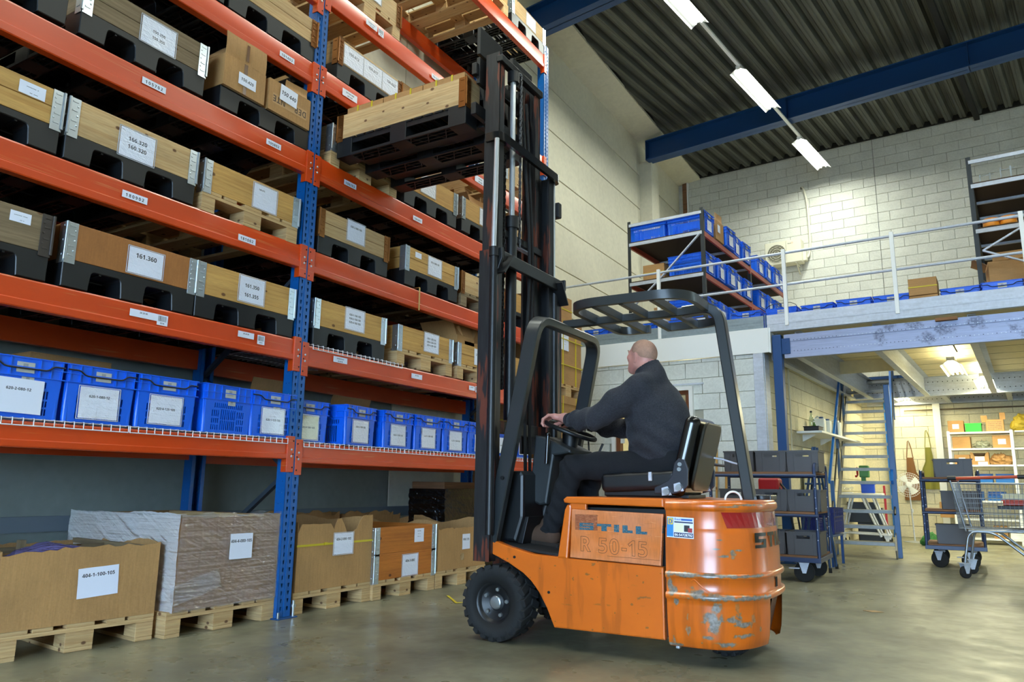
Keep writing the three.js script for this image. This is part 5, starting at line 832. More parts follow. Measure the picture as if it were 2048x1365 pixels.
  // advertising sticker
  const ad = sheetGeo(0.143, 0.105, print(0.143, 0.105, (k, W, H) => { k.fillStyle = '#2f86c8'; k.fillRect(0, H * 0.06, W * 0.25, H * 0.88); k.fillStyle = '#e8c53a'; k.fillRect(W * 0.04, H * 0.08, W * 0.19, H * 0.3); k.fillStyle = '#2a62b8'; k.font = 'bold ' + H * 0.3 + 'px sans-serif'; k.fillText('D', W * 0.06, H * 0.34); k.font = 'bold ' + H * 0.15 + 'px sans-serif'; k.fillText('Daan', W * 0.28, H * 0.17); k.fillRect(W * 0.54, H * 0.08, W * 0.4, H * 0.09); k.fillStyle = '#1b2c55'; k.fillRect(W * 0.28, H * 0.22, W * 0.68, H * 0.06); k.fillStyle = '#e9e3c4'; k.fillRect(W * 0.28, H * 0.3, W * 0.34, H * 0.42); k.fillStyle = '#2a2c30'; k.fillRect(W * 0.64, H * 0.38, W * 0.2, H * 0.3); k.fillStyle = '#a83238'; k.fillRect(W * 0.78, H * 0.5, W * 0.16, H * 0.2); k.fillStyle = '#23305c'; k.fillRect(W * 0.27, H * 0.74, W * 0.7, H * 0.2); k.fillStyle = '#fff'; k.font = 'bold ' + H * 0.17 + 'px sans-serif'; k.fillText('06-54728792', W * 0.29, H * 0.9, W * 0.66); }), 0.0002, 1, 1).rotateZ(-0.035).translate(-1.262, 0.682, ZN + 0.003);
  fp('sticker', [ad], M.print, truck, 'white and blue advertising sticker');
  fp('lifting_eye', [new THREE.TorusGeometry(0.045, 0.006, 8, 24, Math.PI).rotateY(0.6).translate(-1.06, 0.822, -4.18)], M.white);
  fp('charge_socket', [rbox(0.12, 0.03, 0.16, -0.97, 0.835, -4.5, 0.006)], M.blackGloss);
  fp('tow_hook', [rbox(0.022, 0.03, 0.03, -1.31, 0.09, ZN - 0.06, 0.005)], M.galv);

  // wheels
  const tyre = (cx, cy, cz, r, w, near) => {
    const t = fp('wheel', [lathe([[r * 0.55, -w / 2], [r * 0.86, -w / 2 - 0.006], [r * 0.95, -w / 2 + 0.01], [r * 0.965, -w / 2 + 0.03], [r * 0.965, w / 2 - 0.03], [r * 0.95, w / 2 - 0.01], [r * 0.86, w / 2 + 0.006], [r * 0.55, w / 2], [r * 0.55, -w / 2]], 56).rotateX(Math.PI / 2).translate(cx, cy, cz)], M.rubber);
    const lugs = []; const n = 22; for (let i = 0; i < n; i++) for (const s of [1, -1]) { const a = 2 * Math.PI * (i + (s > 0 ? 0 : 0.5)) / n; lugs.push(rbox(r * 0.20, 0.05, w * 0.54, 0, 0, 0, 0.006, 1).rotateY(s * 0.35).translate(0, r - 0.024, s * w * 0.25).rotateZ(a).translate(cx, cy, cz)); }
    fp('tread', lugs, M.rubber, t);
    const zf = cz + near * w / 2;
    fp('rim', [lathe([[0.001, -0.02], [r * 0.20, -0.02], [r * 0.22, -0.035], [r * 0.44, -0.03], [r * 0.47, -0.004], [r * 0.55, 0.006], [r * 0.58, 0.004], [r * 0.57, -0.01], [0.001, -0.05]], 40).rotateX(near * Math.PI / 2).translate(cx, cy, zf - near * 0.012)], M.black, t);
    fp('hub_cap', [lathe([[0.001, 0.010], [r * 0.14, 0.009], [r * 0.18, 0.004], [r * 0.19, -0.006], [0.001, -0.006]], 28).rotateX(near * Math.PI / 2).translate(cx, cy, zf - near * 0.03)], M.galvBright, t);
    const nuts = []; for (let i = 0; i < 5; i++) { const a = i * 2 * Math.PI / 5 + 1.4; nuts.push(new THREE.CylinderGeometry(0.011, 0.013, 0.022, 6).rotateX(Math.PI / 2).translate(cx + Math.cos(a) * r * 0.35, cy + Math.sin(a) * r * 0.35, zf - near * 0.034)); } nuts.forEach((g) => fp('wheel_nut', [g], M.galvBright, t));
  };
  tyre(-2.385, 0.214, ZN - 0.065, 0.213, 0.17, 1); tyre(-2.385, 0.214, ZF + 0.065, 0.213, 0.17, -1);
  tyre(-1.15, 0.175, ZM + 0.02, 0.175, 0.15, 1);

  // mast in three sections, each with a pair of channels and a yoke
  const CH_ = (x, z, y0, y1, s, w = 0.062, d = 0.11) => ext([[-d / 2, 0], [d / 2, 0], [d / 2, s * 0.014], [-d / 2 + 0.014, s * 0.014], [-d / 2 + 0.014, s * (w - 0.014)], [d / 2, s * (w - 0.014)], [d / 2, s * w], [-d / 2, s * w]], y1 - y0).rotateX(-Math.PI / 2).translate(x, y0, z);
  const chn = (x, z0, y0, y1, s) => [box(0.11, y1 - y0, 0.014, x, (y0 + y1) / 2, z0), box(0.016, y1 - y0, 0.066, x - 0.047, (y0 + y1) / 2, z0 - s * 0.033), box(0.016, y1 - y0, 0.066, x + 0.047, (y0 + y1) / 2, z0 - s * 0.033)];
  void CH_;
  const mastA = fp('outer_mast', [...chn(-2.46, -3.845, 0.445, 2.36, 1), ...chn(-2.46, -4.775, 0.445, 2.36, -1), ...chn(-2.46, -4.065, 0.09, 0.6, 1), ...chn(-2.46, -4.56, 0.09, 0.6, -1)], M.mast);
  fp('yoke', [rbox(0.03, 0.085, 0.84, -2.40, 2.325, -4.35, 0.006), sideX([[-2.40, 2.2], [-2.36, 2.30], [-2.36, 2.37], [-2.44, 2.37], [-2.44, 2.14]], -3.86, -3.885, 0.003), sideX([[-2.40, 2.2], [-2.36, 2.30], [-2.36, 2.37], [-2.44, 2.37], [-2.44, 2.14]], -4.745, -4.77, 0.003), flat([-2.385, 2.34, -3.98], [-2.385, 2.20, -3.86], 0.10, 0.012, [1, 0, 0]), flat([-2.385, 2.33, -4.66], [-2.385, 2.18, -4.76], 0.10, 0.012, [1, 0, 0])], M.black, mastA);
  fp('cross_tie', [rbox(0.03, 0.10, 0.8, -2.41, 0.35, -4.31, 0.005)], M.mast, mastA); fp('cross_tie', [rbox(0.03, 0.08, 0.8, -2.50, 1.25, -4.31, 0.005)], M.mast, mastA);
  const mastB = fp('middle_mast', [...chn(-2.485, -3.915, 0.62, 3.16, 1), ...chn(-2.485, -4.70, 0.62, 3.16, -1)], M.mast);
  fp('yoke', [(() => { const p = bent([[-2.50, 3.145, -3.87], [-2.395, 3.145, -3.87], [-2.395, 3.145, -4.73], [-2.50, 3.145, -4.73]], 0.07, 6); return sweep(p, [[-0.03, -0.012], [0.03, -0.012], [0.03, 0.012], [-0.03, 0.012]], V(0, 1, 0)); })()], M.blackGloss, mastB);
  const mastC = fp('inner_mast', [...chn(-2.55, -4.02, 1.1, 3.86, 1), ...chn(-2.55, -4.60, 1.1, 3.84, -1)], M.mast);
  fp('yoke', [rbox(0.05, 0.05, 0.60, -2.49, 3.80, -4.30, 0.006)], M.black, mastC); fp('yoke', [rbox(0.05, 0.05, 0.58, -2.5, 2.55, -4.32, 0.006)], M.black, mastC);
  fp('cross_bar', [rbox(0.04, 0.07, 0.5, -2.52, 2.55, -4.36, 0.006)], M.galvMatt, mastC);
  fp('lift_cylinder', [bar([-2.41, 0.6, -3.845], [-2.41, 2.34, -3.845], 0.025, 16)], M.black, mastA); fp('cylinder_rod', [bar([-2.412, 2.34, -3.842], [-2.412, 3.12, -3.862], 0.0165, 16)], M.chrome, mastA); fp('cylinder_head', [bar([-2.41, 2.31, -3.845], [-2.41, 2.37, -3.845], 0.032, 16)], M.black, mastA);
  fp('lift_cylinder', [bar([-2.43, 0.5, -4.72], [-2.43, 2.34, -4.72], 0.027, 16)], M.black, mastA); fp('cylinder_rod', [bar([-2.44, 2.34, -4.72], [-2.44, 3.13, -4.72], 0.015, 16)], M.chrome, mastA);
  fp('free_lift_cylinder', [bar([-2.47, 1.3, -4.16], [-2.47, 2.62, -4.16], 0.038, 16), bar([-2.47, 2.6, -4.16], [-2.47, 2.68, -4.16], 0.05, 16)], M.black, mastC); fp('rod_head', [bar([-2.47, 3.68, -4.16], [-2.47, 3.76, -4.16], 0.042, 16)], M.black, mastC); fp('free_lift_rod', [bar([-2.47, 2.66, -4.16], [-2.47, 3.70, -4.16], 0.020, 16)], M.chrome, mastC);
  const chain = (x, z, y0, y1) => { const g = []; for (let y = y0, k = 0; y < y1; y += 0.024, k++) { g.push(rbox(0.014, 0.028, 0.005, x, y, z + (k % 2 ? 0.009 : 0.004), 0.004, 1), rbox(0.014, 0.028, 0.005, x, y, z - (k % 2 ? 0.009 : 0.004), 0.004, 1), bar([x, y + 0.012, z - 0.014], [x, y + 0.012, z + 0.014], 0.004, 5)); } return g; };
  tag(fp('lift_chain', chain(-2.45, -4.235, 2.5, 3.78), std({ color: 0x6b6d70, roughness: 0.35, metalness: 0.8 }), mastC), null, null, null, 'stuff'); tag(fp('lift_chain', chain(-2.47, -4.06, 1.5, 3.1), std({ color: 0x2b2c2e, roughness: 0.5, metalness: 0.6 }), mastB), null, null, null, 'stuff');
  fp('hydraulic_hose', [tube([[-2.44, 0.6, -4.34], [-2.45, 1.6, -4.33], [-2.44, 2.4, -4.36], [-2.46, 3.1, -4.33], [-2.5, 3.66, -4.33]], 0.012, 50, 8), tube([[-2.44, 0.6, -4.40], [-2.46, 1.6, -4.41], [-2.45, 2.4, -4.42], [-2.47, 3.1, -4.40], [-2.5, 3.64, -4.40]], 0.012, 50, 8)], M.rubber, mastB);
  fp('side_bracket', [rbox(0.06, 0.12, 0.05, -2.43, 2.92, -4.76, 0.01), rbox(0.02, 0.05, 0.02, -2.4, 1.0, -3.85, 0.003)], M.black, mastB);
  // carriage and forks
  const car = fp('fork_carriage', [rbox(0.04, 0.09, 0.80, -2.66, 3.74, -4.34, 0.006), rbox(0.04, 0.09, 0.80, -2.66, 3.44, -4.34, 0.006), rbox(0.03, 0.45, 0.06, -2.64, 3.6, -4.1, 0.004), rbox(0.03, 0.45, 0.06, -2.64, 3.6, -4.56, 0.004)], M.black);
  for (const [z, s] of [[-3.97, -1], [-4.72, 1]]) fp('backrest_plate', [rbox(0.028, 0.21, 0.30, -2.645, 3.965, z + s * 0.15, 0.004), rbox(0.028, 0.20, 0.22, -2.645, 3.735, z + s * 0.11, 0.004), box(0.012, 0.08, 0.05, -2.645, 3.85, z + s * 0.15)], M.black, car);
  for (const z of [-4.18, -4.52]) fp('fork', [rbox(0.045, 0.5, 0.11, -2.715, 3.64, z, 0.006), (() => { const p = bent([[-2.715, 3.6, z], [-2.715, 3.412, z], [-3.0, 3.405, z]], 0.09, 8); return sweep(p, [[-0.055, -0.022], [0.055, -0.022], [0.055, 0.022], [-0.055, 0.022]], V(0, 0, 1)); })(), box(0.9, 0.034, 0.11, -3.4, 3.408, z)], M.black, car);

  // overhead guard
  const sec = (a, b) => [[-a, -b], [a, -b], [a, b], [-a, b]];
  const gm = phys({ color: 0x23282b, roughness: 0.36, clearcoat: 0.3, clearcoatRoughness: 0.2 });
  const gd = fp('guard_hoop', [(() => { const p = bent([[-2.43, 0.56, -3.905], [-2.148, 1.90, -3.925], [-2.148, 1.90, -4.81], [-2.43, 0.56, -4.80]], 0.13, 8); return sweep(p, [[-0.046, -0.02], [-0.040, -0.026], [0.040, -0.026], [0.046, -0.02], [0.046, 0.02], [0.040, 0.026], [-0.040, 0.026], [-0.046, 0.02]], V(0.979, -0.206, 0)); })()], gm);
  fp('guard_bolts', [[-2.345, 0.93], [-2.41, 0.60]].map(([x, y]) => new THREE.CylinderGeometry(0.012, 0.012, 0.006, 12).rotateX(Math.PI / 2).translate(x + 0.0, y, -3.876)), M.hole, gd);
  const roofY = 1.945;
  const loop = bent([[-1.72, roofY, -4.77], [-1.93, roofY, -4.77], [-1.93, roofY, -3.90], [-1.205, roofY, -3.90], [-1.205, roofY, -4.77], [-1.60, roofY, -4.77]], 0.2, 10);
  const gr = fp('guard_roof', [sweep(loop, sec(0.026, 0.017), V(0, 1, 0))], gm);
  fp('slat', [flat([-2.16, roofY - 0.01, ZM], [-1.205, roofY - 0.01, ZM], 0.05, 0.05, [0, 1, 0], 0.006)], gm, gr);
  for (const x of [-1.755, -1.585, -1.40]) fp('slat', [flat([x, roofY - 0.005, -3.91], [x, roofY - 0.005, -4.77], 0.05, 0.03, [0, 1, 0], 0.004)], gm, gr);
  fp('guard_post', [(() => { const p = bent([[-1.005, 0.80, ZM], [-1.14, 1.945, ZM], [-1.35, 1.935, ZM]], 0.17, 8); return sweep(p, [[-0.038, -0.024], [-0.032, -0.03], [0.032, -0.03], [0.038, -0.024], [0.038, 0.024], [0.032, 0.03], [-0.032, 0.03], [-0.038, 0.024]], V(0, 0, 1)); })()], gm);

  // cowl, steering column, wheel, levers
  fp('mast_cowl', [sideX([[-2.60, 0.56], [-2.52, 0.75], [-2.52, 0.95], [-2.50, 0.975], [-2.30, 0.975], [-2.28, 0.95], [-2.28, 0.70], [-2.33, 0.55]], -4.02, -4.62, 0.02)], M.blackPlastic);
  fp('kick_plate', [sideX([[-2.47, 0.56], [-2.28, 0.70], [-2.26, 0.70], [-2.30, 0.54]], -4.05, -4.6, 0.004)], M.black);
  fp('steering_column', [sideX([[-2.285, 1.20], [-2.23, 1.195], [-2.035, 1.105], [-2.04, 1.085], [-2.15, 1.07], [-2.20, 0.775], [-2.25, 0.765], [-2.33, 0.80]], -4.17, -4.50, 0.014)], std({ color: 0x23282b, roughness: 0.5 }));
  fp('column_stalk', [bar([-2.26, 0.8, -4.3], [-2.33, 0.56, -4.3], 0.025, 12), bar([-2.13, 1.06, ZM], [-2.115, 1.21, ZM], 0.04, 16, 0.055)], M.black);
  const sw = new THREE.TorusGeometry(0.168, 0.014, 12, 48).rotateX(Math.PI / 2), swm = new THREE.Matrix4().makeRotationZ(-0.385); const hub = new THREE.CylinderGeometry(0.05, 0.035, 0.05, 20).translate(0, -0.025, 0), sp = [0, 2.1, 4.2].map((a) => flat([0, -0.012, 0], [Math.cos(a + 0.5) * 0.165, 0, Math.sin(a + 0.5) * 0.165], 0.035, 0.012, [0, 0, 1]));
  fp('steering_wheel', [sw, hub, ...sp].map((g) => g.applyMatrix4(swm).translate(-2.12, 1.237, ZM)), M.blackPlastic);
  fp('hand_lever', [bar([-2.175, 1.02, -4.12], [-2.165, 1.195, -4.12], 0.013, 12), new THREE.SphereGeometry(0.016, 12, 8).translate(-2.165, 1.2, -4.12)], M.blackGloss);
  fp('hand_lever', [bar([-2.02, 1.06, -4.52], [-1.98, 1.16, -4.54], 0.008, 10), bar([-2.06, 1.08, -4.5], [-2.08, 1.2, -4.53], 0.006, 8)], M.black);

  // seat
  const sg = M.blackGloss;
  const cush = new RoundedBoxGeometry(0.47, 0.085, 0.48, 5, 0.035); { const p = cush.attributes.position; for (let i = 0; i < p.count; i++) { const x = p.getX(i), z = p.getZ(i); if (p.getY(i) > 0) p.setY(i, p.getY(i) + 0.035 * Math.pow(Math.abs(z) / 0.24, 2) - 0.012 * Math.cos(x * 6)); } cush.computeVertexNormals(); }
  fp('seat_cushion', [cush.rotateZ(0.05).translate(-1.585, 0.905, -4.36)], std({ color: 0x131518, roughness: 0.4 }));
  fp('seat_pan', [rbox(0.46, 0.04, 0.40, -1.58, 0.852, -4.36, 0.008), rbox(0.5, 0.02, 0.34, -1.56, 0.835, -4.36, 0.004)], M.black);
  const back = new RoundedBoxGeometry(0.085, 0.46, 0.42, 6, 0.04); { const p = back.attributes.position; for (let i = 0; i < p.count; i++) { const y = p.getY(i), z = p.getZ(i), x = p.getX(i); p.setZ(i, z * (1 - 0.12 * smooth(0.05, 0.23, y))); p.setX(i, x - 0.05 * Math.pow(Math.abs(z) / 0.235, 2.2) - (x < 0 ? 0 : 0)); } back.computeVertexNormals(); }
  const tilt = -0.25; fp('seat_back', [back.rotateZ(tilt).translate(-1.29, 1.055, -4.335)], sg);
  fp('back_shell', [(() => { const s = rrect(-0.16, -0.19, 0.16, 0.19, 0.06); return new THREE.ExtrudeGeometry(s, { depth: 0.006, bevelEnabled: true, bevelSize: 0.008, bevelThickness: 0.006, bevelSegments: 2, curveSegments: 8 }).rotateY(Math.PI / 2).rotateZ(tilt).translate(-1.245, 1.06, -4.335); })()], phys({ color: 0x211f15, roughness: 0.3, clearcoat: 0.25, clearcoatRoughness: 0.25 }));
  const hb = [[-1.352, 1.02], [-1.325, 1.045], [-1.288, 1.035], [-1.272, 0.985], [-1.278, 0.895], [-1.31, 0.862], [-1.36, 0.85], [-1.47, 0.852], [-1.468, 0.885], [-1.43, 0.902], [-1.385, 0.925], [-1.362, 0.96]];
  for (const z of [-4.075, -4.60]) { const b = fp('hinge_bracket', [sideX(hb, z, z - 0.02, 0.004)], std({ color: 0x23262f, roughness: 0.4 })); [[-1.318, 1.012], [-1.322, 0.985]].map(([x, y]) => new THREE.CylinderGeometry(0.011, 0.011, 0.008, 12).rotateX(Math.PI / 2).translate(x, y, z + 0.004)).concat([[-1.325, 0.885], [-1.395, 0.862]].map(([x, y]) => new THREE.CylinderGeometry(0.018, 0.022, 0.02, 16).rotateX(Math.PI / 2).translate(x, y, z + 0.008))).forEach((g) => fp('bracket_bolt', [g], M.galvBright, b)); [[-1.325, 0.885], [-1.395, 0.862]].forEach(([x, y]) => fp('bracket_plate', [sideX([[x - 0.03, y + 0.02], [x - 0.028, y - 0.022], [x + 0.028, y - 0.018], [x + 0.005, y + 0.03]], z + 0.006, z + 0.002, 0.001)], M.galvMatt, b)); }
  fp('belt_buckle', [rbox(0.02, 0.05, 0.02, -1.50, 0.945, -4.10, 0.004)], M.galvMatt);
  fp('cable', [tube([[-1.23, 1.06, -4.45], [-1.18, 1.05, -4.45], [-1.12, 1.03, -4.47], [-1.08, 1.02, -4.48]], 0.006, 20, 6)], M.galvMatt);
}
// lifted load: pallet along the forks, collar and banded cartons
{
  const LX = -2.73, lz = -4.35, ry = QT;   // pallet front (short side) faces the mast
  plasticPallet('black plastic pallet lifted high on the forks, grid runners seen from below', [LX, 3.352, lz], ry);
  collar('fresh pale pine collar on the lifted pallet, with copper hinges', [LX, 3.352 + PH, lz], ry, M.pine, M.copper, 1);
  for (const [k, x, w, l] of [[0, -2.77, 0.37, 'yellow banded carton nearest the mast in the lifted collar'], [1, -3.145, 0.37, 'middle yellow banded carton in the lifted collar'], [2, -3.52, 0.36, 'yellow banded carton at the rack end of the lifted collar']]) { const t = closedBox(l, [x, 3.515, lz], ry, 0.72, 0.255, w, { tape: false, mat: M.card }); part('strap', [-0.11, -0.25].map((z) => box(0.726, 0.262, 0.014, 0, 0.13, z)), M.yellowStrap, t); void k; }
}

// ───────────────────────── the driver ─────────────────────────
// naive surface nets over a distance field f(x, y, z)
function nets(f, lo, hi, cell) {
  const n = [0, 1, 2].map((k) => Math.max(2, Math.ceil((hi[k] - lo[k]) / cell) + 1)), [nx, ny, nz] = n, F = new Float32Array(nx * ny * nz), id = (i, j, k) => i + nx * (j + ny * k);
  const B = 5;   // blocks far from the surface are filled from one sample
  for (let k0 = 0; k0 < nz; k0 += B) for (let j0 = 0; j0 < ny; j0 += B) for (let i0 = 0; i0 < nx; i0 += B) {
    const m = f(lo[0] + (i0 + 2) * cell, lo[1] + (j0 + 2) * cell, lo[2] + (k0 + 2) * cell), far = Math.abs(m) > B * cell * 1.5 + 0.02;
    for (let k = k0; k < Math.min(nz, k0 + B); k++) for (let j = j0; j < Math.min(ny, j0 + B); j++) for (let i = i0; i < Math.min(nx, i0 + B); i++) F[id(i, j, k)] = far ? m : f(lo[0] + i * cell, lo[1] + j * cell, lo[2] + k * cell);
  }
  const vi = new Int32Array(nx * ny * nz).fill(-1), P = [];
  const E = [[0, 1], [2, 3], [4, 5], [6, 7], [0, 2], [1, 3], [4, 6], [5, 7], [0, 4], [1, 5], [2, 6], [3, 7]];
  for (let k = 0; k < nz - 1; k++) for (let j = 0; j < ny - 1; j++) for (let i = 0; i < nx - 1; i++) {
    const c = []; let m = 0; for (let q = 0; q < 8; q++) { c[q] = F[id(i + (q & 1), j + ((q >> 1) & 1), k + (q >> 2))]; if (c[q] < 0) m |= 1 << q; }
    if (m === 0 || m === 255) continue; let sx = 0, sy = 0, sz = 0, s = 0;
    for (const [a, b] of E) { if ((c[a] < 0) === (c[b] < 0)) continue; const t = c[a] / (c[a] - c[b]); sx += (a & 1) + t * ((b & 1) - (a & 1)); sy += ((a >> 1) & 1) + t * (((b >> 1) & 1) - ((a >> 1) & 1)); sz += (a >> 2) + t * ((b >> 2) - (a >> 2)); s++; }
    vi[id(i, j, k)] = P.length / 3; P.push(lo[0] + (i + sx / s) * cell, lo[1] + (j + sy / s) * cell, lo[2] + (k + sz / s) * cell);
  }
  const I = [], quad = (a, b, c, d, flip) => { if (a < 0 || b < 0 || c < 0 || d < 0) return; flip ? I.push(a, c, b, a, d, c) : I.push(a, b, c, a, c, d); };
  for (let k = 1; k < nz - 1; k++) for (let j = 1; j < ny - 1; j++) for (let i = 1; i < nx - 1; i++) {
    const a = F[id(i, j, k)] < 0;
    if (a !== F[id(i + 1, j, k)] < 0) quad(vi[id(i, j - 1, k - 1)], vi[id(i, j, k - 1)], vi[id(i, j, k)], vi[id(i, j - 1, k)], !a);
    if (a !== F[id(i, j + 1, k)] < 0) quad(vi[id(i - 1, j, k - 1)], vi[id(i - 1, j, k)], vi[id(i, j, k)], vi[id(i, j, k - 1)], !a);
    if (a !== F[id(i, j, k + 1)] < 0) quad(vi[id(i - 1, j - 1, k)], vi[id(i, j - 1, k)], vi[id(i, j, k)], vi[id(i - 1, j, k)], !a);
  }
  const N = new Float32Array(P.length), e = cell * 0.6; for (let i = 0; i < P.length; i += 3) { const [x, y, z] = [P[i], P[i + 1], P[i + 2]]; let gx = f(x + e, y, z) - f(x - e, y, z), gy = f(x, y + e, z) - f(x, y - e, z), gz = f(x, y, z + e) - f(x, y, z - e); const l = Math.hypot(gx, gy, gz) || 1; N[i] = gx / l; N[i + 1] = gy / l; N[i + 2] = gz / l; }
  const g = new THREE.BufferGeometry(); g.setAttribute('position', new THREE.Float32BufferAttribute(P, 3)); g.setAttribute('normal', new THREE.BufferAttribute(N, 3)); g.setIndex(I); return g;
}
const smin = (a, b, k) => { const h = Math.max(k - Math.abs(a - b), 0) / k; return Math.min(a, b) - h * h * k * 0.25; };
function cone(ax, ay, az, ra, bx, by, bz, rb) { const dx = bx - ax, dy = by - ay, dz = bz - az, L = dx * dx + dy * dy + dz * dz; return (x, y, z) => { const t = clamp01(((x - ax) * dx + (y - ay) * dy + (z - az) * dz) / L); return Math.hypot(x - ax - t * dx, y - ay - t * dy, z - az - t * dz) - (ra + (rb - ra) * t); }; }
const ell = (cx, cy, cz, rx, ry, rz) => (x, y, z) => { const a = (x - cx) / rx, b = (y - cy) / ry, c = (z - cz) / rz, k = Math.hypot(a, b, c), g = Math.hypot(a / rx, b / ry, c / rz); return k < 1e-6 ? -Math.min(rx, ry, rz) : k * (k - 1) / g; };
const chainF = (pts, k, s = 0) => { const c = []; for (let i = 0; i < pts.length - 1; i++) { const a = pts[i], b = pts[i + 1]; c.push(cone(a[0], a[1], a[2], a[3] - s, b[0], b[1], b[2], b[3] - s)); } return (x, y, z) => { let d = c[0](x, y, z); for (let i = 1; i < c.length; i++) d = smin(d, c[i](x, y, z), k); return d; }; };
{
  const ZC = -4.36, PO = [-1.5, 0, ZC];
  const man = thing('person', 'man with shaved fair hair in dark fleece jacket driving the orange forklift, looking up', 'person', PO);
  const pm = (name, g, mat, parent = man, label) => part(name, [g.translate(-PO[0], -PO[1], -PO[2])], mat, parent, label);
  const zs = 0.80, torsoPts = [[-1.515, 0.99, 0, 0.155], [-1.522, 1.17, 0, 0.172], [-1.548, 1.34, 0, 0.165], [-1.585, 1.455, 0, 0.118]];
  const torso = (s) => { const c = chainF(torsoPts, 0.08, s); return (x, y, z) => c(x, y, (z - ZC) * zs); };
  const armL = [[-1.592, 1.452, -4.185, 0.088], [-1.70, 1.375, -4.13, 0.076], [-1.835, 1.287, -4.105, 0.063], [-1.95, 1.283, -4.14, 0.054], [-2.06, 1.290, -4.19, 0.040]];
  const armR = [[-1.592, 1.452, -4.535, 0.088], [-1.70, 1.36, -4.60, 0.074], [-1.83, 1.26, -4.63, 0.06], [-1.95, 1.265, -4.57, 0.052], [-2.06, 1.285, -4.49, 0.040]];
  const legL = [[-1.46, 1.02, -4.27, 0.105], [-1.60, 1.012, -4.25, 0.092], [-1.86, 1.008, -4.215, 0.08], [-2.035, 0.998, -4.20, 0.073], [-2.09, 0.845, -4.20, 0.066], [-2.15, 0.71, -4.20, 0.058], [-2.205, 0.60, -4.20, 0.060]];
  const legR = [[-1.46, 1.02, -4.45, 0.105], [-1.60, 1.012, -4.46, 0.092], [-1.86, 1.008, -4.50, 0.08], [-2.03, 0.998, -4.52, 0.073], [-2.09, 0.845, -4.53, 0.066], [-2.15, 0.71, -4.54, 0.058], [-2.205, 0.60, -4.54, 0.060]];
  const legCut = (P) => [...P];
  // head frame: local z = face, y = crown, x = his left
  const fwd = V(-0.925, 0.16, -0.345).normalize(), left = UPV.clone().cross(fwd).normalize(), upv = fwd.clone().cross(left).normalize(), HC = V(-1.652, 1.690, -4.405), HS = 0.90;
  const toWorld = new THREE.Matrix4().makeBasis(left, upv, fwd).setPosition(HC), inv = toWorld.clone().invert().elements;
  const skull = ell(0, 0.030, -0.012, 0.076, 0.092, 0.098), pate = ell(0, 0.02, -0.03, 0.073, 0.085, 0.088);
  const jaw = ell(0, -0.045, 0.038, 0.056, 0.070, 0.058), chin = ell(0, -0.098, 0.066, 0.026, 0.022, 0.024), jawbone = [1, -1].map((s) => cone(s * 0.055, -0.05, 0.0, 0.016, s * 0.018, -0.095, 0.06, 0.016));
  const nose = cone(0, 0.012, 0.088, 0.010, 0, -0.028, 0.108, 0.0135), nost = [1, -1].map((s) => ell(s * 0.011, -0.032, 0.100, 0.009, 0.007, 0.010)), brow = ell(0, 0.028, 0.078, 0.052, 0.013, 0.018), cheek = [1, -1].map((s) => ell(s * 0.042, -0.012, 0.062, 0.024, 0.02, 0.024));
  const lipU = ell(0, -0.058, 0.092, 0.022, 0.006, 0.010), lipD = ell(0, -0.070, 0.090, 0.020, 0.007, 0.010), eyeS = [1, -1].map((s) => ell(s * 0.030, 0.012, 0.098, 0.017, 0.011, 0.016)), ball = [1, -1].map((s) => ell(s * 0.030, 0.011, 0.079, 0.013, 0.0115, 0.013));
  const ears = [1, -1].map((s) => { const o = ell(0, 0, 0, 0.009, 0.033, 0.020), h = ell(s * 0.006, 0.004, 0.003, 0.006, 0.021, 0.011), lobe = ell(0, -0.026, 0.006, 0.007, 0.011, 0.008); return (x, y, z) => { let X = x - s * 0.079, Y = y + 0.006, Z = z + 0.012; const c = Math.cos(0.42 * s), q = Math.sin(0.42 * s); const a = X * c + Z * q, b = -X * q + Z * c; const Y2 = Y * 0.97 + b * 0.22, b2 = b * 0.97 - Y * 0.22; return Math.max(smin(o(a, Y2, b2), lobe(a, Y2, b2), 0.008), -h(a, Y2, b2)); }; });
  const headL = (x, y, z) => { let d = smin(skull(x, y, z), pate(x, y, z), 0.02); d = smin(d, jaw(x, y, z), 0.035); d = smin(d, chin(x, y, z), 0.03); for (const j of jawbone) d = smin(d, j(x, y, z), 0.03); d = smin(d, brow(x, y, z), 0.02); for (const c of cheek) d = smin(d, c(x, y, z), 0.025); for (const e of eyeS) d = -smin(-d, e(x, y, z), 0.012); d = smin(d, nose(x, y, z), 0.014); for (const q of nost) d = smin(d, q(x, y, z), 0.006); d = smin(d, lipU(x, y, z), 0.006); d = smin(d, lipD(x, y, z), 0.006); for (const b of ball) d = smin(d, b(x, y, z), 0.002); for (const e of ears) d = smin(d, e(x, y, z), 0.006); return d; };
  const loc = (x, y, z) => [(inv[0] * x + inv[4] * y + inv[8] * z + inv[12]) / HS, (inv[1] * x + inv[5] * y + inv[9] * z + inv[13]) / HS, (inv[2] * x + inv[6] * y + inv[10] * z + inv[14]) / HS];
  const neck = chainF([[-1.632, 1.655, -4.395, 0.055], [-1.60, 1.58, -4.375, 0.058], [-1.575, 1.49, ZC, 0.07]], 0.03);
  const head = (x, y, z) => smin(headL(...loc(x, y, z)) * HS, neck(x, y, z), 0.03);
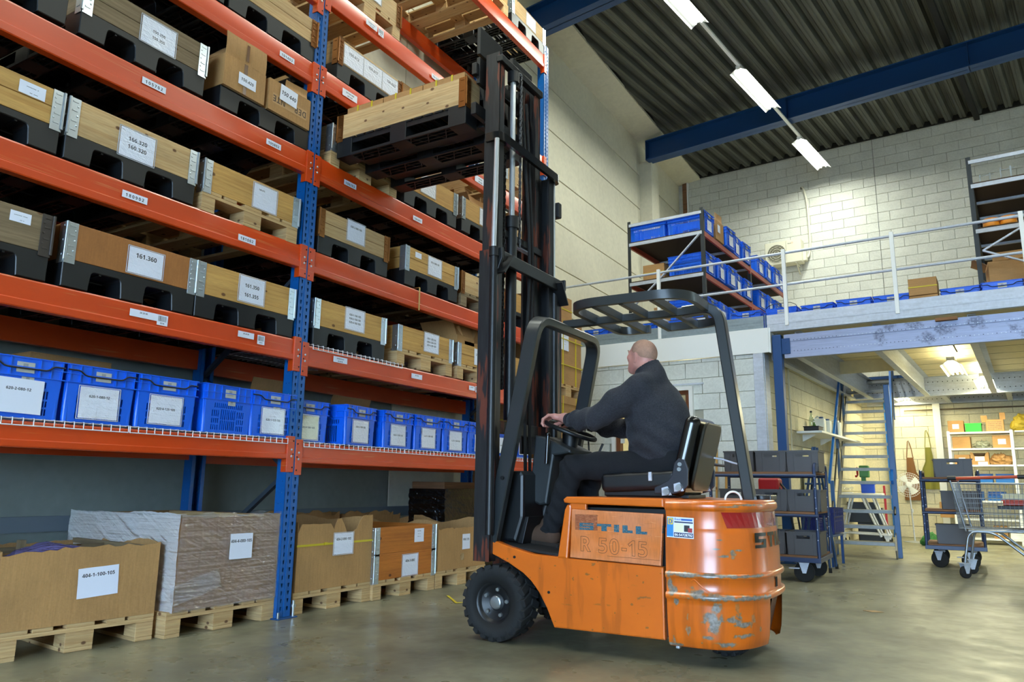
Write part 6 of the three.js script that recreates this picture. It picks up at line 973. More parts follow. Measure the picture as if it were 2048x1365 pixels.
  // hands
  const hand = (m) => { const Z = (z) => m > 0 ? z : -8.68 - z; const P = (x, y, z, r) => [x, y, Z(z), r]; const kn = [0, 1, 2, 3].map((i) => { const z = -4.180 - i * 0.0215 + 0.0, o = [0.012, 0.002, 0, 0.008][i]; return [P(-2.162 + o, 1.322, z, 0.0115), P(-2.205 + o, 1.324 - 0.002 * i, z - 0.002, 0.0098), P(-2.243 + o * 0.8, 1.300, z - 0.002, 0.0090), P(-2.246 + o * 0.6, 1.272, z - 0.001, 0.0084), P(-2.228, 1.258, z, 0.0078)]; });
    const fingers = kn.map((c) => chainF(c, 0.006)), palm = chainF([P(-2.045, 1.296, -4.198, 0.027), P(-2.09, 1.305, -4.205, 0.027), P(-2.15, 1.314, -4.192, 0.018)], 0.02), palm2 = chainF([P(-2.07, 1.300, -4.21, 0.024), P(-2.155, 1.312, -4.236, 0.018)], 0.02), mid = chainF([P(-2.15, 1.313, -4.185, 0.016), P(-2.15, 1.313, -4.24, 0.016)], 0.01), thumb = chainF([P(-2.095, 1.292, -4.228, 0.017), P(-2.145, 1.283, -4.258, 0.0125), P(-2.185, 1.272, -4.268, 0.0108), P(-2.212, 1.262, -4.262, 0.0092)], 0.008), wr = chainF([P(-1.98, 1.288, -4.15, 0.034), P(-2.05, 1.294, -4.195, 0.027)], 0.02);
    return (x, y, z) => { let d = smin(palm(x, y, z), palm2(x, y, z), 0.02); d = smin(d, mid(x, y, z), 0.015); d = smin(d, wr(x, y, z), 0.02); let q = 1; for (const c of fingers) q = Math.min(q, c(x, y, z)); d = smin(d, q, 0.008); return smin(d, thumb(x, y, z), 0.010); }; };
  const handL = hand(1), handR = hand(-1);
  const bodyT = torso(0.03), bAL = chainF(armL, 0.04, 0.016), bAR = chainF(armR, 0.04, 0.016), bLL = chainF(legL, 0.04, 0.016), bLR = chainF(legR, 0.04, 0.016);
  const body = (x, y, z) => { let d = smin(bodyT(x, y, z), smin(bAL(x, y, z), bAR(x, y, z), 0.02), 0.06); d = smin(d, smin(bLL(x, y, z), bLR(x, y, z), 0.02), 0.06); return smin(d, neck(x, y, z), 0.04); };
  const skinTex = tex(256, 256, (u, v) => { const k = 0.96 + 0.10 * (fbm(u, v, 6, 6, 4, 501) - 0.5), r = fbm(u, v, 4, 4, 3, 505); return [216 * k, mix(142, 160, r) * k, mix(130, 142, r) * k]; }, [0.2, 0.2]);
  const skin = phys({ map: skinTex, roughness: 0.48, sheen: 0.2, sheenRoughness: 0.5, sheenColor: new THREE.Color(0.4, 0.25, 0.2) });
  const box3 = (f, lo, hi, c) => { const g = nets(f, lo, hi, c).toNonIndexed(); g.deleteAttribute('uv'); return g; };
  const bg = mergeGeometries([box3(body, [-2.36, 0.5, -4.72], [-1.28, 1.56, -3.99], 0.014), box3(head, [-1.80, 1.50, -4.53], [-1.50, 1.83, -4.27], 0.0032), box3(handL, [-2.28, 1.22, -4.30], [-1.96, 1.36, -4.10], 0.0032), box3(handR, [-2.28, 1.22, -4.58], [-1.96, 1.36, -4.38], 0.0032)]);
  pm('body', bg, skin);
  // hair: a close crop over crown and nape
  const hairF = (x, y, z) => { const [a, b, c] = loc(x, y, z); const d = headL(a, b, c) - 0.0022, line = Math.max(0.018 - b + 0.55 * Math.max(0, c) + (c < -0.02 ? -0.75 * (-c - 0.02) : 0), -(0.095 - b) - 0.2, c - 0.075 + 0.15 * Math.abs(a) * 4); const ear = 0.03 - Math.hypot(Math.abs(a) - 0.079, b + 0.004, c + 0.01); return Math.max(d * HS, line * HS * 0.7, ear * HS, -(headL(a, b, c) + 0.006) * HS); };
  const hairTex = tex(512, 512, (u, v) => { const k = 0.82 + 0.5 * (fbm(u, v, 140, 140, 2, 511) - 0.5) + 0.15 * (fbm(u, v, 5, 5, 3, 515) - 0.5); return [206 * k, 156 * k, 130 * k]; }, [0.1, 0.1]);
  pm('hair', nets(hairF, [-1.80, 1.58, -4.53], [-1.50, 1.83, -4.27], 0.003), std({ map: hairTex, roughness: 0.75 }), man, 'cropped fair hair');
  const eyes = [1, -1].map((s) => new THREE.SphereGeometry(0.0112, 14, 10).translate(s * 0.030, 0.011, 0.0815).scale(HS, HS, HS).applyMatrix4(toWorld));
  part('eyes', eyes.map((g) => g.translate(-PO[0], -PO[1], -PO[2])), std({ color: 0xd8d4cf, roughness: 0.2 }), man);
  part('eyebrow', [1, -1].map((s) => new THREE.CapsuleGeometry(0.004, 0.03, 4, 8).rotateZ(Math.PI / 2 + s * 0.15).translate(s * 0.032, 0.034, 0.0865).scale(HS, HS, HS).applyMatrix4(toWorld).translate(-PO[0], -PO[1], -PO[2])), std({ color: 0x8a6a4c, roughness: 0.8 }), man);
  // fleece jacket with folds, stand-up collar and hem
  const jT = torso(0), jL = chainF(armL, 0.05), jR = chainF(armR, 0.05), col = chainF([[-1.572, 1.49, ZC, 0.10], [-1.582, 1.56, -4.366, 0.084], [-1.600, 1.625, -4.378, 0.079]], 0.02), yoke = chainF([[-1.592, 1.468, -4.20, 0.075], [-1.575, 1.505, ZC, 0.085], [-1.592, 1.468, -4.52, 0.075]], 0.04);
  const fold = (x, y, z) => { const a = Math.sin(58 * (y + 0.55 * x) + 5 * vnoise(x * 9 + 40, z * 9 + 40, 99, 99, 3)) * smooth(1.36, 1.15, y) * smooth(-1.78, -1.66, x); const b = Math.sin(70 * (x * 0.9 - y * 0.5) + 4 * vnoise(y * 12 + 30, z * 12 + 50, 99, 99, 5)) * smooth(-1.66, -1.8, x); const c = Math.sin(40 * (y * 0.7 - x * 0.9)) * smooth(1.2, 1.35, y) * smooth(-1.75, -1.6, x); return 0.0075 * a + 0.006 * b + 0.004 * c + 0.005 * (vnoise(x * 16 + 20, y * 16 + 7, 99, 99, 8) - 0.5); };
  const jacket = (x, y, z) => { let d = smin(jT(x, y, z), yoke(x, y, z), 0.06); d = smin(d, smin(jL(x, y, z), jR(x, y, z), 0.01), 0.045); let f = smin(d, col(x, y, z), 0.03) + fold(x, y, z); const ey = y - 1.13 - 0; void ey; f = Math.max(f, 1.098 - 0.36 * (x + 1.69) - y, -2.055 - x, y - 1.628 - 0.55 * (x + 1.6)); const inner = neck(x, y, z) - 0.005; if (y > 1.56) f = Math.max(f, -inner); return f; };
  pm('jacket', nets(jacket, [-2.12, 0.90, -4.74], [-1.28, 1.68, -3.98], 0.0075), M.fleece, man, 'dark grey fleece jacket with stand-up collar');
  for (const P of [armL, armR]) { const w = P[4], q = P[3]; const a = [w[0] + (q[0] - w[0]) * 0.22, w[1] + (q[1] - w[1]) * 0.22, w[2] + (q[2] - w[2]) * 0.22]; part('cuff', [bar(a, [w[0], w[1], w[2]], 0.047, 22, 0.0425).translate(-PO[0], -PO[1], -PO[2])], M.fleece, man); }
  // trousers
  const tL = chainF(legCut(legL), 0.035), tR = chainF(legCut(legR), 0.035), seat = ell(-1.46, 1.03, ZC, 0.13, 0.115, 0.2);
  const tf = (x, y, z) => 0.004 * Math.sin(60 * (x + y) + 4 * vnoise(x * 10 + 20, y * 10 + 20, 99, 99, 12)) * smooth(-1.9, -2.02, x) + 0.0035 * Math.sin(45 * (x * 0.6 - y)) * smooth(-1.7, -1.5, x);
  const trousers = (x, y, z) => Math.max(smin(smin(tL(x, y, z), tR(x, y, z), 0.02), seat(x, y, z), 0.05) + tf(x, y, z), 0.602 - y - 0.42 * (x + 2.2), 0.915 - y - 40 * Math.max(0, -1.9 - x));
  pm('trousers', nets(trousers, [-2.36, 0.50, -4.70], [-1.28, 1.18, -4.06], 0.0085), M.trousers, man, 'black work trousers');
  // shoes
  for (const [zc, n] of [[-4.20, 0], [-4.54, 1]]) {
    const lift = 0.012, sole = (x) => 0.5 + (-1.95 - x) * 0.092 + 0.007;
    const up = chainF([[-2.175, 0.562 + lift, zc, 0.048], [-2.265, 0.578 + lift, zc, 0.047], [-2.39, 0.562 + lift, zc, 0.043], [-2.462, 0.562 + lift, zc, 0.033]], 0.04), ank = chainF([[-2.19, 0.575 + lift, zc, 0.05], [-2.205, 0.655, zc, 0.046]], 0.03);
    const shoe = (x, y, z) => Math.max(smin(up(x, y, z), ank(x, y, z), 0.03), sole(x) + 0.016 - y);
    const s = pm('shoe', nets(shoe, [-2.54, 0.5, zc - 0.08], [-2.10, 0.72, zc + 0.08], 0.005), std({ color: 0x4a3527, roughness: 0.85, bumpMap: T.fleeceBump, bumpScale: 0.0008 }));
    const o = new THREE.Shape(); o.moveTo(-2.125, -0.02); o.bezierCurveTo(-2.115, 0.04, -2.14, 0.046, -2.2, 0.044); o.bezierCurveTo(-2.3, 0.034, -2.34, 0.052, -2.41, 0.05); o.bezierCurveTo(-2.48, 0.045, -2.505, 0.02, -2.502, 0.0); o.bezierCurveTo(-2.505, -0.02, -2.48, -0.045, -2.41, -0.048); o.bezierCurveTo(-2.34, -0.05, -2.3, -0.034, -2.2, -0.044); o.bezierCurveTo(-2.14, -0.046, -2.13, -0.04, -2.125, -0.02);
    const sg = new THREE.ExtrudeGeometry(o, { depth: 0.016, bevelEnabled: true, bevelSize: 0.003, bevelThickness: 0.003, bevelSegments: 1, curveSegments: 8 }).rotateX(-Math.PI / 2), sp = sg.attributes.position; for (let i = 0; i < sp.count; i++) sp.setY(i, sp.getY(i) + sole(sp.getX(i))); sg.translate(0, 0, zc); sg.computeVertexNormals(); pm('sole', sg, std({ color: 0x231b15, roughness: 0.9 }), s);
    pm('heel', box(0.09, 0.02, 0.075, -2.165, sole(-2.165) - 0.001, zc), M.rubber, s); void n;
  }
}

// ───────────────────────── on the mezzanine ─────────────────────────
const ORD = ['first', 'second', 'third', 'fourth', 'fifth', 'sixth', 'seventh', 'eighth', 'ninth', 'tenth'];
const darkSteel = std({ color: 0x2f3437, roughness: 0.5, metalness: 0.3 });
function longRack(label, o, u0, u1, w0, w1, wm, levels, H, o2 = {}) { // shelving with its end frame towards the hall; local x = u, z = -w
  const t = thing('shelf_rack', label, 'rack', [MZ[0], DECK, MZ[1]], -DY); void o;
  for (const u of [u0, u1]) for (const w of [w0, wm, w1]) part('upright', [rbox(0.05, H, 0.006, u, H / 2, -w, 0.001, 1), rbox(0.006, H, 0.05, u + (u === u0 ? -0.022 : 0.022), H / 2, -w - 0.025, 0.001, 1)], darkSteel, t);
  for (const y of levels) {
    part('shelf_board', [grainy(box(u1 - u0 - 0.04, 0.022, w1 - w0 - 0.02, (u0 + u1) / 2, y + 0.011, -(w0 + w1) / 2), 'z')], M.darkBoard, t);
    for (const u of [u0, u1]) part('beam', [rbox(0.03, 0.075, wm - w0 - 0.05, u + (u === u0 ? 0.01 : 0.012), y - 0.04, -(w0 + wm) / 2, 0.003, 1), rbox(0.03, 0.075, w1 - wm - 0.05, u + (u === u0 ? 0.01 : 0.012), y - 0.04, -(w1 + wm) / 2, 0.003, 1), rbox(0.03, 0.13, 0.05, u + 0.014, y - 0.05, -wm, 0.003, 1)], o2.beam || std({ color: 0xa53a22, roughness: 0.4 }), t);
    part('tie', [rbox(u1 - u0, 0.05, 0.02, (u0 + u1) / 2, y - 0.025, -w0 + 0.004, 0.003, 1)], M.galvMatt, t);
    parts('tie', [0.25, 0.5, 0.75].map((k) => box(u1 - u0, 0.03, 0.04, (u0 + u1) / 2, y - 0.03, -mix(w0, w1, k))), M.galvMatt, t);
  }
  if (o2.top) part('tie', [rbox(u1 - u0, 0.045, 0.02, (u0 + u1) / 2, o2.top, -w0 + 0.006, 0.003, 1)], M.galvMatt, t);
  for (const [a, b, c, d] of o2.diag || []) part('brace', [flat([a, b, -w0 + 0.012], [c, d, -w0 + 0.012], 0.035, 0.018, [0, 0, 1])], M.galvMatt, t);
  return t;
}
{
  const u0 = -2.07, u1 = -0.93, L = [1.62, 1.0, 0.34];
  longRack('dark shelf rack with red side beams on the mezzanine, full of blue crates', 0, u0, u1, 0.38, 4.75, 2.55, L, 1.97, { top: 1.90, diag: [[u1 - 0.03, 1.58, (u0 + u1) / 2 - 0.06, 1.02], [(u0 + u1) / 2 - 0.06, 1.02, u0 + 0.04, 0.62], [u0 + 0.04, 0.62, u1 - 0.03, 0.1]] });
  const nm = ['top', 'middle', 'bottom'];
  L.forEach((y, r) => { let k = 0; for (let w = 0.62; w < 4.7; w += 0.425) { if (r === 0 && k === 1) { k++; continue; }
    if (Math.abs(w - 2.55) < 0.2) { k++; continue; }
    crate('blue crate on the ' + nm[r] + ' shelf of the mezzanine rack, ' + ORD[k] + ' from the near end', mz(u1 + 0.03 + (k % 3) * 0.02, DECK + y + 0.024, w), QT - DY + (k % 2 ? 0.04 : -0.03), { d: lines(['-- ' + (k + 2)], { size: 0.14 }), w: 0.17, h: 0.16, bail: k % 2 === 0 }); k++; } });
  crate('blue crate lying lengthwise on the left of the top mezzanine shelf', mz(u0 + 0.56, DECK + L[0] + 0.024, 0.62), QT - DY, { d: lines(['-']), w: 0.16, h: 0.15 });
  const b = openBox('tall brown carton between blue crates on the top mezzanine shelf', mz(u1 + 0.03, DECK + L[0] + 0.024, 1.06), QT - DY, 0.36, 0.3, 0.4, { mat: M.card }); flap(b, 0.3, 0.12, 0.0, 0.3, -0.01, -0.2); sheet(b, 0.11, 0.12, -0.05, 0.18, 0.004, lines(['']));
  closedBox('small yellow strapped carton at the left of the middle mezzanine shelf', mz(u0 + 0.33, DECK + L[1] + 0.024, 0.50), -DY, 0.34, 0.25, 0.3, { straps: ['x'] });
  closedBox('carton low on the bottom mezzanine shelf behind the guard roof', mz(u0 + 0.5, DECK + L[2] + 0.024, 0.5), -DY, 0.36, 0.24, 0.3, {});
}
// row of crates along the edge
[[-2.52, 'leftmost one'], [-1.76, 'second from the left end, behind the guard roof'], [-1.2, 'just left of the gap in the fascia row'], [-0.29, 'below the shelf rack corner'], [0.155, 'with raised wire handle, left of a white post'], [0.59, 'with grey wall rail behind it'], [1.03, 'left of the tilted pair'], [1.44, 'behind a white rail post'], [2.15, 'right of the brown carton'], [2.56, 'at the right end below the dark rack']].forEach(([u, l], i) => {
  const t = crate('blue crate on the mezzanine edge, ' + l, mz(u, DECK + 0.002, 0.13 + (i % 3) * 0.03), -DY + [0.03, -0.02, 0.05, 0.02, 0, -0.06, 0.05, 0.02, 0.0, 0.02][i], { group: 'blue crates in a row on the mezzanine edge', bail: i !== 4, w: 0.12, h: 0.05, y: 0.145, x: 0.02, d: lines(['']) });
  if (i === 4) { const q = part('wire_handle', [new THREE.TubeGeometry(new THREE.CatmullRomCurve3(bent([[-0.19, 0.27, -0.1], [-0.19, 0.325, -0.03], [-0.11, 0.365, -0.03], [0.12, 0.365, -0.03], [0.19, 0.325, -0.03], [0.19, 0.27, -0.1]], 0.02, 3), false, 'catmullrom', 0), 30, 0.0042, 6)], M.black, t); void q; }
  if (i === 5 || i === 7) { const q = part('hang_tag', [box(0.02, 0.045, 0.002, 0.05, 0.325, -0.02)], M.paper, t); void q; }
});
closedBox('lower brown carton of two on the mezzanine edge', mz(1.785, DECK + 0.001, 0.14), -DY, 0.30, 0.24, 0.3, {});
closedBox('upper brown carton with yellow strap on the mezzanine edge', mz(1.785, DECK + 0.248, 0.13), -DY + 0.02, 0.295, 0.2, 0.34, { straps: ['x'] });
// dark rack at the right
{
  const u0 = 2.36, u1 = 3.5; longRack('dark rack with pale diagonal braces at the right end of the mezzanine', 0, u0, u1, 0.42, 3.0, 1.7, [1.58, 1.02, 0.3], 1.93, { beam: darkSteel, top: 1.86, diag: [[u1, 1.34, u0 + 0.05, 0.75], [u0 + 0.05, 0.75, u1, 0.22]] });
  for (const [u, l] of [[u0 + 0.16, 'left orange roll on the dark rack of the mezzanine'], [u0 + 0.33, 'right orange roll on the dark rack of the mezzanine']]) { const t = thing('tape_roll', l, 'roll', mz(u, DECK + 1.045, 0.52), 0, 'orange rolls on the dark rack'); for (const y of [0.026, 0.078]) part('roll', [lathe([[0.04, -0.024], [0.08, -0.024], [0.085, -0.018], [0.085, 0.018], [0.08, 0.024], [0.04, 0.024], [0.04, -0.024]], 28).translate(0, y, 0)], std({ color: 0xd8851a, roughness: 0.5 }), t); }
  const a = closedBox('large brown open carton on the low shelf of the dark mezzanine rack', mz(u0 + 0.28, DECK + 0.325, 0.5), -DY + 0.1, 0.4, 0.30, 0.4, {}); flap(a, 0.36, 0.16, -0.21, 0.27, -0.2, 0.9, -QT); flap(a, 0.3, 0.1, -0.21, 0.05, -0.2, 0.6, -QT);
  closedBox('smaller brown carton on top of the open one on the dark rack', mz(u0 + 0.3, DECK + 0.635, 0.52), -DY, 0.34, 0.1, 0.36, {});
  for (const [u, h, l] of [[u0 + 0.15, 0.13, 'small clear plastic holder on the top board of the dark rack'], [u0 + 0.36, 0.17, 'larger clear plastic holder on the top board of the dark rack']]) { const t = thing('clear_holder', l, 'holder', mz(u, DECK + 1.604, 0.56), -DY); part('frame', [box(0.012, h, 0.03, -0.05, h / 2, 0), box(0.018, h, 0.03, 0.05, h / 2, 0), box(0.1, 0.01, 0.03, 0, 0.006, 0), bar([-0.06, h * 0.8, 0.01], [0.09, h * 0.85, 0.01], 0.004, 6)], phys({ color: 0xdfe6ea, roughness: 0.1, transmission: 0.6, thickness: 0 }), t); }
}
// outdoor unit of an air conditioner on the rear wall, with its pipe
{
  const t = thing('air_conditioner', 'cream air conditioner unit with round fan grille high on the block wall', 'air conditioner', bw(2.325, 5.62, 0.34), -DY);
  const cream = std({ color: 0xe3dfca, roughness: 0.5 });
  part('casing', [rbox(0.76, 0.51, 0.28, 0, 0.255, -0.15, 0.02)], cream, t);
  part('fan_recess', [new THREE.CylinderGeometry(0.195, 0.195, 0.01, 40).rotateX(Math.PI / 2).translate(-0.13, 0.245, -0.008)], std({ color: 0x4c4936, roughness: 0.6 }), t);
  part('grille', [...[0.05, 0.1, 0.15, 0.195].map((r) => new THREE.TorusGeometry(r, 0.004, 6, 36).translate(-0.13, 0.245, 0.002)), ...Array.from({ length: 12 }, (_, i) => { const y = 0.245 - 0.17 + i * 0.031, h = Math.sqrt(0.195 * 0.195 - (y - 0.245) ** 2); return bar([-0.13 - h, y, 0.004], [-0.13 + h, y, 0.004], 0.004, 5); })], cream, t);
  part('front_panel', [rbox(0.30, 0.49, 0.012, 0.225, 0.255, -0.004, 0.004)], cream, t);
  part('valve_cover', [rbox(0.1, 0.24, 0.12, 0.40, 0.16, -0.2, 0.02)], cream, t);
  part('logo', [sheetGeo(0.13, 0.05, print(0.13, 0.05, (c, W, H) => { c.fillStyle = '#333'; c.font = 'bold ' + H * 0.55 + 'px sans-serif'; c.fillText('Maxxi', W * 0.04, H * 0.72, W * 0.55); c.strokeStyle = '#e07a28'; c.lineWidth = H * 0.08; c.strokeRect(W * 0.62, H * 0.2, W * 0.25, H * 0.45); }, '#e3dfca'), 0, 1, 1).translate(0.17, 0.43, 0.003)], M.print, t);
  for (const x of [-0.24, 0.26]) part('bracket', [flat([x, -0.01, -0.02], [x, -0.02, -0.33], 0.03, 0.02, [1, 0, 0]), flat([x, -0.02, -0.05], [x, -0.2, -0.33], 0.025, 0.015, [1, 0, 0])], cream, t);
  tag(put(mesh('cooling_pipe', [tube([bw(2.74, 7.38, 0.03), bw(2.78, 7.28, 0.05), bw(2.82, 7.0, 0.05), bw(2.83, 6.5, 0.04), bw(2.83, 6.05, 0.05), bw(2.80, 5.8, 0.08), bw(2.72, 5.72, 0.16)], 0.022, 50, 10)], cream)), 'cream insulated pipe curving down the block wall to the air conditioner', 'pipe');
  tag(put(mesh('wall_opening_cover', [rbox(0.05, 0.06, 0.02).translate(...bw(2.72, 7.36, 0.01))], M.concreteDark)), 'small dark hole cover in the block wall at the pipe top', 'cover');
}

// ───────────────────────── under the mezzanine ─────────────────────────
// steep galvanised stair with blue rails
{
  const A = [-1.13, 0.06, -11.15], B = [-1.235, 2.86, -15.05], W = 0.74, n = 14;
  const t = thing('staircase', 'steep open galvanised stair with blue side rails leading up through the deck', 'stairs', [A[0], 0, A[2]]);
  const P = (s, k) => [(B[0] - A[0]) * k + s * (W / 2), A[1] + (B[1] - A[1]) * k, (B[2] - A[2]) * k];
  for (let i = 0; i < n; i++) { const k = (i + 0.5) / n, c = P(0, k); part('tread', [rbox(W - 0.02, 0.032, 0.22, c[0], c[1] + 0.03, c[2], 0.004, 1), rbox(W - 0.02, 0.045, 0.006, c[0], c[1] + 0.022, c[2] + 0.11, 0.002, 1)], M.galvWorn, t); }
  for (const s of [-1, 1]) part('stringer', [flat(P(s, -0.01), P(s, 1), 0.2, 0.02, [0, 1, 0])], M.galvWorn, t);
  const bl = std({ color: 0x0c66bd, roughness: 0.35 }), up = (p, h) => [p[0], p[1] + h, p[2]];
  for (const s of [-1, 1]) { part('hand_rail', [flat(up(P(s * 1.04, 0.0), 0.92), up(P(s * 1.04, 1.12), 0.92), 0.055, 0.03, [0, 1, 0])], bl, t); part('knee_rail', [bar(up(P(s * 1.04, 0.02), 0.45), up(P(s * 1.04, 1.05), 0.45), 0.014, 8)], darkSteel, t); for (const k of [0.35, 0.7, 0.98]) part('rail_post', [flat(P(s * 1.03, k), up(P(s * 1.03, k), 0.93), 0.04, 0.03, [1, 0, 0])], std({ color: 0x2a4a70, roughness: 0.4 }), t); }
  part('foot_post', [rbox(0.07, 2.3, 0.05, W / 2 + 0.02, 1.15, -0.22, 0.006)], std({ color: 0x2f5f96, roughness: 0.4 }), t);
  part('foot_post', [rbox(0.05, 1.0, 0.05, -W / 2 - 0.02, 0.5, -0.3, 0.006)], std({ color: 0x2f5f96, roughness: 0.4 }), t);
}
// grey stacking bins
const binParts = {};
function bin(label, p, ry, w, h, d, group, slot = true) {
  const key = [w, h, d, slot].join(); if (!binParts[key]) {
    const wall = (L, s) => { const q = shapeOf([[-L / 2 + 0.012, 0], [L / 2 - 0.012, 0], [L / 2, h], [-L / 2, h]]); if (s) { const b = new THREE.Path(); b.moveTo(-0.062, h * 0.70); b.lineTo(-0.062, h * 0.84); b.lineTo(0.062, h * 0.84); b.lineTo(0.062, h * 0.70); b.closePath(); q.holes.push(b); } return ext(q, 0.005); };
    const g = [wall(w, slot).translate(0, 0, -0.005), wall(w, slot).translate(0, 0, -d), wall(d, false).rotateY(QT).translate(w / 2 - 0.006, 0, -d / 2), wall(d, false).rotateY(QT).translate(-w / 2 + 0.001, 0, -d / 2), box(w - 0.03, 0.005, d - 0.03, 0, 0.004, -d / 2)];
    for (const x of [-w * 0.28, w * 0.28]) g.push(box(0.006, h * 0.86, 0.008, x, h * 0.46, 0.003));
    const rim = [box(w + 0.012, 0.014, 0.012, 0, h - 0.007, 0.001), box(w + 0.012, 0.014, 0.012, 0, h - 0.007, -d - 0.001), box(0.012, 0.014, d, w / 2 + 0.001, h - 0.007, -d / 2), box(0.012, 0.014, d, -w / 2 - 0.001, h - 0.007, -d / 2)];
    binParts[key] = [join(g), join(rim)]; binParts[key].forEach((q) => (q.userData.joined = true));
  }
  const t = thing('storage_bin', label, 'bin', p, ry, group || 'grey stacking bins'); part('body', binParts[key][0], M.grey, t); part('rim', binParts[key][1], M.grey, t); return t;
}
function castor(t, x, z, r, turn, brake) { // a wheel with its fork below the trolley bed
  const c = part('castor_wheel', [lathe([[0.012, -0.022], [r * 0.75, -0.02], [r * 0.97, -0.02], [r, -0.01], [r, 0.01], [r * 0.97, 0.02], [r * 0.75, 0.02], [0.012, 0.022]], 28).rotateX(Math.PI / 2).rotateY(turn).translate(x, r, z)], M.rubber, t);
  part('fork', [ext([[-0.045, r + 0.09], [0.05, r + 0.09], [0.016, -0.012 + r], [-0.016, -0.012 + r]], 0.004).translate(0, 0, 0.026), ext([[-0.045, r + 0.09], [0.05, r + 0.09], [0.016, -0.012 + r], [-0.016, -0.012 + r]], 0.004).translate(0, 0, -0.03), box(0.1, 0.006, 0.09, 0, r + 0.09, 0), new THREE.CylinderGeometry(0.012, 0.012, 0.07, 10).rotateX(QT).translate(0, r, 0)].map((g) => g.rotateY(turn).translate(x, 0, z)), M.galvMatt, c);
  if (brake) part('brake', [rbox(0.1, 0.012, 0.04, -0.09, r * 1.35, 0.02, 0.004).rotateY(turn).translate(x, 0, z)], M.galvMatt, c);
}
function shelfTrolley(label, p, W, D, ys, H, r, handles) { // bed with end frames of bent tube; front at local z = 0
  const t = thing('shelf_trolley', label, 'trolley', p, 0);
  part('bed', [rbox(W, 0.045, D, 0, ys[0] - 0.02, -D / 2, 0.004)], M.navy, t);
  ys.forEach((y, i) => { part('shelf_board', [grainy(rbox(W - 0.04, 0.022, D - 0.04, 0, y + 0.008, -D / 2, 0.002), 'x')], M.board, t); if (i) parts('shelf_rail', [bar([-W / 2, y - 0.018, -0.01], [W / 2, y - 0.018, -0.01], 0.016, 10), bar([-W / 2, y - 0.018, -D + 0.01], [W / 2, y - 0.018, -D + 0.01], 0.016, 10)], M.navy, t); });
  for (const s of [-1, 1]) { const x = s * (W / 2 - 0.016); part('end_frame', [new THREE.TubeGeometry(new THREE.CatmullRomCurve3(bent([[x, ys[0] - 0.03, -0.016], [x, H, -0.016], [x, H, -D + 0.016], [x, ys[0] - 0.03, -D + 0.016]], 0.07, 5), false, 'catmullrom', 0), 50, 0.016, 10)], M.navy, t); const b = []; for (const z of [-0.016, -D + 0.016]) for (let y = 0.4; y < H - 0.2; y += 0.1) b.push(new THREE.CylinderGeometry(0.005, 0.005, 0.036, 8).rotateX(QT).translate(x, y, z)); part('bolt_holes', b, M.galvMatt, t); }
  void handles; castor(t, W / 2 - 0.17, -0.08, r, 0.1, true); castor(t, W / 2 - 0.14, -D + 0.1, r, 0.5); castor(t, -W / 2 + 0.14, -0.08, r, -0.4); castor(t, -W / 2 + 0.14, -D + 0.1, r, 0.3);
  return t;
}
shelfTrolley('long blue shelf trolley with three brown boards behind the forklift tail', [-1.71, 0, -7.84], 1.05, 0.78, [0.23, 0.645, 1.03], 1.125, 0.095);
[[-1.94, 'top board of the left trolley, leftmost'], [-1.62, 'top board of the left trolley, middle one'], [-1.315, 'top board of the left trolley, right one']].forEach(([x, l]) => bin('grey bin on the ' + l, [x, 1.052, -7.93], 0, 0.30, 0.21, 0.4, 'grey bins on the left trolley'));
[[-1.99, 'leftmost beside the roof post'], [-1.63, 'middle one with light through its slot'], [-1.32, 'right one behind the trolley handle']].forEach(([x, l]) => bin('grey bin, middle board of left trolley, ' + l, [x, 0.667, -7.92], 0, 0.31, 0.21, 0.4, 'grey bins on the left trolley'));
[[-1.345, 'right one'], [-1.67, 'half hidden by the orange tail']].forEach(([x, l]) => bin('grey bin on the bottom board of the left trolley, ' + l, [x, 0.252, -7.9], 0, 0.31, 0.22, 0.4, 'grey bins on the left trolley'));
shelfTrolley('narrow blue shelf trolley with three boards beside the shopping cart', [-0.085, 0, -10.27], 0.62, 0.88, [0.25, 0.645, 1.02], 1.11, 0.095);
bin('grey bin on the top board of the right trolley', [-0.035, 1.042, -10.4], 0.05, 0.40, 0.215, 0.3, 'grey bins on the right trolley');
bin('grey bin on the middle board of the right trolley behind the cart', [0.01, 0.667, -10.38], 0, 0.40, 0.215, 0.3, 'grey bins on the right trolley', false);
bin('grey bin on the bottom board of the right trolley', [-0.09, 0.272, -10.34], 0.02, 0.36, 0.22, 0.3, 'grey bins on the right trolley', false);
// blue folding steps
{
  const t = thing('step_ladder', 'slim dark blue folding steps standing right of the left trolley', 'ladder', [-1.24, 0, -9.2]); const m = std({ color: 0x1d3d63, roughness: 0.4 });
  for (const z of [-0.22, 0.28]) { part('leg', [bar([-0.02, 0.0, z], [-0.12, 1.35, 0.05 + z * 0.3], 0.014, 8)], m, t); part('rubber_foot', [bar([-0.02, 0, z], [-0.022, 0.05, z], 0.018, 8)], M.rubber, t); part('leg', [bar([-0.36, 0.0, z], [-0.14, 1.35, 0.05 + z * 0.3], 0.014, 8)], m, t); }
  for (const y of [0.3, 0.62, 0.94]) part('step', [rbox(0.14, 0.02, 0.36, -0.19 + y * 0.02, y, 0.03, 0.004)], m, t);
}
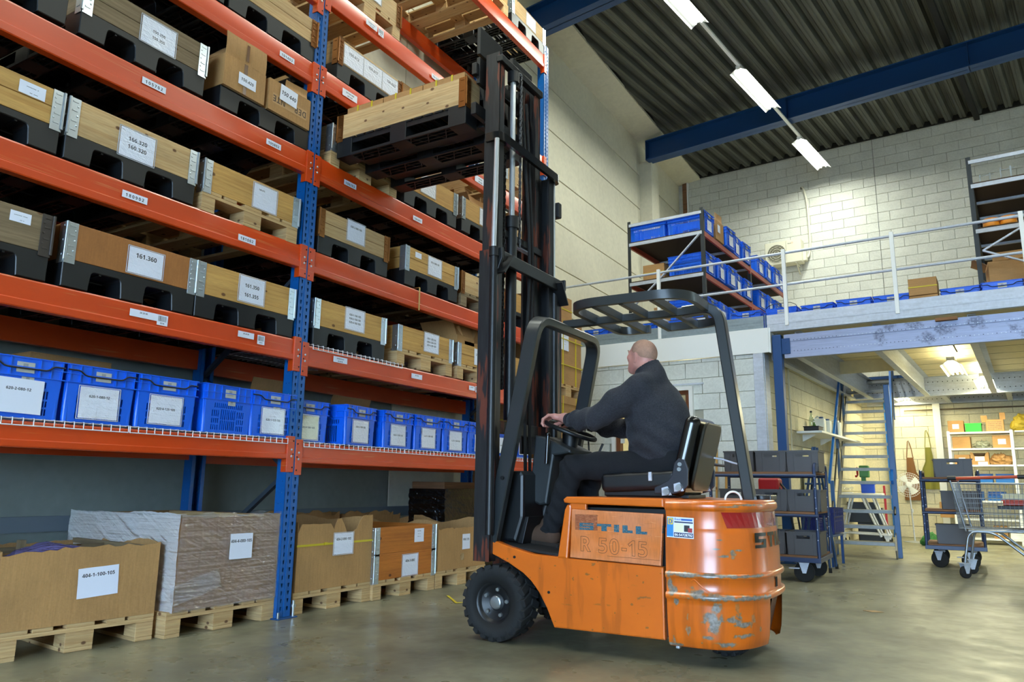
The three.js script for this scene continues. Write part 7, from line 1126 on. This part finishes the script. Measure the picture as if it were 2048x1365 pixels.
// shopping cart
{
  const t = thing('shopping_cart', 'chrome wire shopping cart with orange-red handle at the right edge', 'cart', [0.3, 0, -9.5], -0.12);
  const g = [], W0 = 0.30, r = 0.003, tube2 = (a, b, q = r) => g.push(bar(a, b, q, 5));
  const corner = (s, k, y) => { const f = (y - 0.5) / 0.46; return [mix(-0.30 - 0.03 * f, 0.62 + 0.06 * f, k), y, s * mix(W0 - 0.04, W0 + 0.0, f) * mix(1, 0.82, k)]; };
  for (let i = 0; i <= 9; i++) { const y = 0.5 + 0.46 * i / 9; for (const s of [-1, 1]) tube2(corner(s, 0, y), corner(s, 1, y), i === 9 || i === 0 ? 0.006 : i % 3 ? 0.002 : 0.004); tube2(corner(-1, 0, y), corner(1, 0, y)); tube2(corner(-1, 1, y), corner(1, 1, y)); }
  for (let i = 0; i <= 26; i++) for (const s of [-1, 1]) tube2(corner(s, i / 26, 0.5), corner(s, i / 26, 0.96), 0.002);
  for (let i = 0; i <= 14; i++) { const k = i / 14, L = (q) => { const a = corner(-1, q, 0.5), b = corner(1, q, 0.5); return [mix(a[0], b[0], k), 0.5, mix(a[2], b[2], k)]; }; tube2(L(0), L(1), 0.002); const T0 = (y) => { const a = corner(-1, 0, y), b = corner(1, 0, y); return [a[0], y, mix(a[2], b[2], k)]; }; tube2(T0(0.5), T0(0.96), 0.002); }
  part('basket', g, M.cartWire, t);
  part('handle', [bar([-0.34, 1.0, -0.3], [-0.34, 1.0, 0.3], 0.016, 12), bar([-0.33, 1.01, 0.30], [0.32, 1.03, 0.30], 0.016, 12)], std({ color: 0xb8431f, roughness: 0.4 }), t);
  part('handle_end', [bar([-0.36, 1.01, 0.30], [-0.28, 1.012, 0.30], 0.022, 12), bar([0.26, 1.028, 0.30], [0.34, 1.03, 0.30], 0.022, 12)], M.black, t);
  part('frame', [...[-1, 1].flatMap((s) => [new THREE.TubeGeometry(new THREE.CatmullRomCurve3(bent([[-0.28, 0.14, s * 0.27], [-0.22, 0.47, s * 0.25], [0.0, 0.47, s * 0.24], [0.34, 0.17, s * 0.22], [0.75, 0.16, s * 0.2]], 0.08, 5), false, 'catmullrom', 0), 60, 0.013, 10), bar([-0.24, 0.47, s * 0.25], [-0.34, 1.0, s * 0.3], 0.01, 8), bar([-0.22, 0.475, s * 0.25], [0.6, 0.49, s * 0.2], 0.013, 8)])], M.cartWire, t);
  for (const [x, z, a] of [[-0.28, 0.27, 0.9], [0.52, 0.22, 0.7], [-0.28, -0.27, 0.4], [0.52, -0.22, 0.5]]) castor(t, x, z, 0.06, a);
  part('goods', [rbox(0.5, 0.04, 0.3, 0.3, 0.72, 0, 0.01)], M.black, t);
  for (const [y, c, l] of [[0.74, 0xc23a1a, 'flat red tray lying in the shopping cart'], [0.80, 0xd8d0a8, 'pale flat carton on top in the shopping cart']]) { const b = thing('flat_tray', l, 'tray', [0.62, y, -9.5], -0.12); part('tray', [rbox(0.44, 0.05, 0.3, 0, 0.025, 0, 0.008)], std({ color: c, roughness: 0.5 }), b); part('rim', [box(0.46, 0.01, 0.32, 0, 0.05, 0)], std({ color: c, roughness: 0.4 }), b); }
}
// steel shelving against the rear wall
{
  const O = bw(5.14, 0, 1.16), W = 0.92, t = thing('steel_shelving', 'white steel shelving with cartons by the rear wall below the deck', 'shelving', O, -DY);
  const sp = (x, y, z = -0.1) => { const c = Math.cos(DY), s = Math.sin(DY); return [O[0] + x * c + z * -s, y, O[2] + x * s + z * c]; };
  for (const x of [0, W]) for (const z of [0, -0.45]) part('upright', [rbox(0.045, 1.90, 0.004, x, 0.95, z, 0.001, 1), rbox(0.004, 1.9, 0.045, x + (x ? 0.02 : -0.02), 0.95, z - 0.02, 0.001, 1)], M.white, t);
  const ys = [0.10, 0.42, 0.72, 1.02, 1.32, 1.60, 1.88]; for (const y of ys) part('shelf', [rbox(W, 0.03, 0.46, W / 2, y - 0.015, -0.225, 0.003, 1)], M.white, t);
  const W2 = 0.9; for (const y of [1.02, 1.32, 1.6]) part('shelf', [rbox(W2, 0.03, 0.46, W + 0.03 + W2 / 2, y - 0.015, -0.225, 0.003, 1)], M.white, t); part('upright', [rbox(0.045, 1.9, 0.004, W + W2 + 0.05, 0.95, 0, 0.001, 1)], M.white, t);
  const cb = (l, x, y, w, h, lab) => { const b = closedBox(l, sp(x, y, -0.05), -DY, w, h, 0.3, { tape: false }); if (lab) sheet(b, w * 0.42, h * 0.42, 0, h * 0.5, 0.002, lines(['']), { bg: '#efeee6' }); return b; };
  cb('carton with white note on the left of the shelving top', 0.12, 1.882, 0.24, 0.2, true);
  const gb = bin('green plastic bin on top of the white shelving', sp(0.38, 1.882, -0.05), -DY, 0.24, 0.15, 0.3, null, false); gb.children.forEach((c) => (c.material = M.green));
  const pb = cb('carton with stamped rows of print on the shelving top', 0.70, 1.882, 0.26, 0.2); part('print', [sheetGeo(0.22, 0.16, print(0.22, 0.16, (c, W_, H) => { c.fillStyle = '#6b4a2a'; for (let r = 0; r < 5; r++) for (let k = 0; k < 9; k++) c.fillRect(W_ * (0.06 + k * 0.1), H * (0.1 + r * 0.18), W_ * (0.04 + 0.04 * hash2(r, k, 3)), H * 0.07); }, '#ad8250'), 0, 1, 1).translate(0, 0.1, 0.002)], M.print, pb);
  flap(pb, 0.1, 0.12, -0.14, 0.16, -0.02, -0.4, 0.5); flap(pb, 0.08, 0.12, 0.12, 0.2, -0.02, 0.2);
  const ys2 = thing('yellow_sack', 'crumpled yellow sack at the right end of the shelving top', 'sack', sp(1.12, 1.602 + 0.28, -0.15), -DY); { const g = new THREE.IcosahedronGeometry(0.16, 4), p = g.attributes.position; for (let i = 0; i < p.count; i++) { const k = 1 + 0.5 * (vnoise(p.getX(i) * 22 + 40, p.getY(i) * 22 + 40 + p.getZ(i) * 11, 99, 99, 3) - 0.5); p.setXYZ(i, p.getX(i) * k * 1.3, Math.max(-0.13, p.getY(i) * k), p.getZ(i) * k); } g.computeVertexNormals(); part('sack', [g.translate(0, 0.13, 0)], std({ color: 0xb39a2c, roughness: 0.7 }), ys2); part('tie', [bar([0.02, 0.2, 0], [0.05, 0.3, 0], 0.02, 8)], std({ color: 0x3a3a24 }), ys2); part('board', [box(0.5, 0.02, 0.4, 0.1, -0.01, 0)], M.white, ys2); }
  cb('plain carton on the second shelf of the white shelving', 0.18, 1.602, 0.27, 0.2);
  const sack = (name, l, x, y, w, h, mat) => { const q = thing(name, l, 'bag', sp(x, y, -0.16), -DY); const g = new THREE.IcosahedronGeometry(1, 4), p = g.attributes.position; for (let i = 0; i < p.count; i++) { const k = 1 + 0.6 * (vnoise(p.getX(i) * 4 + 40, p.getY(i) * 4 + 40 + p.getZ(i) * 3, 99, 99, w * 100 | 0) - 0.5); p.setXYZ(i, p.getX(i) * k * w / 2, Math.max(0.0, p.getY(i) * k * h * 0.6 + h * 0.4), p.getZ(i) * k * 0.12); } g.computeVertexNormals(); part('bag', [g], mat, q); part('knot', [new THREE.ConeGeometry(0.02, 0.06, 8).translate(0, h, 0)], mat, q); };
  sack('clear_bag', 'crumpled clear plastic bags on the second shelf', 0.48, 1.602, 0.26, 0.13, phys({ color: 0xb9bca8, roughness: 0.2, transmission: 0.5, thickness: 0 }));
  cb('carton with large white note on the second shelf', 0.775, 1.602, 0.27, 0.21, true);
  cb('low carton on the third shelf of the white shelving', 0.17, 1.322, 0.23, 0.17, true);
  const cut = openBox('carton with cut-out front and two notes on the third shelf', sp(0.43, 1.322, -0.05), -DY, 0.27, 0.14, 0.3, { front: (u) => 0.07 * (1 - smooth(0.1, 0.25, u) * (1 - smooth(0.75, 0.9, u))), side: () => 0.07, back: () => 0.07, bumpy: 0.001, mat: M.cardLight }); sheet(cut, 0.14, 0.075, 0.0, 0.10, 0.002, lines(['']), { bg: '#efeee6' }); sheet(cut, 0.14, 0.06, 0.04, 0.02, 0.003, lines(['']), { bg: '#efeee6' });
  sack('paper_sack', 'torn brown paper wrapping on the third shelf', 0.74, 1.322, 0.32, 0.19, M.cardLight);
  for (const [x, y, l] of [[0.46, 1.022, 'left blue picking bin on the fourth shelf'], [0.76, 1.022, 'right blue picking bin on the fourth shelf'], [0.30, 0.722, 'left blue picking bin seen through the cart'], [0.62, 0.722, 'right blue picking bin seen through the cart']]) { const q = thing('picking_bin', l, 'bin', sp(x, y, 0), -DY, 'blue picking bins'); const m = std({ color: 0x1268b8, roughness: 0.4 }); part('body', [ext([[0, 0], [0.3, 0], [0.3, 0.15], [0.12, 0.15], [0.0, 0.06]], 0.004).rotateY(QT).translate(-0.13, 0, 0), ext([[0, 0], [0.3, 0], [0.3, 0.15], [0.12, 0.15], [0.0, 0.06]], 0.004).rotateY(QT).translate(0.126, 0, 0), box(0.26, 0.06, 0.004, 0, 0.03, -0.002), box(0.26, 0.004, 0.3, 0, 0.002, -0.15), box(0.26, 0.15, 0.004, 0, 0.075, -0.3)], m, q); part('lip', [rbox(0.26, 0.014, 0.014, 0, 0.062, 0, 0.004)], m, q); }
  cb('orange-brown carton with white label low on the shelving behind the trolley', -0.12, 0.42, 0.24, 0.26, true);
  cb('carton on the lowest shelf seen under the cart', 0.62, 0.102, 0.2, 0.2, true);
  const wc = cb('white carton on the lowest shelf at the right edge', 0.85, 0.102, 0.2, 0.2); wc.children.forEach((c) => (c.material = M.white));
}
// standing fan, aprons, cloth
{
  const p = [-0.72, 0, -14.9], t = thing('standing_fan', 'white wire caged standing fan on a thin pole beside the stair foot', 'fan', p);
  part('base', [lathe([[0.001, 0.035], [0.03, 0.03], [0.17, 0.012], [0.175, 0], [0.001, 0]], 28)], M.galvBright, t); part('pole', [bar([0, 0.02, 0], [-0.02, 0.94, 0.0], 0.012, 10), bar([0, 0.5, 0], [0.0, 0.56, 0], 0.02, 10)], M.galvMatt, t);
  part('guard', [...[0.05, 0.09, 0.13, 0.17, 0.205].map((r) => new THREE.TorusGeometry(r, 0.003, 5, 40).translate(-0.02, 0.97, 0.07 - r * 0.15)), ...Array.from({ length: 36 }, (_, i) => { const a = i * Math.PI / 18; return bar([-0.02 + 0.03 * Math.cos(a), 0.97 + 0.03 * Math.sin(a), 0.07], [-0.02 + 0.205 * Math.cos(a), 0.97 + 0.205 * Math.sin(a), 0.04], 0.002, 4); }), new THREE.CylinderGeometry(0.035, 0.035, 0.012, 20).rotateX(QT).translate(-0.02, 0.97, 0.074)], M.white, t);
  for (let i = 0; i < 4; i++) part('blade', [new THREE.CylinderGeometry(0.17, 0.17, 0.004, 12, 1, false, i * Math.PI / 2, 0.8).rotateX(QT).rotateZ(0.15).translate(-0.02, 0.97, 0.03)], std({ color: 0xe8e9df, roughness: 0.4 }), t);
  part('motor', [new THREE.CylinderGeometry(0.05, 0.04, 0.1, 16).rotateX(QT).translate(-0.02, 0.97, -0.03)], M.white, t);
  const apron = (label, u, yT, w, h, col) => { const a = thing('apron', label, 'apron', bw(u, yT, 0.03), -DY); const g = new THREE.PlaneGeometry(1, 1, 16, 24), q = g.attributes.position; for (let i = 0; i < q.count; i++) { const k = 0.5 - q.getY(i), x = q.getX(i); const ww = w * (k < 0.35 ? 0.34 + 0.4 * k : 0.48 + 0.52 * smooth(0.3, 0.6, k)); q.setXYZ(i, x * ww + 0.03 * k, -0.3 - k * h, 0.03 + 0.025 * Math.sin(x * 9 + k * 3) * k); } g.computeVertexNormals(); part('bib', [g], std({ color: col, roughness: 0.8, side: THREE.DoubleSide }), a); part('neck_strap', [tube([[-w * 0.16, -0.3, 0.03], [-0.02, 0, 0.02], [0.0, 0.01, 0.02], [0.03, -0.1, 0.02], [w * 0.17, -0.31, 0.03]], 0.008, 24, 6)], std({ color: col, roughness: 0.8 }), a); part('hook', [bar([0, 0.01, -0.02], [0, 0.0, 0.04], 0.006, 6)], M.galv, a); };
  apron('brown leather apron hanging behind the standing fan', 4.38, 1.79, 0.34, 0.80, 0x7a522c); apron('olive green apron hanging on the rear wall', 4.70, 1.98, 0.30, 0.78, 0x7d7a30);
  const c = thing('green_cloth', 'crumpled green cloth on the floor behind the right trolley', 'cloth', [-0.42, 0, -14.2]); { const g = new THREE.IcosahedronGeometry(0.15, 4), q = g.attributes.position; for (let i = 0; i < q.count; i++) { const k = 1 + 0.7 * (vnoise(q.getX(i) * 26 + 40, q.getZ(i) * 26 + 40 + q.getY(i) * 13, 99, 99, 6) - 0.5); q.setXYZ(i, q.getX(i) * k * 1.1, Math.max(0.002, q.getY(i) * k * 0.9 + 0.06), q.getZ(i) * k); } g.computeVertexNormals(); part('cloth', [g], std({ color: 0x2f6a34, roughness: 0.85 }), c); part('corner', [bar([0.1, 0.02, 0.05], [0.2, 0.005, 0.08], 0.02, 8, 0.006)], std({ color: 0x2f6a34, roughness: 0.85 }), c); }
}
// rolling work table behind the stair, with tools
{
  const t = thing('work_table', 'rolling steel table with A-shaped legs behind the stair treads', 'table', [-1.45, 0, -14.1]);
  part('table_top', [rbox(0.72, 0.04, 0.5, 0, 0.80, 0, 0.004)], M.white, t);
  for (const z of [-0.2, 0.2]) { part('leg', [bar([-0.12, 0.78, z], [-0.28, 0.16, z], 0.018, 10)], M.galvMatt, t); part('leg', [bar([0.04, 0.78, z], [0.30, 0.12, z], 0.018, 10)], M.galvMatt, t); part('leg', [bar([0.2, 0.78, z], [0.42, 0.12, z], 0.016, 10)], M.galvMatt, t); part('rail', [bar([-0.3, 0.17, z], [0.44, 0.15, z], 0.014, 8)], M.galvMatt, t); castor(t, 0.38, z, 0.055, 0.2); castor(t, -0.28, z, 0.055, 0.2); }
  part('drawer_box', [rbox(0.5, 0.34, 0.04, -0.02, 0.50, -0.25, 0.006)], M.black, t);
  const b = thing('blue_tub', 'small bright blue tub on the work table', 'tub', [-1.30, 0.822, -13.95]); part('body', [rbox(0.2, 0.15, 0.16, 0, 0.075, 0, 0.012)], std({ color: 0x0b46c8, roughness: 0.4 }), b); part('rim', [rbox(0.215, 0.02, 0.175, 0, 0.145, 0, 0.006)], std({ color: 0x0b46c8, roughness: 0.4 }), b);
  const v = thing('bench_machine', 'green bench machine standing behind the blue tub', 'machine', [-1.38, 0.822, -14.18]); part('head', [rbox(0.15, 0.20, 0.18, 0.02, 0.36, 0, 0.02)], std({ color: 0x3f7a45, roughness: 0.5 }), v); part('column', [rbox(0.07, 0.28, 0.08, 0, 0.14, 0, 0.01)], std({ color: 0x3f7a45, roughness: 0.5 }), v); part('wheel', [new THREE.TorusGeometry(0.07, 0.01, 8, 20).rotateY(QT).translate(-0.09, 0.36, 0)], M.red, v); part('knob', [new THREE.SphereGeometry(0.02, 10, 8).translate(-0.11, 0.28, 0.02)], M.red, v);
  const f = thing('papers', 'white papers and clear film lying on the left of the work table', 'paper', [-1.66, 0.822, -14.05]); part('sheet', [rbox(0.22, 0.012, 0.2, 0, 0.006, 0, 0.002)], M.paper, f); part('film', [(() => { const g = new THREE.PlaneGeometry(0.24, 0.2, 16, 12).rotateX(-QT), q = g.attributes.position; for (let i = 0; i < q.count; i++) q.setY(i, 0.03 + 0.08 * vnoise(q.getX(i) * 20 + 40, q.getZ(i) * 20 + 40, 99, 99, 4)); g.computeVertexNormals(); return uvm(g); })()], M.film, f);
  const rp = thing('red_upright', 'thin red upright standing behind the work table', 'post', [-1.10, 0, -14.5]); part('tube', [rbox(0.035, 0.95, 0.035, 0, 0.475, 0, 0.005)], M.red, rp); part('foot', [rbox(0.1, 0.02, 0.2, 0, 0.01, 0, 0.003)], M.red, rp);
  const dk = thing('black_case', 'black case on the floor below the work table', 'case', [-1.35, 0, -14.55]); part('body', [rbox(0.4, 0.55, 0.25, 0, 0.275, 0, 0.02)], M.black, dk); part('lid', [rbox(0.41, 0.05, 0.26, 0, 0.55, 0, 0.01)], M.blackGloss, dk);
}
// shelf on the passage wall with bottles
{
  const t = thing('wall_shelf', 'pale wall shelf with a deep apron on the passage wall right of the blue column', 'shelf', mz(-0.03, 0, 1.3), -DY);
  part('board', [rbox(0.34, 0.03, 3.0, 0.17, 1.66, -1.55, 0.004)], M.whiteWood, t); for (const z of [-0.4, -1.5, -2.7]) part('bracket', [ext([[0, 0.1], [0, 0.2], [0.2, 0.2]], 0.02).translate(0, 1.445, z)], M.whiteWood, t);
  part('cabinet_panel', [rbox(0.02, 0.9, 0.9, 0.02, 1.0, -0.7, 0.004)], std({ color: 0xb9b79a, roughness: 0.6 }), t);
  const bottle = (l, w, x, h, r, mat, cap, jug) => { const b = thing(jug ? 'jug' : 'bottle', l, jug ? 'jug' : 'bottle', mz(x, 1.676, w), -DY); part('body', [jug ? rbox(r * 2.2, h * 0.8, r * 1.7, 0, h * 0.4, 0, 0.02) : lathe([[0.001, 0], [r, 0.003], [r, h * 0.55], [r * 0.35, h * 0.8], [r * 0.35, h * 0.93], [0.001, h * 0.93]], 20)], mat, b); part('cap', [new THREE.CylinderGeometry(r * 0.4, r * 0.42, h * 0.08, 14).translate(jug ? r * 0.4 : 0, h * (jug ? 0.85 : 0.95), 0)], cap, b); if (jug) part('handle', [tube([[r * 0.3, h * 0.78, 0], [-r * 0.3, h * 0.92, 0], [-r * 0.9, h * 0.78, 0]], 0.012, 16, 8)], mat, b); };
  const clear = phys({ color: 0xdfe8dc, roughness: 0.08, transmission: 0.9, thickness: 0 }), milk = phys({ color: 0xe6e8dc, roughness: 0.4, transmission: 0.15, thickness: 0 });
  bottle('tall clear bottle with dark cap on the passage shelf', 1.62, 0.12, 0.30, 0.04, clear, M.black);
  bottle('small clear bottle with green content in the black tray', 1.50, 0.18, 0.14, 0.025, phys({ color: 0x4f8a3a, roughness: 0.1, transmission: 0.5, thickness: 0 }), M.white);
  bottle('white jug with blue cap, first on the passage shelf', 2.1, 0.12, 0.28, 0.075, milk, M.steelBlue, true); bottle('white jug with blue cap, second on the passage shelf', 2.5, 0.12, 0.28, 0.075, milk, M.steelBlue, true); bottle('white jug without cap colour, furthest on the passage shelf', 3.1, 0.14, 0.30, 0.08, milk, M.white, true);
  const tr = thing('black_tray', 'small black tray at the near end of the passage shelf', 'tray', mz(0.16, 1.676, 1.52), -DY); part('tray', [rbox(0.2, 0.06, 0.26, 0, 0.03, 0, 0.01)], M.black, tr); part('rim', [rbox(0.215, 0.012, 0.275, 0, 0.06, 0, 0.004)], M.black, tr);
  tag(put(mesh('hanging_cable', [tube([mz(0.2, 1.62, 3.0), mz(0.22, 1.3, 3.0), mz(0.2, 0.9, 2.9), mz(0.1, 0.4, 2.8)], 0.006, 30, 6)], M.black)), 'black cable hanging from the passage shelf', 'cable');
  // broom sticks, red cleaner behind the left trolley
  for (const [u, h, l] of [[-0.72, 1.42, 'taller wooden broom stick leaning on the white block wall'], [-0.60, 1.27, 'shorter wooden broom stick leaning on the white block wall']]) { const b = thing('broom', l, 'broom', mz(u, 0, -0.12), -DY); part('stick', [grainy(bar([0, 0.06, 0.0], [0.02, h, -0.1], 0.014, 10), 'y')], M.pineYellow, b); part('head', [rbox(0.3, 0.06, 0.06, 0, 0.04, 0, 0.01)], M.board, b); }
  const c = thing('red_cleaner', 'red and black machine hanging low on the passage side behind the trolley', 'machine', mz(0.02, 0.62, -0.25), -DY); part('body', [rbox(0.24, 0.17, 0.2, 0, 0.3, 0, 0.03)], M.red, c); part('base', [rbox(0.24, 0.28, 0.2, 0, 0.1, 0, 0.03)], M.black, c); part('stand', [rbox(0.05, 0.64, 0.05, 0, -0.3, 0, 0.005)], M.black, c); part('hose', [tube([[0.1, 0.3, 0.05], [0.2, 0.1, 0.06], [0.26, -0.2, 0.06], [0.28, -0.5, 0.05]], 0.012, 24, 8), tube([[0.1, 0.35, 0.0], [0.26, 0.12, 0.02], [0.32, -0.2, 0.02], [0.33, -0.55, 0.02]], 0.012, 24, 8)], M.black, c);
  crate('dark blue basket low beside the column behind the left trolley', mz(0.45, 0.36, 0.1), -DY, { bail: false }).children.forEach((q) => { if (q.name === 'body' || q.name === 'rim') q.material = std({ color: 0x0c1f66, roughness: 0.5 }); });
  const st = thing('basket_stand', 'low blue stand carrying the dark blue basket', 'stand', mz(0.45, 0, -0.1), -DY); part('top', [rbox(0.42, 0.02, 0.6, 0, 0.345, -0.3, 0.004)], M.steelBlue, st); for (const [x, z] of [[-0.19, -0.02], [0.19, -0.02], [-0.19, -0.58], [0.19, -0.58]]) part('leg', [rbox(0.03, 0.34, 0.03, x, 0.17, z, 0.004)], M.steelBlue, st);
  // blue frame of the second trolley behind the steering wheel
  shelfTrolley('blue trolley by the white wall, seen under the steering wheel', [-3.42, 0, -9.1], 0.7, 0.5, [0.25, 1.0], 1.12, 0.08);
}
// store room behind the door: shelving and a carton in view
{
  const t = thing('store_shelf', 'white shelving in the store room seen through the door behind the driver', 'shelving', mz(-1.7, 0, 1.7), -DY);
  for (const x of [-0.55, -0.1, 0.5]) part('upright', [rbox(0.04, 2.2, 0.04, x, 1.1, 0, 0.003)], M.white, t); for (const y of [0.4, 0.8, 1.15, 1.5, 1.85]) part('shelf', [rbox(1.15, 0.03, 0.4, -0.02, y, -0.2, 0.003)], M.white, t);
  for (const [x, y, w, h, m, l] of [[-0.3, 1.165, 0.2, 0.2, M.white, 'white carton in the store room'], [0.28, 1.865, 0.4, 0.24, M.cardLight, 'orange-brown carton high in the store room'], [0.25, 1.515, 0.4, 0.26, M.cardLight, 'second brown carton in the store room'], [-0.3, 0.815, 0.22, 0.2, std({ color: 0x2f9cc8, roughness: 0.5 }), 'light blue carton in the store room'], [-0.3, 1.515, 0.24, 0.22, M.black, 'black box in the store room']]) closedBox(l, mz(-1.7 + x, y, 1.75), -DY, w, h, 0.25, { mat: m, tape: false });
}
// fallen leaf of card on the floor
tag(put(mesh('floor_scrap', [new THREE.CylinderGeometry(0.07, 0.07, 0.003, 4).scale(1, 1, 0.6).translate(-0.62, 0.0025, -6.35)], M.cardInner)), 'small flat scrap of card lying on the floor right of the forklift', 'scrap');
renderer.render(scene, camera);
